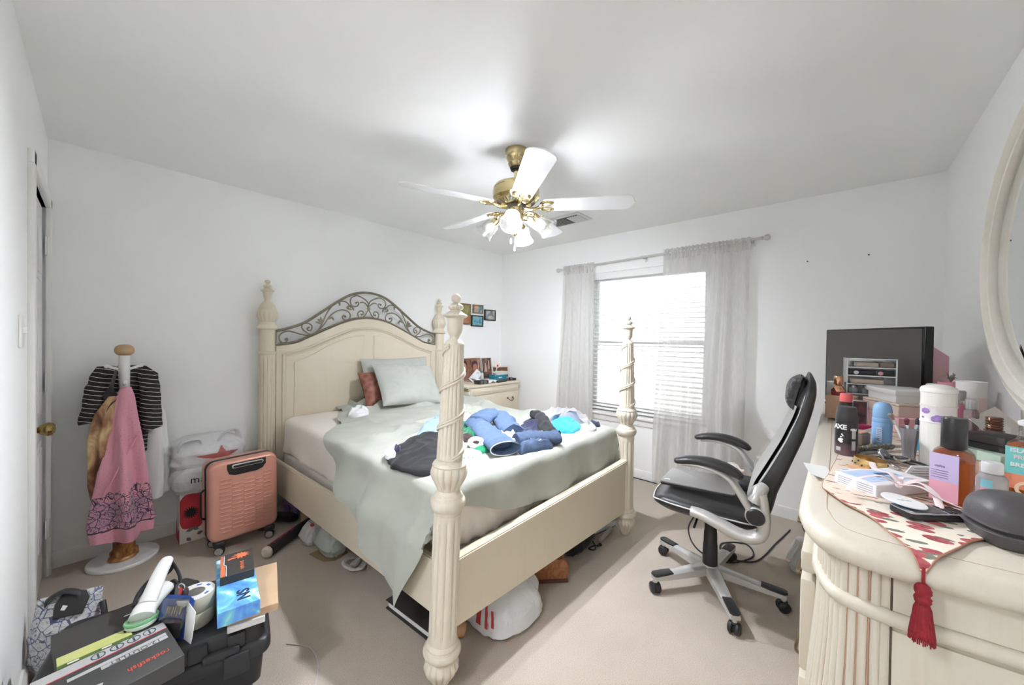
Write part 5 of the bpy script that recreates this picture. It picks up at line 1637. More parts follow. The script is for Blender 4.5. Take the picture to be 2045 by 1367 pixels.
# ------------------------------------------------------------------ things half under the bed, left side
m = MB(M_blackp)
bt = thing('baseball_bat', 'black baseball bat with pink lettering lying partly under the bed', 'bat', (-2.70, -.65, 0))
A0, A1 = Vector((-2.865, -.775, .034)), Vector((-2.25, -.36, .03))
d = (A1 - A0).normalized()
RM = T(*A0) @ Vector((0, 0, 1)).rotation_difference(d).to_matrix().to_4x4()
m.lathe([(.0335, .02), (.0335, .26), (.032, .34), (.024, .5), (.016, .62), (.0145, .74)], 28, RM); put(m, 'barrel', bt)
m = MB(mat('bat_cap_cream', (214, 206, 190), .5)); m.lathe([(0, -.004), (.024, -.002), (.0335, .008), (.0335, .02)], 28, RM); put(m, 'end_cap', bt)
M_pinkp = mat('bat_pink', (196, 42, 92), .4)
for k in range(9):
    m = MB(M_pinkp); z0 = .035 + .025 * k
    for j in range(2):
        m.lathe([(.0338, z0 + .012 * j), (.0341, z0 + .012 * j), (.0341, z0 + .012 * j + .008), (.0338, z0 + .012 * j + .008)], 8, RM @ RZ(2.2 - .12 * j + .3 * (k % 2)), arc=1.5)
    put(m, 'pink_print', bt)
m = MB(M_blackr); m.lathe([(.0148, .42 + .2), (.0152, .735), (.0145, .74)], 18, RM); put(m, 'grip', bt)
m = MB(M_blackp); m.tube(spline([(-2.68, -.28, .035), (-2.645, -.35, .04), (-2.62, -.41, .045), (-2.60, -.46, .05)], 5), [.03, .032, .034, .035, .036, .036, .037, .038, .038, .038, .038, .037, .036, .034, .032, .03], 12, flat=(1, .8)); solo(m, 'dark_shoe', 'black shoe lying under the head end of the bed', 'shoe')
m = MB(mat('lilac_plastic', (138, 122, 172), .35)); m.tube([(-2.58, -.22, .09), (-2.57, -.28, .10), (-2.56, -.335, .10)], [.03, .022, .034], 14); m.cyl((-2.58, -.22, 0), (-2.58, -.22, .08), .024, 14); m.cyl((-2.56, -.34, 0), (-2.56, -.34, .085), .02, 14); solo(m, 'lilac_dumbbell', 'lilac plastic item among dark things under the head of the bed', 'toy')
m = MB(mat('tan_card', (176, 150, 118), .6)); m.lathe([(0, .001), (.032, .001), (.034, .02), (.034, .07), (.03, .075), (0, .075)], 24, T(-2.525, -.447, 0)); solo(m, 'tan_tub', 'small tan tub under the bed behind the bat', 'tub')
m = MB(M_blackp); m.box((-2.38, -.20, .07), (.22, .24, .14), bev=.01); solo(m, 'dark_box', 'dark box deep under the head end of the bed', 'box')
def bag(c, secs, seed, mt, name, label, rough=.16, group=None):
    b = Bag(c, secs, seed, rough)
    return solo(b.mesh(mt), name, label, 'plastic bag', group, ang=80)
bag((-2.60, -.765, .003), [(0, .05, .07, 0, 0), (.03, .065, .085, 0, 0), (.08, .055, .07, .01, 0), (.12, .03, .04, .02, .01)], 3, M_plast2, 'plastic_bag', 'greyish plastic bag behind the end of the bat', .2, 'bags along the left bed rail')
bag((-2.555, -.96, .006), [(0, .06, .11, 0, 0), (.04, .075, .125, 0, 0), (.1, .065, .10, .01, 0), (.15, .035, .06, .02, 0)], 6, M_plastg, 'plastic_bag', 'pale green white plastic bag bulging out under the left bed rail', .14, 'bags along the left bed rail')
m = MB(M_red); m.ball((-2.62, -.83, .135), .012, 10, (1, 1.4, .8)); solo(m, 'red_bow', 'tiny red scrap on top of the pale green white bag', 'scrap')
m = MB(mat('brown_card', (136, 116, 90), .7)); m.prism([(-2.67, -.92), (-2.64, -1.06), (-2.59, -1.10), (-2.5, -1.08), (-2.5, -.9)], .004, T(0, 0, .001), bev=.001); solo(m, 'cardboard_sheet', 'flat brown cardboard under the pale green white bag', 'cardboard')
m = MB(M_plast2)
for q in ([(-2.50, -1.17, .01), (-2.55, -1.18, .03), (-2.585, -1.21, .03), (-2.575, -1.25, .018), (-2.53, -1.24, .012), (-2.50, -1.22, .02)], [(-2.49, -1.20, .012), (-2.545, -1.23, .012), (-2.57, -1.28, .018), (-2.53, -1.31, .018), (-2.49, -1.27, .012)]):
    m.tube(spline(q, 6), .014, 10, flat=(1, .6))
solo(m, 'bag_handles', 'twisted grey plastic bag handles poking out under the bed rail', 'plastic bag', ang=80)
bk = thing('black_case', 'large flat black book-like case on the floor beside the front bed post', 'case', (-2.50, -1.87, 0))
CM = T(-2.482, -1.838, .001) @ RZ(radians(4))
m = MB(M_wht); m.box((.004, 0, .024), (.17, .31, .032), CM); put(m, 'page_block', bk)
m = MB(mat('black_cover', (54, 50, 48), .4))
m.box((0, 0, .043), (.185, .325, .006), CM, bev=.002); m.box((0, 0, .004), (.185, .325, .007), CM, bev=.002); m.box((.09, 0, .024), (.006, .325, .042), CM, bev=.002); put(m, 'cover', bk)

# ------------------------------------------------------------------ things half under the foot rail
m = MB(mat('tan_leather', (186, 142, 108), .5)); m.tube(spline([(-2.50, -2.065, .036), (-2.465, -2.08, .045), (-2.435, -2.105, .036)], 6), [.028, .03, .032, .034, .035, .035, .035, .034, .033, .032, .031, .03, .027], 14); solo(m, 'tan_shoe', 'tan shoe toe behind the front bed post', 'shoe')
tb = thing('shopping_bag', 'large white plastic bag with red stripes under the foot rail', 'plastic bag', (-2.19, -2.13, 0))
tg = Bag((-2.20, -2.12, .003), [(0, .16, .13, 0, -.02), (.02, .185, .15, 0, -.02), (.08, .18, .14, .01, -.01), (.15, .15, .10, .03, .02), (.21, .10, .06, .05, .05)], 12, .12)
put(tg.mesh(M_plast), 'film', tb, ang=80)
for k, (a, z0, z1) in enumerate(((3.12, .05, .11), (3.34, .05, .13), (3.56, .06, .11), (3.55, .004, .022), (4.0, .004, .02))):
    tg.decal(M_red, [(a, z0), (a + .09, z0), (a + .09, z1), (a, z1)], 'red_stripe', tb, .004, 3)
t = NT('embossed_leather')
h = t.noise(18, 3, .5, dist=2.2).outputs[0]
t.set(Base_Color=t.ramp(h, [(.4, S(150, 92, 58)), (.6, S(176, 116, 76))]), Roughness=.45); t.bump(t.math('ABSOLUTE', t.math('SUBTRACT', h, .5)), .8, .02)
lx = thing('leather_box', 'brown embossed leather box under the foot rail', 'box', (-1.80, -2.12, 0))
LM = T(-1.795, -2.105, .001) @ RZ(radians(-43))
m = MB(t.m); m.prism([(-.085, .02), (.085, .02), (.095, .06), (.09, .10), (.06, .13), (-.06, .13), (-.09, .11), (-.095, .06)], .20, LM @ T(0, .1, 0) @ RX(pi / 2), bev=.006); put(m, 'body', lx)
m = MB(mat('dark_brown_base', (92, 58, 42), .5)); m.box((0, 0, .011), (.18, .205, .022), LM, bev=.003); put(m, 'base', lx)
m = MB(mat('pink_pouch', (196, 146, 128), .5, col2=(216, 176, 160), vs=14)); m.tube(spline([(-1.78, -1.88, .06), (-1.70, -1.92, .07), (-1.63, -1.96, .065)], 6), .055, 14, flat=(1, .9)); solo(m, 'pink_pouch', 'pinkish pouch behind the brown leather box', 'pouch', ang=70)
M_blk_cl = fabric('black_cloth', (40, 39, 41), (34, 33, 35), .8, 18, .4)
bp_ = thing('drawstring_bag', 'black cloth bag with a cord beside the brown leather box', 'bag', (-1.45, -2.07, 0))
g2 = Bag((-1.46, -2.06, .002), [(0, .13, .06, 0, -.02), (.03, .16, .085, 0, -.02), (.09, .15, .07, .02, 0), (.15, .11, .04, .04, .02)], 15, .22)
put(g2.mesh(M_blk_cl), 'cloth', bp_, ang=80)
m = MB(M_blackr); m.tube(spline([(-1.36, -2.14, .03), (-1.38, -2.18, .006), (-1.42, -2.19, .006), (-1.43, -2.16, .006), (-1.38, -2.17, .008), (-1.34, -2.20, .006), (-1.33, -2.18, .006), (-1.37, -2.19, .008)], 6), .0045, 8); put(m, 'cord', bp_)
M_page = mat('page_edges', (226, 228, 232), .7)
for k, (c, r, w, d, h, z, col, lab) in enumerate((((-1.13, -2.04), -.2, .25, .17, .045, .001, (58, 72, 104), 'dark blue book, lower of two under the right end of the foot rail'), ((-1.12, -2.02), -.1, .24, .16, .03, .047, (150, 168, 192), 'pale blue book, upper of two under the right end of the foot rail'))):
    bo = thing('book', lab, 'book', (*c, z), 0, 'books under the foot rail')
    B = T(*c, z) @ RZ(r)
    m = MB(M_page); m.box((0, 0, h / 2), (w - .008, d - .006, h - .005), B); put(m, 'pages', bo)
    m = MB(mat('book_cover', col, .4)); m.box((0, 0, h - .0015), (w, d, .003), B); m.box((0, 0, .0015), (w, d, .003), B); m.box((-w / 2 + .0015, 0, h / 2), (.003, d, h), B); put(m, 'cover', bo)
m = MB(mat('warm_grey_plastic', (176, 170, 160), .5)); m.tube(spline([(-1.30, -2.17, .014), (-1.22, -2.165, .016), (-1.12, -2.155, .018)], 5), [.012, .012, .013, .013, .013, .014, .015, .015, .016, .016, .014], 12); solo(m, 'grey_remote', 'slim grey remote lying in front of the books under the foot rail', 'remote')

# ------------------------------------------------------------------ office chair
CMX = T(-1.28, -2.83, 0) @ RZ(radians(96))        # local x forward, y to the chair's left, z up
ch = thing('office_chair', 'black and silver swivel office chair with a laptop on its seat', 'office chair', (-1.28, -2.83, 0), radians(96))
M_leath = mat('black_faux_leather', (50, 49, 49), .36, bump=.15, bs=260, bd=.002)
M_mesh = mat('grey_mesh_fabric', (182, 180, 176), .8, bump=.35, bs=500, bd=.002)
M_arm = mat('silver_paint', (196, 194, 191), .3, .35)
M_pipe = mat('white_piping', (206, 206, 206), .5)
M_cast = mat('caster_black', (40, 40, 41), .4)
# base: five spokes with foot pads and casters
m = MB(M_arm)
m.lathe([(.0, .075), (.045, .075), (.055, .085), (.052, .11), (.04, .125), (0, .125)], 36, CMX); put(m, 'base_hub', ch)
for k in range(5):
    a = radians(66 - 96 + 72 * k + (0, 4, 1, -5, 0)[k])
    A = CMX @ RZ(a)
    R_ = (.325, .33, .34, .33, .345)[k]
    m = MB(M_arm)
    n = 12
    vs, fs = [], []
    for j in range(n + 1):
        q = j / n
        x = lerp(.02, R_ + .012, q)
        z1 = lerp(.122, .094, q ** 1.3); z0 = lerp(.078, .07, q)
        w = lerp(.033, .022, q)
        for y, z in ((-w, z0), (w, z0), (w, z1 - .006), (w * .55, z1), (-w * .55, z1), (-w, z1 - .006)): vs.append((x, y, z))
    for j in range(n):
        for i in range(6): fs.append((j * 6 + i, j * 6 + (i + 1) % 6, (j + 1) * 6 + (i + 1) % 6, (j + 1) * 6 + i))
    fs += [tuple(range(6)), tuple(range(n * 6, n * 6 + 6))]
    m.add(vs, fs, A); sp = put(m, 'base_leg', ch, ang=50)
    m = MB(M_cast)
    m.prism([(R_ - .095, -.022), (R_ - .06, -.0245), (R_ + .005, -.024), (R_ + .018, -.012), (R_ + .018, .012), (R_ + .005, .024), (R_ - .06, .0245), (R_ - .095, .022)], .011, A @ T(0, 0, .1075) @ RY(.045), bev=.004)
    put(m, 'foot_pad', sp)
    m = MB(M_arm); m.cyl(A @ Vector((R_, 0, .055)), A @ Vector((R_, 0, .085)), .012, 16); put(m, 'caster_stem', sp)
    m = MB(M_cast); B = A @ T(R_, 0, .0275) @ RZ(.5 + k) @ RX(pi / 2)
    for s in (-1, 1): m.lathe([(0, s * .005), (.024, s * .006), (.0275, s * .01), (.0275, s * .02), (.022, s * .025), (0, s * .027)], 26, B)
    m.box((0, 0, 0), (.02, .02, .012), B); m.lathe([(.0285, -.008), (.0305, -.008), (.0305, .008), (.0285, .008), (.0285, -.008)], 14, B @ RZ(-.2), arc=2.4)
    put(m, 'caster', sp)
m = MB(M_cast)
m.lathe([(.036, .118), (.038, .13), (.036, .235), (.034, .238), (.033, .30), (.031, .305), (.03, .40), (0, .40)], 30, CMX); put(m, 'gas_lift', ch)
m = MB(M_cast); m.box((.0, 0, .425), (.2, .16, .045), CMX, bev=.012); m.box((0, 0, .445), (.3, .3, .02), CMX, bev=.006)
m.tube([CMX @ Vector(p) for p in ((.05, .08, .41), (.05, .16, .4), (.05, .21, .395))], .006, 8); put(m, 'tilt_mechanism', ch)
# seat cushion
def slab(outline, zf, zt, nr=14, na=100):
    """cushion between zf (underside) and zt (top) height functions over a plan outline"""
    P = spline([(x, y) for x, y in outline], 8, closed=True)
    L_ = [0]; Q = P + [P[0]]
    for a, b in zip(Q, Q[1:]): L_.append(L_[-1] + (b - a).length)
    ring = []; i = 0
    for k in range(na):
        t = L_[-1] * k / na
        while L_[i + 1] < t: i += 1
        ring.append(Q[i].lerp(Q[i + 1], (t - L_[i]) / max(1e-9, L_[i + 1] - L_[i])))
    c = sum(ring, Vector()) / na
    vs, fs = [], []
    for j in range(nr + 1):
        rho = sin(pi / 2 * j / nr)
        for p in ring:
            q = c.lerp(p, rho); e = sqrt(max(0, 1 - rho ** 5))
            mid = (zt(q.x, q.y) + zf(q.x, q.y)) / 2
            vs.append((q.x, q.y, lerp(mid, zt(q.x, q.y), e)))
    off = len(vs)
    for j in range(nr + 1):
        rho = sin(pi / 2 * j / nr)
        for p in ring:
            q = c.lerp(p, rho); e = sqrt(max(0, 1 - rho ** 5))
            mid = (zt(q.x, q.y) + zf(q.x, q.y)) / 2
            vs.append((q.x, q.y, lerp(mid, zf(q.x, q.y), e)))
    for o, fl in ((0, 0), (off, 1)):
        for j in range(nr):
            for k in range(na):
                f = (o + j * na + k, o + j * na + (k + 1) % na, o + (j + 1) * na + (k + 1) % na, o + (j + 1) * na + k)
                fs.append(f if not fl else f[::-1])
    for k in range(na): fs.append((nr * na + k, nr * na + (k + 1) % na, off + nr * na + (k + 1) % na, off + nr * na + k))
    return vs, fs, ring
out = [(.285, 0), (.27, .13), (.235, .215), (.1, .245), (-.1, .245), (-.2, .225), (-.24, .12), (-.245, 0), (-.24, -.12), (-.2, -.225), (-.1, -.245), (.1, -.245), (.235, -.215), (.27, -.13)]
zt_ = lambda x, y: .505 + .035 * abs(y / .245) ** 3 + .012 * smooth01((x + .05) / .3) - .03 * smooth01((x - .2) / .1)
zf_ = lambda x, y: .435 + .02 * smooth01((x - .15) / .15)
m = MB(M_leath)
vs, fs, ring = slab(out, zf_, zt_)
m.add(vs, fs, CMX); seat = put(m, 'seat', ch, ang=60, weld=.0004)
m = MB(M_pipe)
pp = [CMX @ Vector((p.x * 1.002, p.y * 1.004, (zt_(p.x, p.y) + zf_(p.x, p.y)) / 2 + .008)) for p in ring]
m.tube(pp, .0038, 6, closed=True); put(m, 'piping', seat)
# backrest: padded shell, its front line, rear line and half width by height
BF = [(.455, -.19), (.56, -.185), (.68, -.21), (.79, -.262), (.90, -.313), (1.01, -.355), (1.09, -.376), (1.167, -.396), (1.21, -.408)]
BB = [(.455, -.245), (.56, -.282), (.64, -.297), (.783, -.345), (.922, -.393), (1.036, -.42), (1.12, -.434), (1.18, -.432), (1.21, -.412)]
BW = [(.455, .17), (.52, .2), (.62, .222), (.76, .226), (.88, .208), (.97, .19), (1.06, .184), (1.13, .168), (1.17, .14), (1.195, .105), (1.21, .05)]
def sm(tab, z): return (table(tab, z - .02) + 2 * table(tab, z) + table(tab, z + .02)) / 4
def back_ring(u, v, off=0):
    z = lerp(.455, 1.21, v)
    xf, xb, w = sm(BF, z), sm(BB, z), table(BW, z)
    a = 2 * pi * u
    ca, sa = cos(a), sin(a)
    p = .5
    ex, ey = abs(ca) ** p * (1 if ca > 0 else -1), abs(sa) ** p * (1 if sa > 0 else -1)
    x = (xf + xb) / 2 + ex * ((xf - xb) / 2 + off); y = ey * (w + off)
    q = abs(y) / max(w, .01)
    if ca > 0: x += (.016 * (1 - q * q) - .012 * exp(-((q - .74) / .08) ** 2)) * smooth01(ex * 1.4) * smooth01((1.2 - z) / .1)
    return (x, y, z)
m = MB(M_leath)
m.grid(lambda u, v: back_ring(u, v), 96, 64, cu=True, M=CMX)
for v_ in (0, 1): m.add([CMX @ Vector(back_ring(k / 96, v_)) for k in range(96)], [tuple(range(96))])
back = put(m, 'backrest', ch, ang=60)
def front_pt(y, z, off=.003):
    xf, w = sm(BF, z), table(BW, z); q = abs(y) / w
    return Vector((xf + .016 * (1 - q * q) * smooth01((1.2 - z) / .1) + off, y, z))
m = MB(M_mesh); m.grid(lambda u, v: front_pt(lerp(-1, 1, u) * table(BW, lerp(.48, 1.06, v)) * .84, lerp(.48, 1.06, v), .004), 30, 40, M=CMX); put(m, 'mesh_panel', back, ang=60)
m = MB(M_pipe)
for s in (-1, 1): m.tube([CMX @ (front_pt(s * table(BW, z) * .93, z, -.012)) for z in [lerp(.47, 1.17, k / 40) for k in range(41)]], .0045, 6)
put(m, 'piping', back)
m = MB(M_leath); pillow_mesh(m, .23, .16, .075, 3, CMX @ T(-.365, 0, 1.115) @ RY(radians(90 - 13)) @ RZ(pi / 2)); put(m, 'headrest', back, ang=70, weld=.002)
# arms: silver S frames, pads and pivots
for s in (1, -1):
    y = .285 * s
    m = MB(M_arm)
    low = spline([(.055, y, .508), (.0, y, .503), (-.06, y, .485), (-.13, y, .462), (-.19, y, .455), (-.235, y, .475), (-.25, y, .53), (-.248, y, .6), (-.238, y, .665)], 6)
    m.tube([CMX @ p for p in low], [.02 + .011 * sin(pi * min(1, .12 + i / (len(low) - 1))) for i in range(len(low))], 14, flat=(.95, 1.05), up=tuple(CMX.to_3x3() @ Vector((0, 1, 0))))
    arm = put(m, 'arm_frame', ch, ang=60)
    m = MB(M_arm)
    upc = spline([(.10, y, .733), (.03, y, .742), (-.05, y, .733), (-.11, y, .705), (-.15, y, .655), (-.185, y, .60), (-.21, y, .565)], 6)
    m.tube([CMX @ p for p in upc], [.010 + .010 * min(1, i / (len(upc) - 1) * 1.3) for i in range(len(upc))], 12, flat=(1.7, .9))
    put(m, 'arm_support', arm, ang=60)
    m = MB(M_cast); Z = CMX @ T(-.216, y + s * .012, .565) @ RX(-s * pi / 2)
    m.lathe([(0, 0), (.036, 0), (.037, .02), (.032, .027), (0, .028)], 34, Z); put(m, 'pivot_cap', arm)
    m = MB(M_arm); m.lathe([(.036, -.02), (.042, -.018), (.042, .012), (.037, .015)], 34, Z); put(m, 'pivot_ring', arm)
    m = MB(M_arm); m.tube([CMX @ Vector(p) for p in ((-.205, y * .99, .62), (-.225, y * .95, .67), (-.245, y * .85, .69))], [.03, .033, .022], 14); put(m, 'back_bracket', arm, ang=60)
    m = MB(M_leath)
    pad = spline([(.118, y, .748), (.06, y, .763), (-.02, y, .768), (-.09, y, .757), (-.135, y, .738), (-.15, y, .728)], 7)
    rr_ = [.014 + .012 * sin(pi * min(1., max(0., .08 + .84 * i / (len(pad) - 1)))) ** .6 for i in range(len(pad))]
    m.tube([CMX @ p for p in pad], rr_, 18, flat=(1.55, .85)); m.ball(pad[0], rr_[0], 14, (1, 1.5, .85), CMX); m.ball(pad[-1], rr_[-1], 14, (1, 1.5, .85), CMX)
    put(m, 'arm_pad', arm, ang=60)
# laptop and papers on the seat
LP = CMX @ T(.06, -.04, .545) @ RZ(radians(-4)) @ RY(radians(3.2)) @ RX(radians(-3))
lt = thing('laptop', 'closed silver grey laptop lying on the seat of the office chair', 'laptop', LP.translation)
M_lid = mat('laptop_grey', (150, 148, 145), .35, .5)
m = MB(M_lid); m.prism(rrect(.375, .25, .012, 4), .009, LP @ T(0, 0, .012), bev=.002); put(m, 'lid', lt)
m = MB(M_cast); m.prism(rrect(.375, .25, .012, 4), .0115, LP, bev=.003); put(m, 'keyboard_base', lt)
m = MB(mat('laptop_sticker', (214, 214, 212), .4)); m.box((.16, .085, .0213), (.035, .012, .0004), LP); put(m, 'badge', lt)
t = NT('leaflet_print')
q = t.noise(30, 2).outputs[0]
t.set(Base_Color=t.ramp(q, [(.42, S(226, 222, 218)), (.52, S(206, 160, 140)), (.6, S(226, 224, 220)), (.66, S(120, 120, 130))]), Roughness=.5)
m = MB(t.m); PP = CMX @ T(-.05, -.225, .578) @ RZ(.5)
m.sheet(lambda u, v: (lerp(-.07, .07, u), lerp(-.05, .06, v), .02 + .02 * sin(u * 5 + v * 3) + .012 * sin(v * 8)), 16, 14, .003, PP)
solo(m, 'wrapped_leaflet', 'crinkled leaflet in clear wrap behind the laptop on the chair', 'leaflet', ang=80)
m = MB(M_cast); m.box((-.165, -.13, .566), (.09, .15, .05), CMX @ RZ(0), bev=.014, seg=3); solo(m, 'black_pouch', 'small black pouch on the chair seat against the backrest', 'pouch')

# cables on the carpet
M_cable = mat('black_cable', (44, 43, 44), .5)
m = MB(M_cable); m.tube(spline([(-.02, -1.62, .006), (-.03, -1.75, .005), (-.028, -2.0, .005), (-.05, -2.3, .005), (-.30, -2.5, .005), (-.70, -2.55, .005), (-.95, -2.68, .005), (-.98, -2.85, .005), (-.80, -2.96, .005), (-.66, -2.9, .005), (-.76, -2.78, .005), (-.92, -2.83, .011), (-.85, -2.98, .006), (-.5, -3.05, .005), (-.22, -3.1, .005)], 8), .0045, 8)
solo(m, 'power_cable', 'long black cable looping over the carpet behind the office chair', 'cable')
cw = thing('furniture_caster', 'black caster wheel foot on the carpet at the wall end of the dresser', 'caster', (-.165, -3.19, 0))
m = MB(M_cast); m.lathe([(0, -.014), (.03, -.014), (.034, -.008), (.034, .008), (.03, .014), (0, .014)], 26, T(-.165, -3.19, .034) @ RZ(.6) @ RX(pi / 2)); put(m, 'wheel', cw)
m = MB(M_cast); m.box((-.16, -3.2, .10), (.05, .05, .09), bev=.008); put(m, 'housing', cw)
b = Bag((-.74, -3.20, .003), [(0, .07, .055, 0, 0), (.04, .09, .07, 0, 0), (.10, .08, .06, .01, 0), (.17, .04, .03, .02, 0)], 23, .2)
solo(b.mesh(M_plast2), 'plastic_bag', 'small greyish plastic bag on the carpet beside the dresser front', 'plastic bag', ang=80)
m = MB(mat('pink_tag', (222, 186, 182), .5)); m.prism([(-.79, -3.17), (-.83, -3.145), (-.82, -3.12), (-.77, -3.14)], .003, T(0, 0, .06), bev=.001); m.box((-.79, -3.15, .03), (.012, .01, .06)); solo(m, 'pink_scrap', 'pale pink scrap in front of the small greyish plastic bag', 'scrap')

# ------------------------------------------------------------------ chest of drawers in the back corner
NX0, NX1, NY, NZ = -.965, -.105, -.452, .842
cs = thing('chest_of_drawers', 'cream chest of drawers in the corner right of the bed', 'chest of drawers', ((NX0 + NX1) / 2, -.24, 0))
ncx, nw = (NX0 + NX1) / 2, NX1 - NX0
m = MB(M_board)
m.box((ncx, NY / 2 - .005, .42), (nw - .06, -NY - .05, .74), bev=.004)
m.box((ncx, NY / 2 - .005, .06), (nw - .04, -NY - .03, .10), bev=.006); put(m, 'carcass', cs)
m = MB(M_board)
m.box((ncx, NY / 2, NZ - .014), (nw, -NY - .012, .028), bev=.009, seg=3); m.box((ncx, NY / 2, NZ - .036), (nw - .03, -NY - .035, .02), bev=.006); put(m, 'top_panel', cs)
M_pull = mat('aged_pull', (120, 102, 72), .35, .8)
for k, (z0, z1) in enumerate(((.735, .80), (.47, .715), (.13, .455))):
    m = MB(M_board); m.box((ncx, NY + .02, (z0 + z1) / 2), (nw - .09, .022, z1 - z0), bev=.006)
    m.box((ncx, NY + .012, (z0 + z1) / 2), (nw - .14, .012, max(.03, z1 - z0 - .06)), bev=.005); dr = put(m, 'drawer', cs)
    if k:
        for x in (NX0 + .22, NX1 - .20):
            z = z1 - .07
            m = MB(M_pull); m.tube(spline([(x - .045, NY, z + .012), (x - .04, NY - .018, z), (x - .015, NY - .024, z - .018), (x + .015, NY - .024, z - .018), (x + .04, NY - .018, z), (x + .045, NY, z + .012)], 5), .0042, 8)
            for s in (-1, 1): m.lathe([(0, 0), (.01, 0), (.011, .004), (.006, .008), (0, .009)], 14, T(x + s * .045, NY + .004, z + .012) @ RX(pi / 2))
            put(m, 'handle', dr)
for x in (NX0 + .035, NX1 - .035):
    m = MB(M_board); m.lathe(smooth_prof([(.018, 0), (.03, .012), (.034, .03), (.026, .045), (.03, .05)], 4), 24, T(x, NY + .045, 0)); put(m, 'foot', cs)

# things on the chest
def framed(name, label, x0, x1, z0, z1, y, tilt, pic, fw_, fcol, rz=0, cat='picture', depth=.018, group=None):
    fr = thing(name, label, cat, ((x0 + x1) / 2, y, z0), 0, group)
    M = T((x0 + x1) / 2, y, z0) @ RZ(rz) @ RX(-tilt)
    w, h = x1 - x0, z1 - z0
    m = MB(fcol)
    for c, d in (((0, 0, fw_ / 2), (w, depth, fw_)), ((0, 0, h - fw_ / 2), (w, depth, fw_)), ((-w / 2 + fw_ / 2, 0, h / 2), (fw_, depth, h - 2 * fw_)), ((w / 2 - fw_ / 2, 0, h / 2), (fw_, depth, h - 2 * fw_))): m.box(c, d, M, bev=.002)
    put(m, 'frame', fr)
    m = MB(pic); m.box((0, .002, h / 2), (w - 1.6 * fw_, depth * .5, h - 1.6 * fw_), M); put(m, 'picture', fr, smooth=False)
    return fr, M
def scene_mat(name, stops, scale=9, seed=0, dist=.5):
    t = NT(name)
    t.set(Base_Color=t.ramp(t.noise(scale, 3, .55, vec=t.mapping(loc=(seed, seed * 2, 0)), dist=dist).outputs[0], [(p, S(c)) for p, c in stops]), Roughness=.35)
    return t.m
P_a = scene_mat('portrait_warm', [(.3, (66, 46, 44)), (.45, (150, 104, 70)), (.55, (118, 70, 62)), (.7, (176, 140, 96))], 14, 1)
P_b = scene_mat('portrait_dark', [(.35, (60, 72, 64)), (.5, (98, 74, 70)), (.65, (150, 110, 92))], 12, 4)
ZN = NZ + .001
M_wframe = mat('pale_frame', (206, 200, 190), .5)
fr, FM_ = framed('portrait_print', 'unframed-looking double portrait print leaning on the wall on the chest of drawers', -.755, -.395, ZN, ZN + .27, -.055, .15, P_a, .006, M_wframe, cat='photo')
fr['label'] = 'wide portrait print with two heads leaning on the wall on the chest'
for x, hz, hair, skin in ((-.09, .165, (52, 42, 44), (206, 138, 108)), (.085, .15, (74, 50, 66), (178, 116, 98))):
    m = MB(mat('print_hair', hair, .5)); m.prism([(x + .052 * cos(a), hz + .028 + .055 * sin(a)) for a in [2 * pi * k / 22 for k in range(22)]], .001, FM_ @ T(0, -.006, 0) @ XZ)
    m.use(mat('print_skin', skin, .5)); m.prism([(x + .036 * cos(a), hz + .048 * sin(a)) for a in [2 * pi * k / 22 for k in range(22)]], .0018, FM_ @ T(0, -.006, 0) @ XZ)
    m.use(mat('print_shirt', (150, 104, 96), .5)); m.prism([(x - .075, .012), (x + .075, .012), (x + .05, .095), (x, .12), (x - .05, .095)], .0008, FM_ @ T(0, -.006, 0) @ XZ)
    put(m, 'portrait', fr, smooth=False)
fr, FM_ = framed('framed_photo', 'smaller dark photo in a pale frame right of the wide portrait print', -.375, -.205, ZN, ZN + .265, -.055, .15, P_b, .007, M_wframe, cat='photo')
m = MB(mat('print_cream', (206, 178, 156), .5)); m.prism([(-.055, .09), (-.005, .09), (-.022, .2), (-.035, .2)], .001, FM_ @ T(0, -.009, 0) @ XZ); m.prism([(.02, .12), (.04, .12), (.04, .23), (.024, .23)], .001, FM_ @ T(0, -.009, 0) @ XZ); put(m, 'figure', fr, smooth=False)
m = MB(M_page); E_ = T(-.62, -.185, ZN + .064) @ RZ(-.1) @ RX(radians(62)) @ RZ(.62)
m.box((0, .0, 0), (.19, .085, .004), E_, bev=.001); en = put(m, 'envelope'); tag(en, 'white envelope with a round stamp propped up on the chest', 'envelope')
m = MB(mat('stamp_ink', (110, 112, 120), .6)); m.lathe([(.008, 0), (.011, 0), (.011, .0006), (.008, .0006), (.008, 0)], 20, E_ @ T(.06, .005, .0021)); put(m, 'stamp', en)
m = MB(M_wht); m.sheet(lambda u, v: (lerp(-.72, -.50, u) + .05 * v, lerp(-.20, -.36, v) , ZN + .02 + .035 * (1 - v) * (1 - u) + .006 * sin(u * 7)), 14, 10, .002)
solo(m, 'loose_papers', 'loose white papers under the envelope on the chest', 'papers', ang=80)
m = MB(M_blackp)
m.box((-.70, -.37, ZN + .022), (.15, .09, .042), T(0, 0, 0), bev=.012); bkd = thing('black_radio', 'black ribbed gadget at the front left of the chest beside the tall post', 'gadget', (-.70, -.37, ZN)); put(m, 'casing', bkd)
m = MB(M_silver)
for k in range(5): m.box((-.74 + k * .018, -.417, ZN + .024), (.004, .004, .03))
put(m, 'ribs', bkd)
m = MB(M_wht); m.sheet(lambda u, v: (-.60 + .14 * u, -.42 + .09 * v, ZN + .008 + .022 * abs(sin(u * 6)) * (1 - .3 * v)), 16, 8, .002); solo(m, 'crumpled_wrapper', 'crumpled black and white wrapper in front of the papers on the chest', 'wrapper', ang=80)
m = MB(M_blackp); m.box((0, 0, .006), (.17, .15, .012), T(-.415, -.345, ZN) @ RZ(.2), bev=.003); m.box((.14, .02, .006), (.13, .13, .011), T(-.415, -.345, ZN) @ RZ(.2), bev=.003)
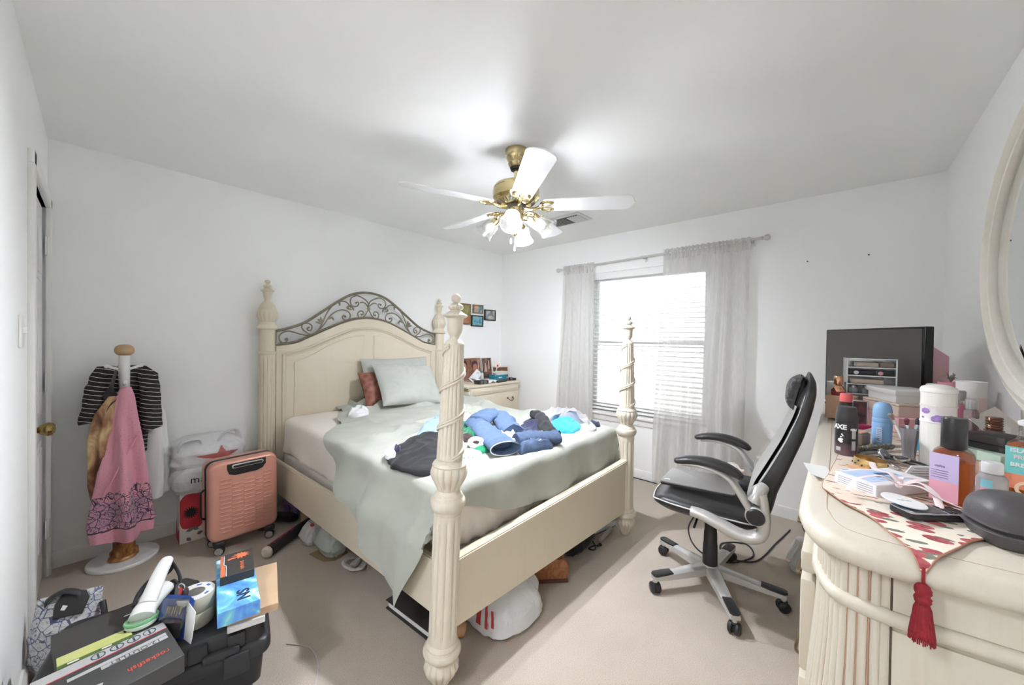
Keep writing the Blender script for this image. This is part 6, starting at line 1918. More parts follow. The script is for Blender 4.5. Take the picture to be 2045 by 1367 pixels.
solo(m, 'black_tablet', 'flat black folding tablet lying open on the chest of drawers', 'tablet')
tl_ = thing('teal_box', 'teal product box under the white box on the chest', 'box', (-.29, -.22, ZN))
m = flat_box(T(-.27, -.215, ZN) @ RZ(-.08), .20, .10, .062, mat('teal_card', (40, 132, 156), .45)); put(m, 'carton', tl_)
m = MB(M_wht); m.box((-.285, -.2665, ZN + .034), (.05, .002, .013), M=T(0, 0, 0)); put(m, 'white_print', tl_)
m = flat_box(T(-.225, -.20, ZN + .0625) @ RZ(.05), .19, .10, .038, mat('pale_box', (218, 216, 210), .5)); solo(m, 'white_box', 'white box resting on the teal box', 'box')
m = MB(M_blackp); m.box((-.205, -.30, ZN + .0), (.001, .001, .001)); m.b.clear(); m.box((0, 0, .024), (.055, .045, .046), T(-.145, -.225, ZN), bev=.006); cm = thing('black_camera', 'small black camera with a silver lens beside the teal box', 'camera', (-.145, -.225, ZN)); put(m, 'body', cm)
m = MB(M_silver); m.lathe([(.006, 0), (.014, 0), (.014, .008), (.011, .01), (0, .008)], 18, T(-.155, -.248, ZN + .028) @ RX(pi / 2)); put(m, 'lens', cm)
bd_ = thing('brown_board', 'brown framed board leaning in the corner on the chest', 'board', (-.125, -.15, ZN))
BMx = T(-.125, -.13, ZN) @ RZ(-.35) @ RX(-.22)
m = MB(mat('brown_panel', (124, 86, 64), .55, col2=(108, 72, 54), vs=9)); m.box((0, 0, .07), (.20, .010, .14), BMx, bev=.002); put(m, 'panel', bd_)
m = MB(M_board); m.box((0, -.003, .146), (.215, .018, .012), BMx, bev=.003); put(m, 'top_rail', bd_)
for x, c, lab in ((-.205, (60, 66, 72), 'small black clock-like device with a grey screen at the right front of the chest'), (-.15, (40, 40, 42), 'small round black device at the right front corner of the chest')):
    d = thing('desk_device', lab, 'device', (x, -.36, ZN))
    m = MB(M_blackp)
    if x < -.2:
        m.box((x, -.36, ZN + .02), (.05, .03, .038), bev=.007); put(m, 'casing', d)
        m = MB(mat('lcd_grey', (128, 138, 136), .3)); m.box((x, -.3758, ZN + .023), (.03, .002, .018)); put(m, 'screen', d)
    else:
        m.lathe([(.022, 0), (.026, .006), (.026, .022), (.018, .03), (0, .031)], 24, T(x + .012, -.36, ZN)); put(m, 'casing', d)
        m = MB(M_silver); m.lathe([(.0185, .030), (.0205, .0285), (.0185, .0315)], 24, T(x + .012, -.36, ZN)); put(m, 'ring', d)
for k, (x, y, h, c, lab) in enumerate(((-.55, -.12, .10, (216, 206, 190), 'cream bottle, left one of the three small bottles on the chest'), (-.505, -.125, .115, (206, 210, 208), 'clear white bottle, middle one of the three small bottles on the chest'), (-.46, -.13, .11, (214, 216, 214), 'clear bottle with a green cap, right of three small bottles on the chest'))):
    bo = thing('small_bottle', lab, 'bottle', (x, y, ZN), 0, 'small bottles on the chest')
    m = MB(mat('bottle_plastic', c, .3)); m.lathe([(.015, .0), (.018, .004), (.018, h * .7), (.009, h * .82), (.009, h * .86)], 18, T(x, y, ZN)); put(m, 'body', bo)
    m = MB(mat('bottle_green', (60, 150, 110), .4) if k == 2 else M_wht); m.lathe([(.010, h * .85), (.010, h), (0, h)], 16, T(x, y, ZN)); put(m, 'cap', bo)
    if k == 2:
        m = MB(mat('bottle_green', (60, 150, 110), .4)); m.lathe([(.0182, .004), (.0186, .004), (.0186, .02), (.0182, .02)], 18, T(x, y, ZN)); put(m, 'green_band', bo)
m = MB(mat('pale_pink_stick', (226, 190, 180), .5)); m.cyl((-.515, -.12, ZN + .1), (-.478, -.075, ZN + .262), .0035, 8); m.cyl((-.53, -.12, ZN), (-.515, -.12, ZN + .1), .0035, 8); solo(m, 'bamboo_stick', 'thin pale pink stick in front of the portrait print', 'stick')
fl_ = thing('artificial_flower', 'cream paper flower with a red centre right of the photos on the chest', 'flower', (-.185, -.1, ZN))
m = MB(mat('stem_pale', (196, 198, 176), .6)); m.tube([(-.195, -.10, ZN + .0), (-.19, -.10, ZN + .07), (-.185, -.105, ZN + .15)], [.016, .012, .006], 10); put(m, 'stem', fl_)
m = MB(mat('petal_cream', (232, 214, 200), .6))
for k in range(9):
    a = 2 * pi * k / 9; m.ball((-.185 + .022 * cos(a), -.112 - .004 * (k % 2), ZN + .165 + .022 * sin(a)), .016, 10, (1, .45, 1))
put(m, 'petals', fl_)
m = MB(M_red); m.ball((-.185, -.122, ZN + .165), .014, 12, (1, .6, 1)); put(m, 'centre', fl_)
m = MB(M_silver); m.lathe([(.012, 0), (.016, .004), (.016, .01), (.011, .012)], 14, T(-.33, -.22, ZN + .0625) @ RX(.9)); m.ball((-.31, -.22, ZN + .078), .014, 12, (1.5, 1, .7)); m.ball((-.34, -.215, ZN + .085), .012, 12, (1, 1.4, .7)); solo(m, 'trinket_pile', 'small silver and black trinket on the left end of the teal box', 'trinket')

# little pictures on the back wall
M_blkf = mat('black_frame', (46, 40, 34), .4); M_goldf = mat('old_gold_frame', (138, 118, 88), .4, .3)
PIC = [((-.724, -.553, 1.512, 1.758), scene_mat('painting_green', [(.35, (96, 108, 66)), (.5, (150, 148, 92)), (.6, (196, 112, 76)), (.7, (120, 82, 60))], 13, 2), M_goldf, 'tall picture with warm colours, partly behind the front bed post finial'),
       ((-.515, -.348, 1.651, 1.758), scene_mat('painting_sky', [(.35, (58, 118, 134)), (.5, (120, 164, 176)), (.6, (196, 150, 120)), (.72, (224, 214, 200))], 15, 7), M_goldf, 'small bright landscape, upper one of the two stacked pictures'),
       ((-.54, -.345, 1.492, 1.628), scene_mat('painting_sea', [(.35, (44, 120, 150)), (.5, (110, 170, 186)), (.62, (190, 176, 140)), (.72, (96, 84, 66))], 14, 11), M_blkf, 'small blue seascape in a black frame, lower one of the two stacked pictures'),
       ((-.32, -.126, 1.573, 1.709), scene_mat('painting_grey', [(.35, (84, 88, 86)), (.5, (146, 150, 148)), (.65, (206, 208, 204))], 13, 17), M_blkf, 'small grey picture in a black frame, rightmost of the wall pictures')]
for (x0, x1, z0, z1), pm, fc, lab in PIC:
    framed('wall_picture', lab, x0, x1, z0, z1, -.0115, 0, pm, .014, fc, cat='picture', depth=.022, group='little pictures above the chest')

# ------------------------------------------------------------------ long dresser along the right wall
DZT = 1.0
ds = thing('dresser', 'long cream dresser with a fluted rounded corner along the right wall', 'dresser', (-1.6, -3.55, 0))
M_dress = antique('cream_dresser_finish', (208, 200, 183), (200, 190, 171), (190, 175, 152), .34, .55)
EDGE = [(-.575, -3.277), (-1.2, -3.28), (-2.0, -3.287), (-2.44, -3.289), (-2.53, -3.296), (-2.595, -3.316), (-2.63, -3.35), (-2.645, -3.41), (-2.64, -3.50), (-2.625, -3.62), (-2.60, -3.76), (-2.595, -3.822)]
def outline(inset, n=10, grow=0):
    s = spline(EDGE, n)
    c = Vector((-1.7, -3.6, 0))
    out = []
    for i, p in enumerate(s):
        t = (s[min(i + 1, len(s) - 1)] - s[max(i - 1, 0)]).normalized()
        nrm = Vector((-t.y, t.x, 0))          # inward is towards the dresser's middle
        if nrm.dot(c - p) < 0: nrm = -nrm
        out.append(p + nrm * inset)
    out.append(Vector((-.575 - 0 * inset, -3.822, 0)))
    return [(p.x if i < len(out) - 1 else -.575 - max(0, inset) * .5, max(-3.822, p.y)) for i, p in enumerate(out)]
def stack(m, secs):
    """sections (z, inset) of the dresser's plan, closed below and above"""
    vs, fs = [], []; n = 0
    for z, ins in secs:
        o = outline(ins); n = len(o)
        vs += [(x, y, z) for x, y in o]
    for j in range(len(secs) - 1):
        for k in range(n): fs.append((j * n + k, j * n + (k + 1) % n, (j + 1) * n + (k + 1) % n, (j + 1) * n + k))
    fs.append(tuple(reversed(range(n)))); fs.append(tuple((len(secs) - 1) * n + k for k in range(n)))
    m.add(vs, fs)
m = MB(M_dress)
stack(m, [(.950, .022), (.955, .008), (.963, .001), (.974, -.002), (.985, .001), (.993, .008), (.998, .018), (.9985, .030), (DZT, .034)])
put(m, 'top_panel', ds, ang=50)
m = MB(M_dress)
stack(m, [(0, .0), (.09, .0), (.10, .01), (.12, .028), (.45, .014), (.62, .024), (.78, .036), (.952, .04)])
put(m, 'carcass', ds, ang=50)
m = MB(M_dress)
o = outline(.036, 12)[:-1]
m.tube([(x, y, .872) for x, y in o], .013, 10, flat=(1, 1.1), up=(0, 0, 1))
put(m, 'waist_moulding', ds, ang=70)
m = MB(M_dress)      # reeds of the rounded corner column
full = spline(EDGE, 40)
def col_pts():
    acc = 0; out = []; last = None; nxt = .0
    for i, p in enumerate(full):
        if last is not None: acc += (p - last).length
        last = p
        if p.x < -2.44 and p.y > -3.425 and acc >= nxt:
            t = (full[min(i + 1, len(full) - 1)] - full[i - 1]).normalized()
            nr_ = Vector((-t.y, t.x, 0)); 
            if nr_.dot(Vector((-1.7, -3.6, 0)) - p) < 0: nr_ = -nr_
            out.append((p, nr_)); nxt = acc + .0195
    return out
cp = col_pts()
for z0, z1, in_ in ((.885, .950, .0385), (.12, .858, None)):
    for p, n_ in cp:
        pts = []
        for k in range(14):
            z = lerp(z0, z1, k / 13)
            ins = in_ if in_ else table([(.12, .028), (.45, .014), (.62, .024), (.78, .036), (.952, .04)], z)
            q = p + n_ * (ins + .002); pts.append((q.x, q.y, z))
        m.tube(pts, .0078, 8)
put(m, 'fluted_column', ds, ang=60)
M_glaze = mat('antique_glaze', (176, 140, 118), .5)
m = MB(M_glaze)
for z0, z1, in_ in ((.888, .948, .0385), (.125, .856, None)):
    for (p, n_), (p2, n2) in zip(cp, cp[1:]):
        pts = []
        for k in range(14):
            z = lerp(z0, z1, k / 13)
            ins = in_ if in_ else table([(.12, .028), (.45, .014), (.62, .024), (.78, .036), (.952, .04)], z)
            q = (p + p2) / 2 + (n_ + n2) / 2 * (ins - .0012); pts.append((q.x, q.y, z))
        m.tube(pts, .0021, 6)
put(m, 'groove_glaze', ds)
m = MB(mat('panel_gap', (84, 68, 54), .7))
for z0, z1 in ((.887, .949), (.13, .857)):
    pts = []
    for k in range(12):
        z = lerp(z0, z1, k / 11); ins = table([(.12, .028), (.45, .014), (.62, .024), (.78, .036), (.952, .04)], z)
        sx0 = min(full, key=lambda p: abs(p.y + 3.428) + (0 if p.x < -2.5 else 9)).x
        pts.append((sx0 + ins - .006, -3.4275, z))
    m.tube(pts, .0016, 6)
put(m, 'panel_gap', ds)
m = MB(M_glaze); m.tube([(x, y, DZT - .0004) for x, y in outline(.046, 12)[:-1]], .0011, 5); put(m, 'top_inlay_line', ds)
for y0, y1 in ((-3.425, -3.805),):
    for z0, z1 in ((.887, .946), (.14, .852)):
        m = MB(M_dress)
        def pan(u, v):
            y = lerp(y0, y1, u)
            s = min(full, key=lambda p: abs(p.y - y) + (0 if p.x < -2.5 else 9))
            z = lerp(z0, z1, v)
            ins = table([(.12, .028), (.45, .014), (.62, .024), (.78, .036), (.952, .04)], z)
            return (s.x + ins - .006, y, z)
        m.sheet(pan, 40, 12, .012); put(m, 'end_panel', ds, ang=50)
for z0, z1 in ((.80, .852), (.56, .785), (.33, .545), (.14, .315)):
    for k in range(3):
        x0 = -.62 - k * .60; x1 = x0 - .585
        m = MB(M_dress); m.box(((x0 + x1) / 2, -3.31 + .006, (z0 + z1) / 2), (x0 - x1, .03, z1 - z0), bev=.008); dr = put(m, 'drawer', ds)
        m = MB(M_pull); xx = (x0 + x1) / 2; zz = (z0 + z1) / 2
        m.tube(spline([(xx + .05, -3.295, zz + .01), (xx + .045, -3.272, zz), (xx, -3.266, zz - .014), (xx - .045, -3.272, zz), (xx - .05, -3.295, zz + .01)], 5), .0045, 8); put(m, 'handle', dr)
for x in (-.66, -2.42):
    m = MB(M_dress); m.box((x, -3.40, .03), (.09, .12, .06), bev=.01); put(m, 'foot', ds)

# oval mirror standing on the dresser
mr = thing('oval_mirror', 'large oval mirror in a wide cream frame standing at the back of the dresser', 'mirror', (-1.92, -3.78, DZT))
MCX, MCZ, MA, MBB = -1.885, 1.64, .655, .505
M_frame = antique('cream_mirror_frame', (234, 228, 216), (229, 222, 208), (220, 208, 190), .3)
m = MB(M_frame)
prof = [(0, .0), (0, .018), (.010, .028), (.018, .030), (.026, .026), (.030, .028), (.044, .040), (.058, .042), (.068, .034), (.072, .028), (.080, .026), (.086, .018), (.09, .010), (.09, 0)]
N = 140
vs, fs = [], []
for i in range(N):
    a = 2 * pi * i / N
    for d, h in prof: vs.append((MCX + (MA - d) * cos(a), -3.785 + h, MCZ + (MBB - d) * sin(a)))
P_ = len(prof)
for i in range(N):
    for k in range(P_): fs.append((i * P_ + k, i * P_ + (k + 1) % P_, ((i + 1) % N) * P_ + (k + 1) % P_, ((i + 1) % N) * P_ + k))
m.add(vs, fs); put(m, 'frame', mr, ang=30)
M_mirror = mat('mirror_glass', (236, 238, 238), .02, 1.0)
m = MB(M_mirror)
vs = [(MCX, -3.776, MCZ)] + [(MCX + (MA - .112) * cos(2 * pi * i / N), -3.776, MCZ + (MBB - .112) * sin(2 * pi * i / N)) for i in range(N)] + [(MCX + (MA - .084) * cos(2 * pi * i / N), -3.779, MCZ + (MBB - .084) * sin(2 * pi * i / N)) for i in range(N)]
m.add(vs, [(0, 1 + i, 1 + (i + 1) % N) for i in range(N)] + [(1 + i, 1 + N + i, 1 + N + (i + 1) % N, 1 + (i + 1) % N) for i in range(N)])
put(m, 'mirror_glass', mr, ang=2)
m = MB(M_frame)
for x in (-2.2, -1.6): m.box((x, -3.797, 1.22), (.05, .02, .44), bev=.004)
m.box((MCX, -3.79, 1.035), (.85, .035, .07), bev=.01)
put(m, 'support', mr)

# television
tv = thing('television', 'black flat screen television at the far end of the dresser', 'television', (-.86, -3.44, DZT))
VM = T(-.848, -3.459, 1.0) @ RZ(atan2(.347, .52))       # local x along the screen, -y... front towards +y
M_screen = mat('screen_glass', (80, 74, 71), .4, spec=.5)
M_bezel = mat('gloss_black_bezel', (30, 29, 29), .25)
m = MB(M_bezel); m.box((0, -.012, .222), (.625, .035, .425), VM, bev=.004); put(m, 'housing', tv)
m = MB(M_screen); m.box((0, .0062, .226), (.598, .002, .398), VM); put(m, 'screen', tv, smooth=False)
for x in (-.2, .2):
    m = MB(M_bezel); m.box((x, -.01, .008), (.025, .16, .014), VM, bev=.004); m.box((x, -.012, .02), (.02, .02, .02), VM); put(m, 'foot', tv)

# embroidered runner with a tassel
t = NT('embroidered_runner')
X = t.xyz()
base = S(232, 220, 202)
fn_ = t.noise(32, 3, .55, dist=1.2).outputs[0]
v = t.n('ShaderNodeTexVoronoi', {'Vector': t.mapping(rot=(0, 0, .7), scale=(1, .6, 1)), 'Scale': 36})
flower = t.math('LESS_THAN', v.outputs['Distance'], .42)
leaf = t.n('ShaderNodeTexVoronoi', {'Vector': t.mapping(rot=(0, 0, -.5), scale=(1, .4, 1), loc=(.3, .2, 0)), 'Scale': 52})
lf = t.math('LESS_THAN', leaf.outputs['Distance'], .30)
zone = t.math('GREATER_THAN', t.noise(13, 2, .5).outputs[0], .40)
c = t.mix(t.math('MULTIPLY', lf, zone), base, S(120, 120, 106))
c = t.mix(t.math('MULTIPLY', flower, t.math('GREATER_THAN', t.noise(11, 2, .5, vec=t.mapping(loc=(4, 4, 0))).outputs[0], .46)), c, t.ramp(fn_, [(.4, S(142, 52, 60)), (.6, S(184, 96, 98))]))
t.set(Base_Color=c, Roughness=.85); t.bump(fn_, .3, .003)
M_runner = t.m
t = NT('tasselled_weave')
v = t.n('ShaderNodeTexVoronoi', {'Vector': t.mapping(rot=(0, 0, .9), scale=(1, .32, 1)), 'Scale': 60})
c = t.mix(t.math('LESS_THAN', v.outputs['Distance'], .26), S(224, 206, 188), t.ramp(t.noise(30, 1).outputs[0], [(.45, S(168, 78, 80)), (.55, S(120, 104, 96))]))
t.set(Base_Color=c, Roughness=.9)
M_weave = t.m
RZt = DZT + .003
rn = thing('table_runner', 'embroidered cream table runner with red flowers hanging over the dresser corner', 'table runner', (-2.3, -3.45, DZT))
m = MB(M_runner)
LEFT = [(-1.24, -3.366), (-1.6, -3.372), (-2.0, -3.352), (-2.2, -3.338), (-2.36, -3.325), (-2.44, -3.345), (-2.50, -3.40), (-2.555, -3.425), (-2.6, -3.44), (-2.655, -3.457)]
RIGHT = [(-1.24, -3.665), (-1.6, -3.67), (-2.0, -3.67), (-2.2, -3.66), (-2.36, -3.62), (-2.44, -3.58), (-2.50, -3.535), (-2.555, -3.51), (-2.6, -3.49), (-2.655, -3.463)]
la, ra_ = arc(LEFT, 90), arc(RIGHT, 90)
def run_fn(u, v):
    i = min(89, int(round(v * 89)))
    p = la[i].lerp(ra_[i], u)
    z = RZt + .0015 + .010 * exp(-((p.x + 2.425) / .035) ** 2) * exp(-((u - .1) / .35) ** 2) + .0012 * (1 + sin(p.x * 40 + u * 5))
    over = max(0, -2.632 - p.x)
    return (p.x + over * .35, p.y, z - over * .9)
m.sheet(run_fn, 40, 90, .0016); m.mats.append(M_weave)
for f_ in m.b.faces:
    c_ = f_.calc_center_median()
    if c_.x > -2.415 or (c_.x > -2.45 and c_.y > -3.40): f_.material_index = 1
put(m, 'cloth', rn, ang=70)
m = MB(mat('runner_binding', (168, 120, 96), .8)); m.tube([Vector(run_fn(0, k / 89)) for k in range(90)] + [Vector(run_fn(1, k / 89)) for k in range(89, 20, -1)], .0018, 5); put(m, 'binding', rn)
m = MB(mat('weave_red', (150, 66, 72), .85)); m.box((-2.405, -3.375, RZt + .0065), (.02, .085, .0012), T(0, 0, 0)); put(m, 'red_motif', rn)
ts_ = MB(mat('tassel_red', (150, 32, 42), .7, col2=(128, 22, 34), vs=120))
tx, ty = -2.648, -3.46
ts_.tube([(tx, ty, .992), (tx, ty, .962)], .0022, 8)
ts_.lathe(smooth_prof([(.002, .966), (.0075, .963), (.0105, .954), (.0085, .947), (.0105, .942), (.009, .935), (.007, .932)], 4), 24, T(tx, ty, 0), fn=lambda a, z, r: r * (1 + .06 * cos(8 * a + z * 900)))
ts_.lathe([(.0075, .934), (.0105, .925), (.0125, .905), (.0145, .886), (.015, .880)], 60, T(tx, ty, 0), fn=lambda a, z, r: r * (1 + .07 * cos(20 * a + 3 * sin(z * 200))))
rgt = random.Random(3)
for k in range(44):
    a = 2 * pi * k / 44; r = .0142
    ts_.tube([(tx + r * cos(a), ty + r * sin(a), .886), (tx + (r + .001) * cos(a), ty + (r + .001) * sin(a), .877 - rgt.random() * .007)], .0009, 4)
put(ts_, 'tassel', rn, ang=60)

# ------------------------------------------------------------------ things on the dresser
Z0 = DZT + .0078          # on the runner
Z1 = DZT + .001
def on_dresser(mb, name, label, cat, **kw): return solo(mb, name, label, cat, kw.pop('group', None), **kw)
def bottle(name, label, cat, parts, x, y, z, group=None, rz=0, sc=(1, 1)):
    """parts: (name, material, profile, n, fn)"""
    b = thing(name, label, cat, (x, y, z), 0, group)
    for nm, mt_, prof, *r in parts:
        m = MB(mt_); m.lathe(prof, r[0] if r else 32, T(x, y, z) @ RZ(rz) @ Matrix.Diagonal((sc[0], sc[1], 1, 1)), *(r[1:] or [])); put(m, nm, b)
    return b
VIEW = lambda x, y: atan2(-3.354 - y, -3.544 - x)
# deodorant can
t = NT('can_print'); X = t.xyz()
t.set(Base_Color=t.ramp(t.math('MULTIPLY', X[2], 10), [(.12, S(110, 84, 92)), (.30, S(92, 74, 80)), (.42, S(42, 40, 40))]), Roughness=.3, Metallic=.2)
ax, ay = -1.985, -3.369
can = bottle('deodorant_can', 'black deodorant spray can at the front edge of the dresser', 'deodorant', [
    ('can_body', t.m, [(.024, 0), (.0275, .003), (.0275, .098), (.026, .104)]),
    ('cap', mat('can_cap', (50, 49, 49), .4), [(.0265, .104), (.0272, .106), (.026, .118), (.0235, .146), (.022, .15), (0, .151)])], ax, ay, Z0)
va = VIEW(ax, ay)
def on_can(a, z, r=.0279): return T(ax, ay, Z0 + z) @ RZ(a) @ T(r, 0, 0) @ RY(pi / 2) @ RZ(pi / 2)
for i, chx in enumerate('AXE'): text(chx, .020, M_wht, can, on_can(va - .98 + .42 * i, .088, .0281), 'letter_print', bold=.0008)
m = MB(M_wht)
for k, (a, z, r) in enumerate(((-.52, .048, .006), (-.42, .044, .0045), (-.35, .051, .003), (-.45, .058, .0025), (-.28, .062, .002), (-.36, .066, .0022))): m.ball((0, 0, 0), r, 10, (1, 1, .12), on_can(va + a, z))
put(m, 'splash_print', can)
text('48H', .010, M_wht, can, on_can(va + .62, .083, .0281), 'letter_print', bold=.0004)
m = MB(M_lgrey)
for zz, da, ar, hh in ((.020, .48, .4, .028), (.055, .48, .4, .028), (.014, -.95, .5, .012)):
    m = MB(M_lgrey); m.lathe([(.0278, zz), (.0281, zz), (.0281, zz + hh), (.0278, zz + hh)], 6, T(ax, ay, Z0) @ RZ(va + da), arc=ar); put(m, 'label_patch', can)
# roll-on
M_rollb = mat('sky_blue_plastic', (142, 186, 232), .3)
rx_, ry_ = -1.745, -3.462
ro = bottle('roll_on_deodorant', 'sky blue roll-on deodorant with a domed cap behind the black can', 'deodorant', [
    ('body', M_rollb, [(.0215, 0), (.0245, .003), (.0255, .03), (.026, .072), (.0245, .078), (.0255, .08), (.0255, .092), (.024, .094)]),
    ('cap', mat('pale_blue_cap', (150, 192, 236), .25), [(.0245, .094), (.0255, .096), (.0252, .118), (.0225, .134), (.0165, .143), (.008, .147), (0, .148)])], rx_, ry_, Z0)
m = MB(mat('barcode_label', (206, 218, 238), .5)); m.lathe([(.0262, .012), (.0266, .012), (.0268, .062), (.0264, .062)], 8, T(rx_, ry_, Z0) @ RZ(VIEW(rx_, ry_) - .55), arc=.55); lb_ = put(m, 'white_label', ro)
m = MB(mat('label_print_blue', (120, 140, 190), .5))
for k in range(7): m.lathe([(.0267, .018 + .006 * k), (.0269, .018 + .006 * k), (.0269, .0205 + .006 * k), (.0267, .0205 + .006 * k)], 5, T(rx_, ry_, Z0) @ RZ(VIEW(rx_, ry_) - .5), arc=.42)
put(m, 'barcode', ro)
# rose tin
t = NT('ribbed_white'); t.set(Base_Color=S(238, 235, 228), Roughness=.35)
M_tin = t.m
cx_, cy_ = -1.965, -3.56
rib = lambda a, z, r: r * (1 + .012 * abs(cos(18 * a)))
tin = bottle('rose_tin', 'tall white ribbed talc tin with purple roses', 'tin', [
    ('lower_wall', M_tin, [(.034, 0), (.0345, .004), (.0345, .128)], 108, rib),
    ('label_band', mat('tin_label', (238, 232, 230), .4), [(.0345, .128), (.036, .129), (.036, .132), (.0348, .134), (.0348, .172), (.036, .174), (.036, .177), (.0345, .178)], 48),
    ('upper_wall', M_tin, [(.0345, .178), (.0345, .212)], 108, rib),
    ('lid', M_tin, [(.0345, .212), (.0365, .214), (.0365, .222), (.033, .228), (.018, .234), (0, .236)], 48)], cx_, cy_, Z0)
M_rosep = mat('rose_purple', (176, 146, 208), .5, col2=(150, 112, 190), vs=90)
va = VIEW(cx_, cy_)
for a, z, r in ((-.75, .161, .010), (.02, .141, .014), (-.95, .142, .004), (.75, .150, .005)):
    m = MB(M_rosep)
    W = T(cx_, cy_, Z0 + z) @ RZ(va + a) @ T(.0346, 0, 0)
    for k in range(7):
        b = 2 * pi * k / 7; m.ball((0, .55 * r * cos(b), .45 * r * sin(b)), r * .5, 10, (.12, 1, .8), W)
    m.ball((.0006, 0, 0), r * .45, 10, (.2, 1, 1), W)
    put(m, 'rose_print', tin)
# amber body wash
def oval_bottle(name, label, x, y, rz, w, d, h, capw, caph, lab1, lab2, amber):
    b = thing(name, label, 'bottle', (x, y, Z0))
    M = T(x, y, Z0) @ RZ(rz) @ Matrix.Diagonal((w / 2, d / 2, 1, 1))
    sq = lambda a, z, r: r * (abs(cos(a)) ** 3.2 + abs(sin(a)) ** 3.2) ** (-1 / 3.2)
    m = MB(amber); m.lathe([(.93, .0), (1, .004), (1, h * .88), (.9, h * .95), (.55, h), (.0, h)], 64, M, sq); put(m, 'liquid_body', b, ang=50)
    m = MB(thin_glass('bottle_clear', (.96, .95, .94, 1), .06)); m.lathe([(.98, h * .80), (1.03, h * .82), (1.03, h * .9), (.95, h * .97), (.6, h * 1.06), (.5, h * 1.07)], 64, M, sq); put(m, 'clear_shoulder', b, ang=50)
    return b, M
def amber_mat(name, c):
    t = NT(name); t.set(Base_Color=S(c), Roughness=.08, IOR=1.2); t.p.inputs['Transmission Weight'].default_value = .35; return t.m
M_capblk = mat('gloss_black_cap', (44, 43, 44), .3)
x, y = -2.295, -3.541
vw = VIEW(x, y)
rzb = vw - pi / 2 - .30
wb, WM = oval_bottle('body_wash_bottle', 'amber body wash bottle with a lilac label and a black cap', x, y, rzb, .058, .048, .118, 0, 0, None, None, amber_mat('amber_liquid', (176, 88, 44)))
m = MB(M_capblk); m.lathe([(.018, .121), (.0195, .123), (.0195, .185), (.018, .188), (0, .1885)], 40, T(x, y, Z0)); put(m, 'cap', wb)
LB = T(x, y, Z0) @ RZ(rzb) @ T(0, .0252, 0)
m = MB(mat('label_lilac', (202, 186, 222), .45)); m.box((.006, .0, .079), (.044, .0014, .06), LB); put(m, 'label_upper', wb)
m = MB(mat('label_pink', (232, 168, 184), .45)); m.box((.006, .0, .028), (.044, .0014, .042), LB); put(m, 'label_lower', wb)
FX_ = Matrix(((-1, 0, 0, 0), (0, 0, 1, 0), (0, 1, 0, 0), (0, 0, 0, 1)))
M_lab = mat('label_text_grey', (120, 104, 132), .5)
text('oahu', .008, M_lab, wb, LB @ T(.012, .001, .082) @ FX_, 'letter_print')
m = MB(M_lab)
for k in range(4): m.box((.012, .0008, .072 - .005 * k), (.026, .0006, .0010), LB)
put(m, 'text_lines', wb)
# second bottle, cut by the right edge of the photo
x, y = -2.115, -3.682
rzb = VIEW(x, y) - pi / 2 - .1
w2_, WM = oval_bottle('lotion_bottle', 'amber bottle with a teal and peach fruit label at the back near the mirror', x, y, rzb, .066, .046, .125, 0, 0, None, None, amber_mat('amber_liquid_light', (196, 110, 58)))
m = MB(thin_glass('neck_clear', (.9, .9, .9, 1), .1)); m.lathe([(.022, .126), (.017, .142), (.0165, .165)], 32, T(x, y, Z0)); put(m, 'neck', w2_)
m = MB(M_wht); m.lathe([(.0175, .163), (.019, .165), (.019, .172), (.012, .176), (.0085, .178), (.0085, .192), (0, .193)], 32, T(x, y, Z0)); put(m, 'pump_collar', w2_)
LB = T(x, y, Z0) @ RZ(rzb) @ T(0, .0242, 0)
m = MB(mat('label_teal', (126, 208, 206), .45)); m.box((.004, 0, .083), (.056, .0014, .062), LB); put(m, 'label_upper', w2_)
m = MB(mat('label_peach', (236, 150, 118), .45)); m.box((.004, 0, .035), (.056, .0014, .034), LB); put(m, 'label_lower', w2_)
m = MB(mat('label_cream', (242, 214, 186), .45)); m.lathe([(.012, 0), (.018, 0), (.018, .0008), (.012, .0008), (.012, 0)], 30, LB @ T(.0, .001, .02) @ RX(-pi / 2)); put(m, 'fruit_print', w2_)
for k, (s, z) in enumerate((('ISLAND', .106), ('FRUIT', .091), ('BREEZE', .073))): text(s, .0125, M_wht if k != 1 else mat('label_text_pink', (232, 216, 214), .5), w2_, LB @ T(.004, .001, z) @ FX_, 'letter_print', bold=.0004)
# black clamshell case
x, y = -2.452, -3.588
cse = thing('glasses_case', 'dark grey hard clamshell case on the near right corner of the dresser', 'case', (x, y, Z1))
KM2 = T(x, y, Z1) @ RZ(.35)
M_case = mat('dark_grey_case', (76, 73, 74), .45, bump=.1, bs=200)
sq = lambda a, z, r: r * (abs(cos(a)) ** 3 + abs(sin(a)) ** 3) ** (-1 / 3)
m = MB(M_case); m.lathe(smooth_prof([(.0, .033), (.048, .033), (.052, .04), (.050, .058), (.044, .072), (.032, .084), (.016, .089), (0, .09)], 5), 60, KM2, sq); put(m, 'lid', cse, ang=60)
m = MB(M_case); m.lathe(smooth_prof([(0, .0), (.036, .0), (.046, .008), (.051, .02), (.051, .028), (.0, .0285)], 5), 60, KM2, sq); put(m, 'bottom_shell', cse, ang=60)
m = MB(M_blackp); m.lathe([(.049, .028), (.0495, .0335), (.049, .0336)], 60, KM2, sq); put(m, 'seam', cse)
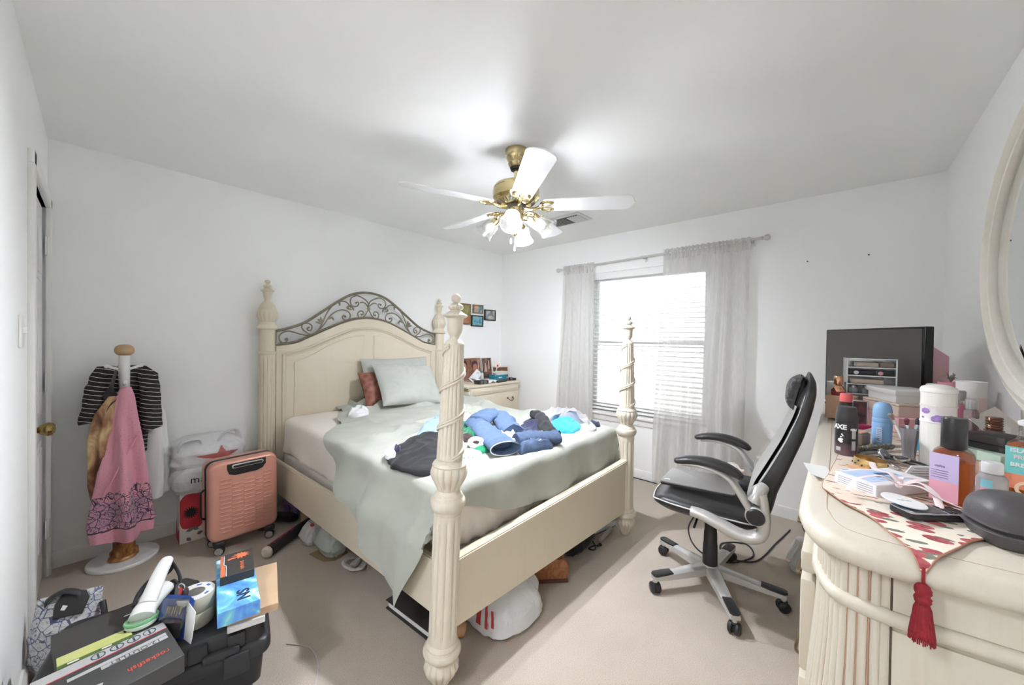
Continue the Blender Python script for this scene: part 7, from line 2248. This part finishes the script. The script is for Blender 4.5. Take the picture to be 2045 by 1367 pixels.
# phone
PHM = T(-2.425, -3.492, Z0 + .001) @ RZ(radians(-52))
ph = thing('mobile_phone', 'black bar phone with a silver rim lying on the runner', 'phone', PHM.translation)
m = MB(mat('phone_black', (44, 43, 45), .3)); m.prism(rrect(.115, .05, .008, 4), .013, PHM, bev=.003); put(m, 'body', ph)
m = MB(M_silver); m.prism(rrect(.113, .049, .008, 4), .0018, PHM @ T(0, 0, .0125), bev=.0006); put(m, 'rim', ph)
m = MB(M_screen); m.box((-.015, 0, .0146), (.06, .038, .0008), PHM); put(m, 'screen', ph)
m = MB(M_blackp)
for i in range(3):
    for j in range(4): m.box((.024 + .009 * j, -.012 + .012 * i, .015), (.006, .009, .001), PHM, bev=.0004)
put(m, 'keys', ph)
# white phone carton with a blue picture
WB = T(-2.278, -3.433, Z0) @ RZ(radians(-38))
wx = thing('white_carton', 'flat white carton with a pale blue picture beside the round tag', 'box', WB.translation)
m = flat_box(WB, .166, .092, .028, mat('white_gloss_carton', (232, 232, 234), .35)); put(m, 'carton', wx)
m = MB(mat('print_sky_blue', (190, 208, 238), .4)); m.box((-.012, .004, .0282), (.125, .066, .0005), WB); put(m, 'blue_picture', wx)
m = MB(mat('print_slate', (84, 106, 136), .4)); m.box((.02, .012, .0286), (.05, .014, .0005), WB @ RZ(-.12)); m.box((-.01, -.004, .0286), (.03, .010, .0005), WB @ RZ(-.12)); put(m, 'handset_print', wx)
m = MB(mat('fine_print_grey', (160, 160, 170), .5))
for k in range(4):
    for j in range(2): m.box((-.0831, -.022 + .042 * j, .006 + .005 * k), (.0006, .034, .0014), WB)
put(m, 'text_lines', wx)
LM2 = T(-2.13, -3.525, Z0 + .004) @ RZ(radians(-52)) @ RX(radians(0)) 
m = MB(M_page); m.box((0, 0, .022), (.13, .003, .05), LM2 @ RX(.55), bev=.0008); lf_ = put(m, 'leaflet'); tag(lf_, 'white printed leaflet propped behind the white carton', 'leaflet')
m = MB(mat('fine_print_dark', (120, 120, 128), .5))
for k in range(4): m.box((0, .0019, .012 + .009 * k), (.11, .0005, .0016), LM2 @ RX(.55))
for k in range(4): m.box((0, -.0019, .012 + .009 * k), (.11, .0005, .0016), LM2 @ RX(.55))
put(m, 'text_lines', lf_)
m = MB(M_page); m.prism([(-.03, -.016), (.03, -.02), (.034, .016), (-.026, .02)], .0012, T(-2.175, -3.374, Z0 + .002) @ RZ(-.6) @ RX(-.25)); cz_ = put(m, 'insert_card'); tag(cz_, 'small white card with a blue blot by the gold bangle', 'card')
m = MB(mat('blot_blue', (96, 150, 214), .5)); m.ball((-.012, .0, .0013), .008, 12, (1.3, .8, .08), T(-2.175, -3.374, Z0 + .002) @ RZ(-.6) @ RX(-.25)); put(m, 'blue_print', cz_)
# round tag with ribbon
m = MB(M_wht); RT = T(-2.425, -3.456, Z0 + .020) @ RX(.12); m.lathe([(0, 0), (.034, 0), (.0345, .0012), (.034, .0024), (0, .0024)], 48, RT); rt_ = thing('favour_tag', 'round white tag with a pale pink ribbon bow on the runner', 'tag', (-2.425, -3.456, Z0)); put(m, 'disc', rt_)
m = MB(mat('tag_blue_edge', (120, 160, 210), .5)); m.lathe([(.033, -.0008), (.0346, -.0004), (.0346, .0002), (.033, .0002)], 48, RT); m.box((0, 0, -.008), (.02, .02, .014), RT); put(m, 'blue_underside', rt_)
text('thank you', .007, mat('print_pale_grey', (186, 184, 180), .5), rt_, RT @ T(0, 0, .0025) @ RZ(-.9), 'letter_print')
M_ribbon = mat('pale_pink_ribbon', (238, 216, 216), .4, sheen=.4)
m = MB(M_ribbon); bc = Vector((-2.355, -3.455, Z0 + .034))
for q in ([(0, 0, 0), (-.01, .03, .015), (-.04, .07, .006), (-.07, .085, -.016)], [(0, 0, 0), (.015, .012, .018), (.055, .035, .012), (.085, .04, .02)], [(0, 0, 0), (-.015, -.03, .008), (-.03, -.06, -.006), (-.035, -.085, -.014)], [(0, 0, 0), (.01, -.03, .01), (-.012, -.05, .0), (-.05, -.055, -.022)], [(0, 0, 0), (.03, -.005, .01), (.03, -.03, .012), (0, 0, 0)]):
    m.tube([bc + Vector(p) for p in spline(q, 6)], .0062, 8, flat=(1, .25), up=(.2, .1, 1))
m.ball(bc, .007, 10); put(m, 'ribbon', rt_, ang=70)
# gold bangle, second ring, watches, bracelet
M_gold2 = mat('gold_bangle', (222, 190, 132), .22, .9)
BG = T(-2.10, -3.418, Z0 + .001)
bg = thing('bangle', 'wide gold bangle with dark stones beside the black can', 'bangle', (-2.10, -3.418, Z0))
m = MB(M_gold2); m.lathe([(.033, 0), (.035, .0), (.036, .012), (.035, .024), (.033, .024), (.0325, .012), (.033, 0)], 60, BG @ RX(.08)); put(m, 'band', bg)
m = MB(M_blackp)
for k in range(24):
    if k % 4 != 3: m.ball((.0358 * cos(2 * pi * k / 24), .0358 * sin(2 * pi * k / 24), .007 + .010 * (k % 2)), .0022, 8, M=BG @ RX(.08))
put(m, 'stones', bg)
m = MB(mat('rose_tray', (226, 178, 140), .4)); m.lathe([(0, 0), (.03, 0), (.031, .004), (0, .005)], 40, T(-2.14, -3.40, Z0)); on_dresser(m, 'copper_dish', 'small copper coloured dish inside the gold bangle', 'dish')
m = MB(M_silver); m.lathe([(.016, 0), (.0185, .0), (.0185, .004), (.016, .004), (.016, 0)], 36, T(-2.055, -3.478, Z0) @ RX(.5)); on_dresser(m, 'silver_ring', 'thin silver ring bracelet right of the gold bangle', 'bracelet')
def watch(name, label, x, y, rz, face, strap, tilt, group='watches on the runner'):
    w = thing(name, label, 'watch', (x, y, Z0), 0, group)
    M = T(x, y, Z0 + .004) @ RZ(rz)
    m = MB(strap); m.tube([M @ Vector((.062 * cos(a) , .018 * sin(a), .003 + .010 * abs(sin(a)))) for a in [2 * pi * k / 30 for k in range(30)]], .0062, 8, closed=True, flat=(1, .45)); put(m, 'strap', w)
    F_ = M @ T(0, .014, .016) @ RX(tilt)
    m = MB(M_silver); m.lathe([(0, 0), (.014, 0), (.017, .003), (.0165, .007), (.0142, .0072), (.014, .006), (0, .006)], 36, F_); put(m, 'case', w)
    m = MB(face); m.lathe([(0, .0061), (.0138, .0061), (.0138, .0064), (0, .0064)], 36, F_); f = put(m, 'dial', w)
    m = MB(M_silver); m.box((.004, 0, .0068), (.009, .001, .0004), F_); m.box((0, .003, .0068), (.001, .007, .0004), F_); put(m, 'hands', w)
M_strapm = mat('steel_links', (150, 146, 136), .3, .9, col2=(110, 106, 98), vs=160)
watch('wrist_watch', 'steel wrist watch with a round grey dial standing by the roll-on', -1.99, -3.438, 2.5, mat('dial_grey', (122, 126, 130), .3), M_strapm, -1.0)
watch('wrist_watch', 'black strapped wrist watch lying left of the propped leaflet', -2.02, -3.495, .9, mat('dial_black', (46, 46, 48), .3), M_blackp, -.2)
m = MB(M_strapm)
for k in range(26):
    a = .22 * k; r = .05
    m.ball((-1.88 + .0052 * k - .06, -3.395 - .0035 * k, Z0 + .008 + .004 * (k % 3)), .008, 8, (1, 1, .8))
on_dresser(m, 'link_bracelet', 'chunky dark silver link bracelet in front of the roll-on', 'bracelet')
m = MB(M_blackp); m.box((-1.945, -3.425, Z0 + .005), (.13, .018, .008), T(0, 0, 0)); m.b.clear(); m.box((0, 0, .005), (.12, .016, .009), T(-1.93, -3.415, Z0) @ RZ(-.55), bev=.002); on_dresser(m, 'black_comb', 'flat black strip lying under the link bracelet', 'comb')
# kraft box with perfume
kb2 = T(-1.235, -3.36, Z0) @ RZ(radians(-12))
m = flat_box(kb2, .10, .10, .105, mat('salmon_kraft', (212, 172, 142), .7)); on_dresser(m, 'kraft_box', 'brown cardboard cube under the rose gold perfume bottle', 'box')
M_rg = mat('rose_gold_glass', (206, 152, 118), .12, .8)
pf = bottle('perfume_bottle', 'rose gold perfume bottle standing on the brown cardboard cube', 'perfume', [
    ('glass', mat('perfume_rose', (186, 76, 84), .1, 0, trans=.3), [(.0, 0), (.024, 0), (.0265, .004), (.0265, .018), (.0262, .0185)]),
    ('upper_body', M_rg, [(.0262, .0185), (.026, .024), (.02, .036), (.013, .044), (.011, .05)]),
    ('cap', M_rg, [(.0165, .05), (.017, .052), (.0165, .088), (.015, .09), (0, .09)])], -1.25, -3.345, Z0 + .1055)
m = flat_box(T(-1.12, -3.33, Z1) @ RZ(-.3), .04, .05, .165, mat('white_slim_box', (232, 230, 226), .5)); on_dresser(m, 'slim_white_box', 'slim white box standing behind the perfume bottle', 'box')
bottle('coral_cap_bottle', 'black bottle with a coral cap behind the deodorant can', 'bottle', [('body', M_capblk, [(.019, 0), (.02, .003), (.02, .118), (.018, .12)]), ('cap', mat('coral_cap', (232, 106, 106), .35), [(.0185, .12), (.0192, .122), (.0185, .148), (.016, .152), (0, .153)])], -1.60, -3.37, Z0)
# acrylic organiser
M_acr = thin_glass('clear_acrylic', (.92, .925, .93, 1), .2)
og = thing('acrylic_organiser', 'clear acrylic make-up organiser in front of the television', 'organiser', (-1.10, -3.45, Z1))
OM = T(-1.135, -3.450, Z1) @ RZ(radians(-83))       # local x to the right in view, y away
w, d, h = .165, .10, .285
m = MB(M_acr)
for c, s in (((-w / 2, 0, h / 2), (.004, d, h)), ((w / 2, 0, h / 2), (.004, d, h)), ((0, d / 2, h / 2), (w, .004, h))): m.box(c, s, OM)
put(m, 'walls', og)
for z in (.003, .07, .12, .165, .205, .243, .283):
    m = MB(M_acr); m.box((0, 0, z), (w, d, .004), OM); sh = put(m, 'shelf', og)
M_acre = mat('acrylic_edge', (226, 230, 232), .2)
m = MB(M_acre)
for x in (-w / 2, w / 2): m.box((x, -d / 2, h / 2), (.005, .003, h), OM)
for z in (.003, .07, .12, .165, .205, .243, .283): m.box((0, -d / 2, z), (w, .003, .0045), OM)
put(m, 'front_edges', og)
M_beige = mat('compact_beige', (196, 182, 164), .35); M_taupe = mat('compact_taupe', (138, 122, 112), .35)
def compact(label, mt_, c, s, dot=None, rz=0):
    q = thing('make_up_compact', label, 'make-up', OM @ Vector(c), 0, 'make-up in the organiser')
    M = OM @ T(*c) @ RZ(rz); m = MB(mt_); m.box((0, 0, s[2] / 2), s, M, bev=.004); put(m, 'case', q)
    if dot: m = MB(dot); m.lathe([(0, 0), (.009, 0), (.009, .001), (0, .001)], 18, M @ T(-.02, -s[1] / 2 - .0002, s[2] / 2) @ RX(pi / 2)); put(m, 'emblem', q)
compact('beige compact on the top shelf of the acrylic organiser', M_beige, (-.012, -.012, .2455), (.075, .06, .02))
compact('taupe compact at the right of the organiser top shelf', M_taupe, (.055, -.012, .2455), (.045, .06, .022))
compact('black make-up palette with a round silver emblem on the upper middle shelf', M_blackp, (-.028, -.012, .2075), (.095, .06, .022), M_silver, -.05)
compact('black compact with a pink emblem at the right of the middle shelf', M_blackp, (.052, -.015, .2075), (.05, .06, .022), mat('emblem_pink', (226, 172, 180), .4))
compact('long beige palette on the lower middle shelf of the organiser', M_beige, (-.01, -.012, .1675), (.11, .06, .022), None, -.06)
for k, (x, lab) in enumerate(((-.055, 'left of three small clear jars low in the organiser'), (-.01, 'middle one of three small clear jars low in the organiser'), (.04, 'right of three small clear jars low in the organiser'))):
    q = OM @ Vector((x, -.02, .1225)); bottle('small_jar', lab, 'jar', [('glass', mat('jar_clear', (206, 206, 206), .15, trans=.4), [(.014, 0), (.016, .003), (.016, .022), (.014, .024)], 20), ('lid', M_silver, [(.0155, .024), (.0158, .034), (0, .035)], 20)], q.x, q.y, q.z, 'jars in the organiser')
# boxes
BXC, BXR = (-1.275, -3.553, Z0 + .0556), radians(28)
BX = T(*BXC) @ RZ(BXR)
m = flat_box(BX @ T(0, 0, 0), .21, .17, .051, mat('beige_carton', (222, 204, 190), .6)); be = put(m, 'beige_box'); tag(be, 'beige box between the pink carton and the white lidded gift box', 'box')
m = MB(mat('carton_shadow_line', (120, 96, 84), .6)); m.box((0, 0, .042), (.2112, .1712, .0015), BX); put(m, 'lid_line', be)
wb2 = thing('gift_box', 'white lidded gift box resting on the beige box', 'box', BX @ Vector((0, 0, .0515)))
WX = BX @ T(.003, 0, .0515) @ RZ(radians(-4))
M_gbox = mat('white_gift_card', (232, 231, 228), .5)
m = flat_box(WX, .185, .148, .034, M_gbox); put(m, 'base', wb2)
m = MB(M_gbox); m.box((0, 0, .041), (.196, .158, .02), WX, bev=.002); put(m, 'lid', wb2)
bottle('white_jar', 'small white screw jar behind the white gift box', 'jar', [('jar_body', mat('jar_white', (226, 222, 214), .4), [(.026, 0), (.028, .003), (.028, .02), (.026, .022)]), ('lid', mat('jar_white_lid', (232, 229, 222), .35), [(.0275, .022), (.0285, .024), (.0285, .04), (.024, .045), (0, .046)])], -1.16, -3.655, Z0 + .135)
m = flat_box(T(-1.16, -3.655, Z0), .04, .04, .134, M_gbox); on_dresser(m, 'tall_white_box', 'tall white box under the small white screw jar', 'box')
# candles, perfumes and a lacy card near the mirror
M_wax_p = mat('pink_wax', (222, 150, 166), .4); M_wax_w = mat('white_wax', (240, 238, 234), .4)
def candle(name, label, x, y, z, r, h, h2, top, low):
    return bottle(name, label, 'candle', [('jar', low, [(r * .96, 0), (r, .004), (r, h2)]), ('wax_band', top, [(r, h2), (r * 1.01, h2 + .002), (r * 1.01, h), (r * .93, h), (r * .9, h - .006), (0, h - .006)])], x, y, z)
candle('pink_candle', 'pink glass candle left of the white candle near the mirror', -1.21, -3.69, Z1, .036, .20, .165, M_wax_p, mat('pink_jar_glass', (232, 190, 198), .15, trans=.3))
candle('white_candle', 'white and pale pink candle close to the mirror frame', -1.475, -3.70, Z1, .036, .225, .17, M_wax_w, mat('pale_pink_glass', (236, 214, 214), .3))
q = bottle('pink_perfume', 'square pink perfume bottle with a clear stopper before the candles', 'perfume', [('glass', mat('perfume_pink', (214, 128, 150), .1, trans=.35), [(.0, 0), (.024, 0), (.026, .004), (.026, .14), (.022, .146)], 32, lambda a, z, r: r * (abs(cos(a)) ** 5 + abs(sin(a)) ** 5) ** -.2), ('collar', M_silver, [(.012, .146), (.012, .158)]), ('stopper', mat('stopper_clear', (220, 214, 212), .1, trans=.6), [(.016, .158), (.018, .16), (.018, .188), (.014, .192), (0, .192)])], -1.575, -3.655, Z0)
q = bottle('clear_perfume', 'clear tall perfume bottle with a silver cap right of the pink perfume', 'perfume', [('glass', mat('perfume_clear', (226, 208, 206), .08, trans=.7), [(.0, 0), (.016, 0), (.017, .003), (.017, .13), (.012, .138)]), ('cap', M_silver, [(.012, .138), (.0145, .14), (.0145, .17), (.011, .173), (0, .173)])], -1.65, -3.672, Z0)
cdm = thing('lace_card', 'tall pink card with cream lace cut-out standing near the mirror', 'card', (-.97, -3.70, Z1))
CD = T(-.96, -3.70, Z1) @ RZ(radians(-72)) 
m = MB(mat('pink_card', (240, 190, 206), .6)); m.prism([(-.04, 0), (.025, 0), (.03, .30), (.0, .325), (-.035, .355)], .003, CD @ RX(radians(86))); put(m, 'pink_panel', cdm, smooth=False)
m = MB(mat('pink_card', (240, 190, 206), .6)); m.prism([(0, 0), (.03, 0), (.03, .31), (0, .36)], .003, CD @ T(-.04, 0, 0) @ RZ(2.0) @ RX(radians(86))); put(m, 'pink_fold', cdm, smooth=False)
M_lace = mat('cream_lace', (226, 206, 180), .7)
m = MB(M_lace)
LC = CD @ RX(radians(86))
for k in range(7):
    for j in range(3):
        a = .4 * k + j
        m.lathe([(.005, .003), (.0085, .003), (.0085, .0042), (.005, .0042), (.005, .003)], 14, LC @ T(-.018 + .016 * j, .06 + .03 * k + .008 * (j % 2), .0002))
m.tube([LC @ Vector((.012 * sin(k * .9), .04 + .012 * k, .0036)) for k in range(18)], .0022, 6)
put(m, 'lace', cdm)
m = MB(M_wht)
for k in range(16): m.ball(LC @ Vector((-.042, .03 + .02 * k, .002)), .0035, 6)
put(m, 'scalloped_edge', cdm)
m = MB(mat('tinsel', (150, 150, 142), .3, .7)); rg = random.Random(9)
for k in range(26):
    a = rg.uniform(0, 2 * pi); l = rg.uniform(.015, .04)
    m.tube([(-1.21, -3.69, Z1 + .20), (-1.21 + l * .5 * cos(a), -3.69 + l * .3 * sin(a), Z1 + .222), (-1.21 + l * cos(a), -3.69 + l * .4 * sin(a), Z1 + .222 + rg.uniform(-.012, .02))], .0016, 5)
on_dresser(m, 'tinsel_sprig', 'grey tinsel sprig on top of the pink candle', 'decoration')
m = MB(mat('slate_tray', (74, 76, 84), .35)); m.box((0, 0, .006), (.17, .10, .011), T(-.60 - .12, -3.70, Z1 + .0) @ RZ(.2), bev=.003); on_dresser(m, 'dark_tray', 'flat dark tray on the dresser behind the gift box', 'tray')
m = flat_box(T(-.86, -3.69, Z1) @ RZ(.3), .05, .05, .168, mat('slate_box', (92, 96, 112), .4)); on_dresser(m, 'slate_box', 'small slate blue box between television and lacy card', 'box')
# cards by the mirror, ribbed cap bottle, black and green boxes
m = MB(mat('card_white', (232, 226, 222), .6)); m.box((0, 0, 0), (.12, .085, .002), T(-1.64, -3.725, Z1 + .105) @ RZ(-.9) @ RX(.9) @ RZ(.4)); m.box((0, 0, -.05), (.03, .03, .1), T(-1.64, -3.735, Z1 + .0) @ T(0, 0, .1)); on_dresser(m, 'white_card', 'white card tilted before the mirror frame', 'card')
m = MB(mat('card_lilac', (190, 172, 200), .6)); m.box((0, 0, .0), (.13, .003, .09), T(-1.84, -3.715, Z1 + .05) @ RZ(-.5) @ RX(-.2), bev=.0008); on_dresser(m, 'lilac_card', 'lilac card leaning behind the black box at the mirror', 'card')
m = MB(mat('card_blush', (232, 214, 208), .6)); m.box((0, 0, .0), (.09, .003, .11), T(-2.0, -3.722, Z1 + .058) @ RZ(-.35) @ RX(-.2), bev=.0008); on_dresser(m, 'blush_card', 'pale blush card leaning at the mirror beside the lilac card', 'card')
sx_ = thing('silver_case', 'silver topped vanity case in front of the lilac card', 'case', (-1.62, -3.66, Z1))
SM2 = T(-1.70, -3.645, Z0) @ RZ(radians(-48))
m = MB(M_silver); m.box((0, 0, .066), (.12, .09, .012), SM2, bev=.003); put(m, 'lid', sx_)
t = NT('dark_lace_print'); q = t.noise(60, 3, .6).outputs[0]; t.set(Base_Color=t.ramp(q, [(.45, S(52, 46, 46)), (.55, S(176, 150, 130))]), Roughness=.6)
m = MB(t.m); m.box((0, 0, .03), (.115, .085, .06), SM2, bev=.004); put(m, 'body', sx_)
bottle('ribbed_cap_bottle', 'bottle with a ribbed copper brown cap behind the black box', 'bottle', [('body', mat('amber_dark', (96, 62, 44), .2), [(.016, 0), (.018, .003), (.018, .1), (.014, .105)]), ('cap', mat('copper_brown', (112, 78, 64), .25, .7), dense([(.02, .105), (.0165, .109), (.0165, .145)], .002), 40, lambda a, z, r: r * (1 + .07 * sin(z * 900)))], -1.80, -3.69, Z1)
PB = T(-1.955, -3.660, Z0) @ RZ(radians(-52))
t = NT('peach_glass'); q = t.noise(24, 3).outputs[0]; t.set(Base_Color=t.ramp(q, [(.4, S(222, 204, 190)), (.6, S(214, 168, 140))]), Roughness=.2)
m = MB(t.m); m.box((0, 0, .022), (.10, .10, .044), PB, bev=.006); on_dresser(m, 'peach_glass_box', 'peach glass box at the bottom of the stack under the green box', 'box')
m = flat_box(PB @ T(.003, 0, .0445) @ RZ(.06), .115, .115, .026, mat('pale_green_card', (186, 206, 188), .55)); on_dresser(m, 'pale_green_box', 'pale green flat box between the peach glass box and the black box', 'box')
KB = PB @ T(.014, .004, .071) @ RZ(.12)
kq = thing('jewellery_box', 'small black jewellery box, topmost on the pale green box', 'box', KB.translation)
m = flat_box(KB, .085, .085, .016, mat('black_flock', (62, 60, 60), .8)); put(m, 'base', kq)
m = MB(mat('black_flock_lid', (70, 67, 66), .7)); m.box((0, 0, .028), (.089, .089, .022), KB, bev=.003); put(m, 'lid', kq)
# sanitiser, brush holder and small items
x, y = -2.17, -3.618
sb = bottle('sanitiser_bottle', 'small clear sanitiser bottle with a frosted cap beside the amber bottle', 'bottle', [('body', mat('sanitiser_clear', (206, 202, 204), .12, trans=.45), [(.0, 0), (.022, 0), (.0235, .004), (.0235, .042), (.019, .05), (.013, .053)], 32), ('cap', mat('frosted_cap', (222, 222, 222), .4), [(.0155, .053), (.0165, .055), (.0165, .076), (.0145, .079), (0, .079)], 28)], x, y, Z0)
m = MB(mat('label_aqua', (134, 202, 216), .45)); m.lathe([(.0237, .022), (.024, .022), (.024, .04), (.0237, .04)], 8, T(x, y, Z0) @ RZ(VIEW(x, y) - .75), arc=.8); m.use(mat('label_rose', (222, 160, 176), .45)); m.lathe([(.0237, .006), (.024, .006), (.024, .022), (.0237, .022)], 8, T(x, y, Z0) @ RZ(VIEW(x, y) - .75), arc=.8); put(m, 'label', sb)
x, y = -1.94, -3.508
cv = bottle('crystal_holder', 'fluted crystal glass holding brushes beside the rose tin', 'glass', [('glass', mat('cut_crystal', (196, 190, 196), .1, trans=.55), [(.0, 0), (.013, 0), (.015, .004), (.013, .012), (.016, .05), (.0205, .098), (.019, .098), (.014, .05), (.0, .02)], 40, lambda a, z, r: r * (1 + .06 * cos(10 * a)))], x, y, Z0)
def brush(label, dx_, dy_, tipc, hand, L1, tx_, ty_):
    b = thing('make_up_brush', label, 'brush', (x + dx_, y + dy_, Z0 + .06), 0, 'brushes in the crystal glass')
    p0, p1 = Vector((x + dx_ * .2, y + dy_ * .2, Z0 + .03)), Vector((x + tx_, y + ty_, Z0 + L1))
    m = MB(hand); m.cyl(p0, p1, .0032, 10); put(m, 'handle', b)
    dd = (p1 - p0).normalized(); m = MB(M_silver); m.cyl(p1, p1 + dd * .014, .0042, 12); put(m, 'ferrule', b)
    m = MB(tipc); m.cyl(p1 + dd * .014, p1 + dd * .026, .004, 12, .0065); m.ball(p1 + dd * .028, .0066, 12); put(m, 'bristles', b)
brush('brush with a white handle and taupe bristles leaning left in the crystal glass', -.004, .012, M_taupe, M_wht, .105, -.002, .03)
brush('brush with a blue handle leaning right in the crystal glass', .004, -.01, mat('bristle_dark', (70, 60, 66), .8), mat('handle_blue', (88, 104, 170), .35), .095, .012, -.014)
brush('brush with a magenta handle in the middle of the crystal glass', 0, 0, mat('bristle_plum', (120, 60, 80), .8), mat('handle_magenta', (164, 62, 98), .35), .092, .006, .004)
m = flat_box(T(-1.745, -3.56, Z0) @ RZ(-.8), .035, .03, .095, mat('cyan_card', (76, 172, 206), .45)); on_dresser(m, 'cyan_box', 'small cyan box between the crystal glass and the rose tin', 'box')
m = flat_box(T(-1.30, -3.548, Z0) @ RZ(radians(28)), .24, .18, .055, mat('rose_carton', (222, 176, 180), .55)); on_dresser(m, 'pink_carton', 'wide pink carton underneath the beige box', 'box')
m = MB(M_taupe); m.box((0, 0, .02), (.06, .05, .04), T(-1.79, -3.40, Z0) @ RZ(-.4), bev=.006); m.use(mat('peach_blusher', (226, 178, 150), .4)); m.box((0, 0, .042), (.05, .04, .004), T(-1.79, -3.40, Z0) @ RZ(-.4), bev=.001); on_dresser(m, 'blusher_box', 'peach and taupe blusher box between the black can and the roll-on', 'make-up')
fm = thing('photo_stand', 'small dark standing frame with a silver edge behind the roll-on', 'frame', (-1.36, -3.41, Z1))
SF = T(-1.36, -3.415, Z1) @ RZ(radians(-72))
m = MB(M_silver)
for c, s in (((0, 0, .003), (.055, .012, .006)), ((0, 0, .107), (.055, .012, .006)), ((-.025, 0, .055), (.005, .012, .104)), ((.025, 0, .055), (.005, .012, .104))): m.box(c, s, SF, bev=.001)
put(m, 'frame', fm)
m = MB(mat('dark_photo', (62, 52, 58), .3, col2=(130, 90, 90), vs=30)); m.box((0, 0, .055), (.046, .006, .1), SF); put(m, 'picture', fm)
m = MB(mat('magenta_gloss', (178, 46, 92), .3)); m.box((0, 0, .012), (.05, .03, .022), T(-1.46, -3.425, Z1) @ RZ(-1.2), bev=.005); on_dresser(m, 'magenta_box', 'small magenta box in front of the standing frame', 'box')
m = MB(M_wht); m.cyl((-1.62, -3.405, Z1 + .012), (-1.56, -3.455, Z1 + .03), .006, 12); m.use(M_silver); m.cyl((-1.64, -3.388, Z1 + .007), (-1.62, -3.405, Z1 + .012), .006, 12); on_dresser(m, 'lip_gloss', 'white and silver lip gloss tube lying before the standing frame', 'make-up')
m = MB(M_wht); m.sheet(lambda u, v: (lerp(-2.16, -2.30, u), lerp(-3.288, -3.34, v) - .01 * u + .012 * (1 - u), Z1 + .002 + .010 * u * (1 - v)), 12, 8, .0015); on_dresser(m, 'white_paper', 'folded white paper at the front edge of the dresser beside the runner', 'paper', ang=80)
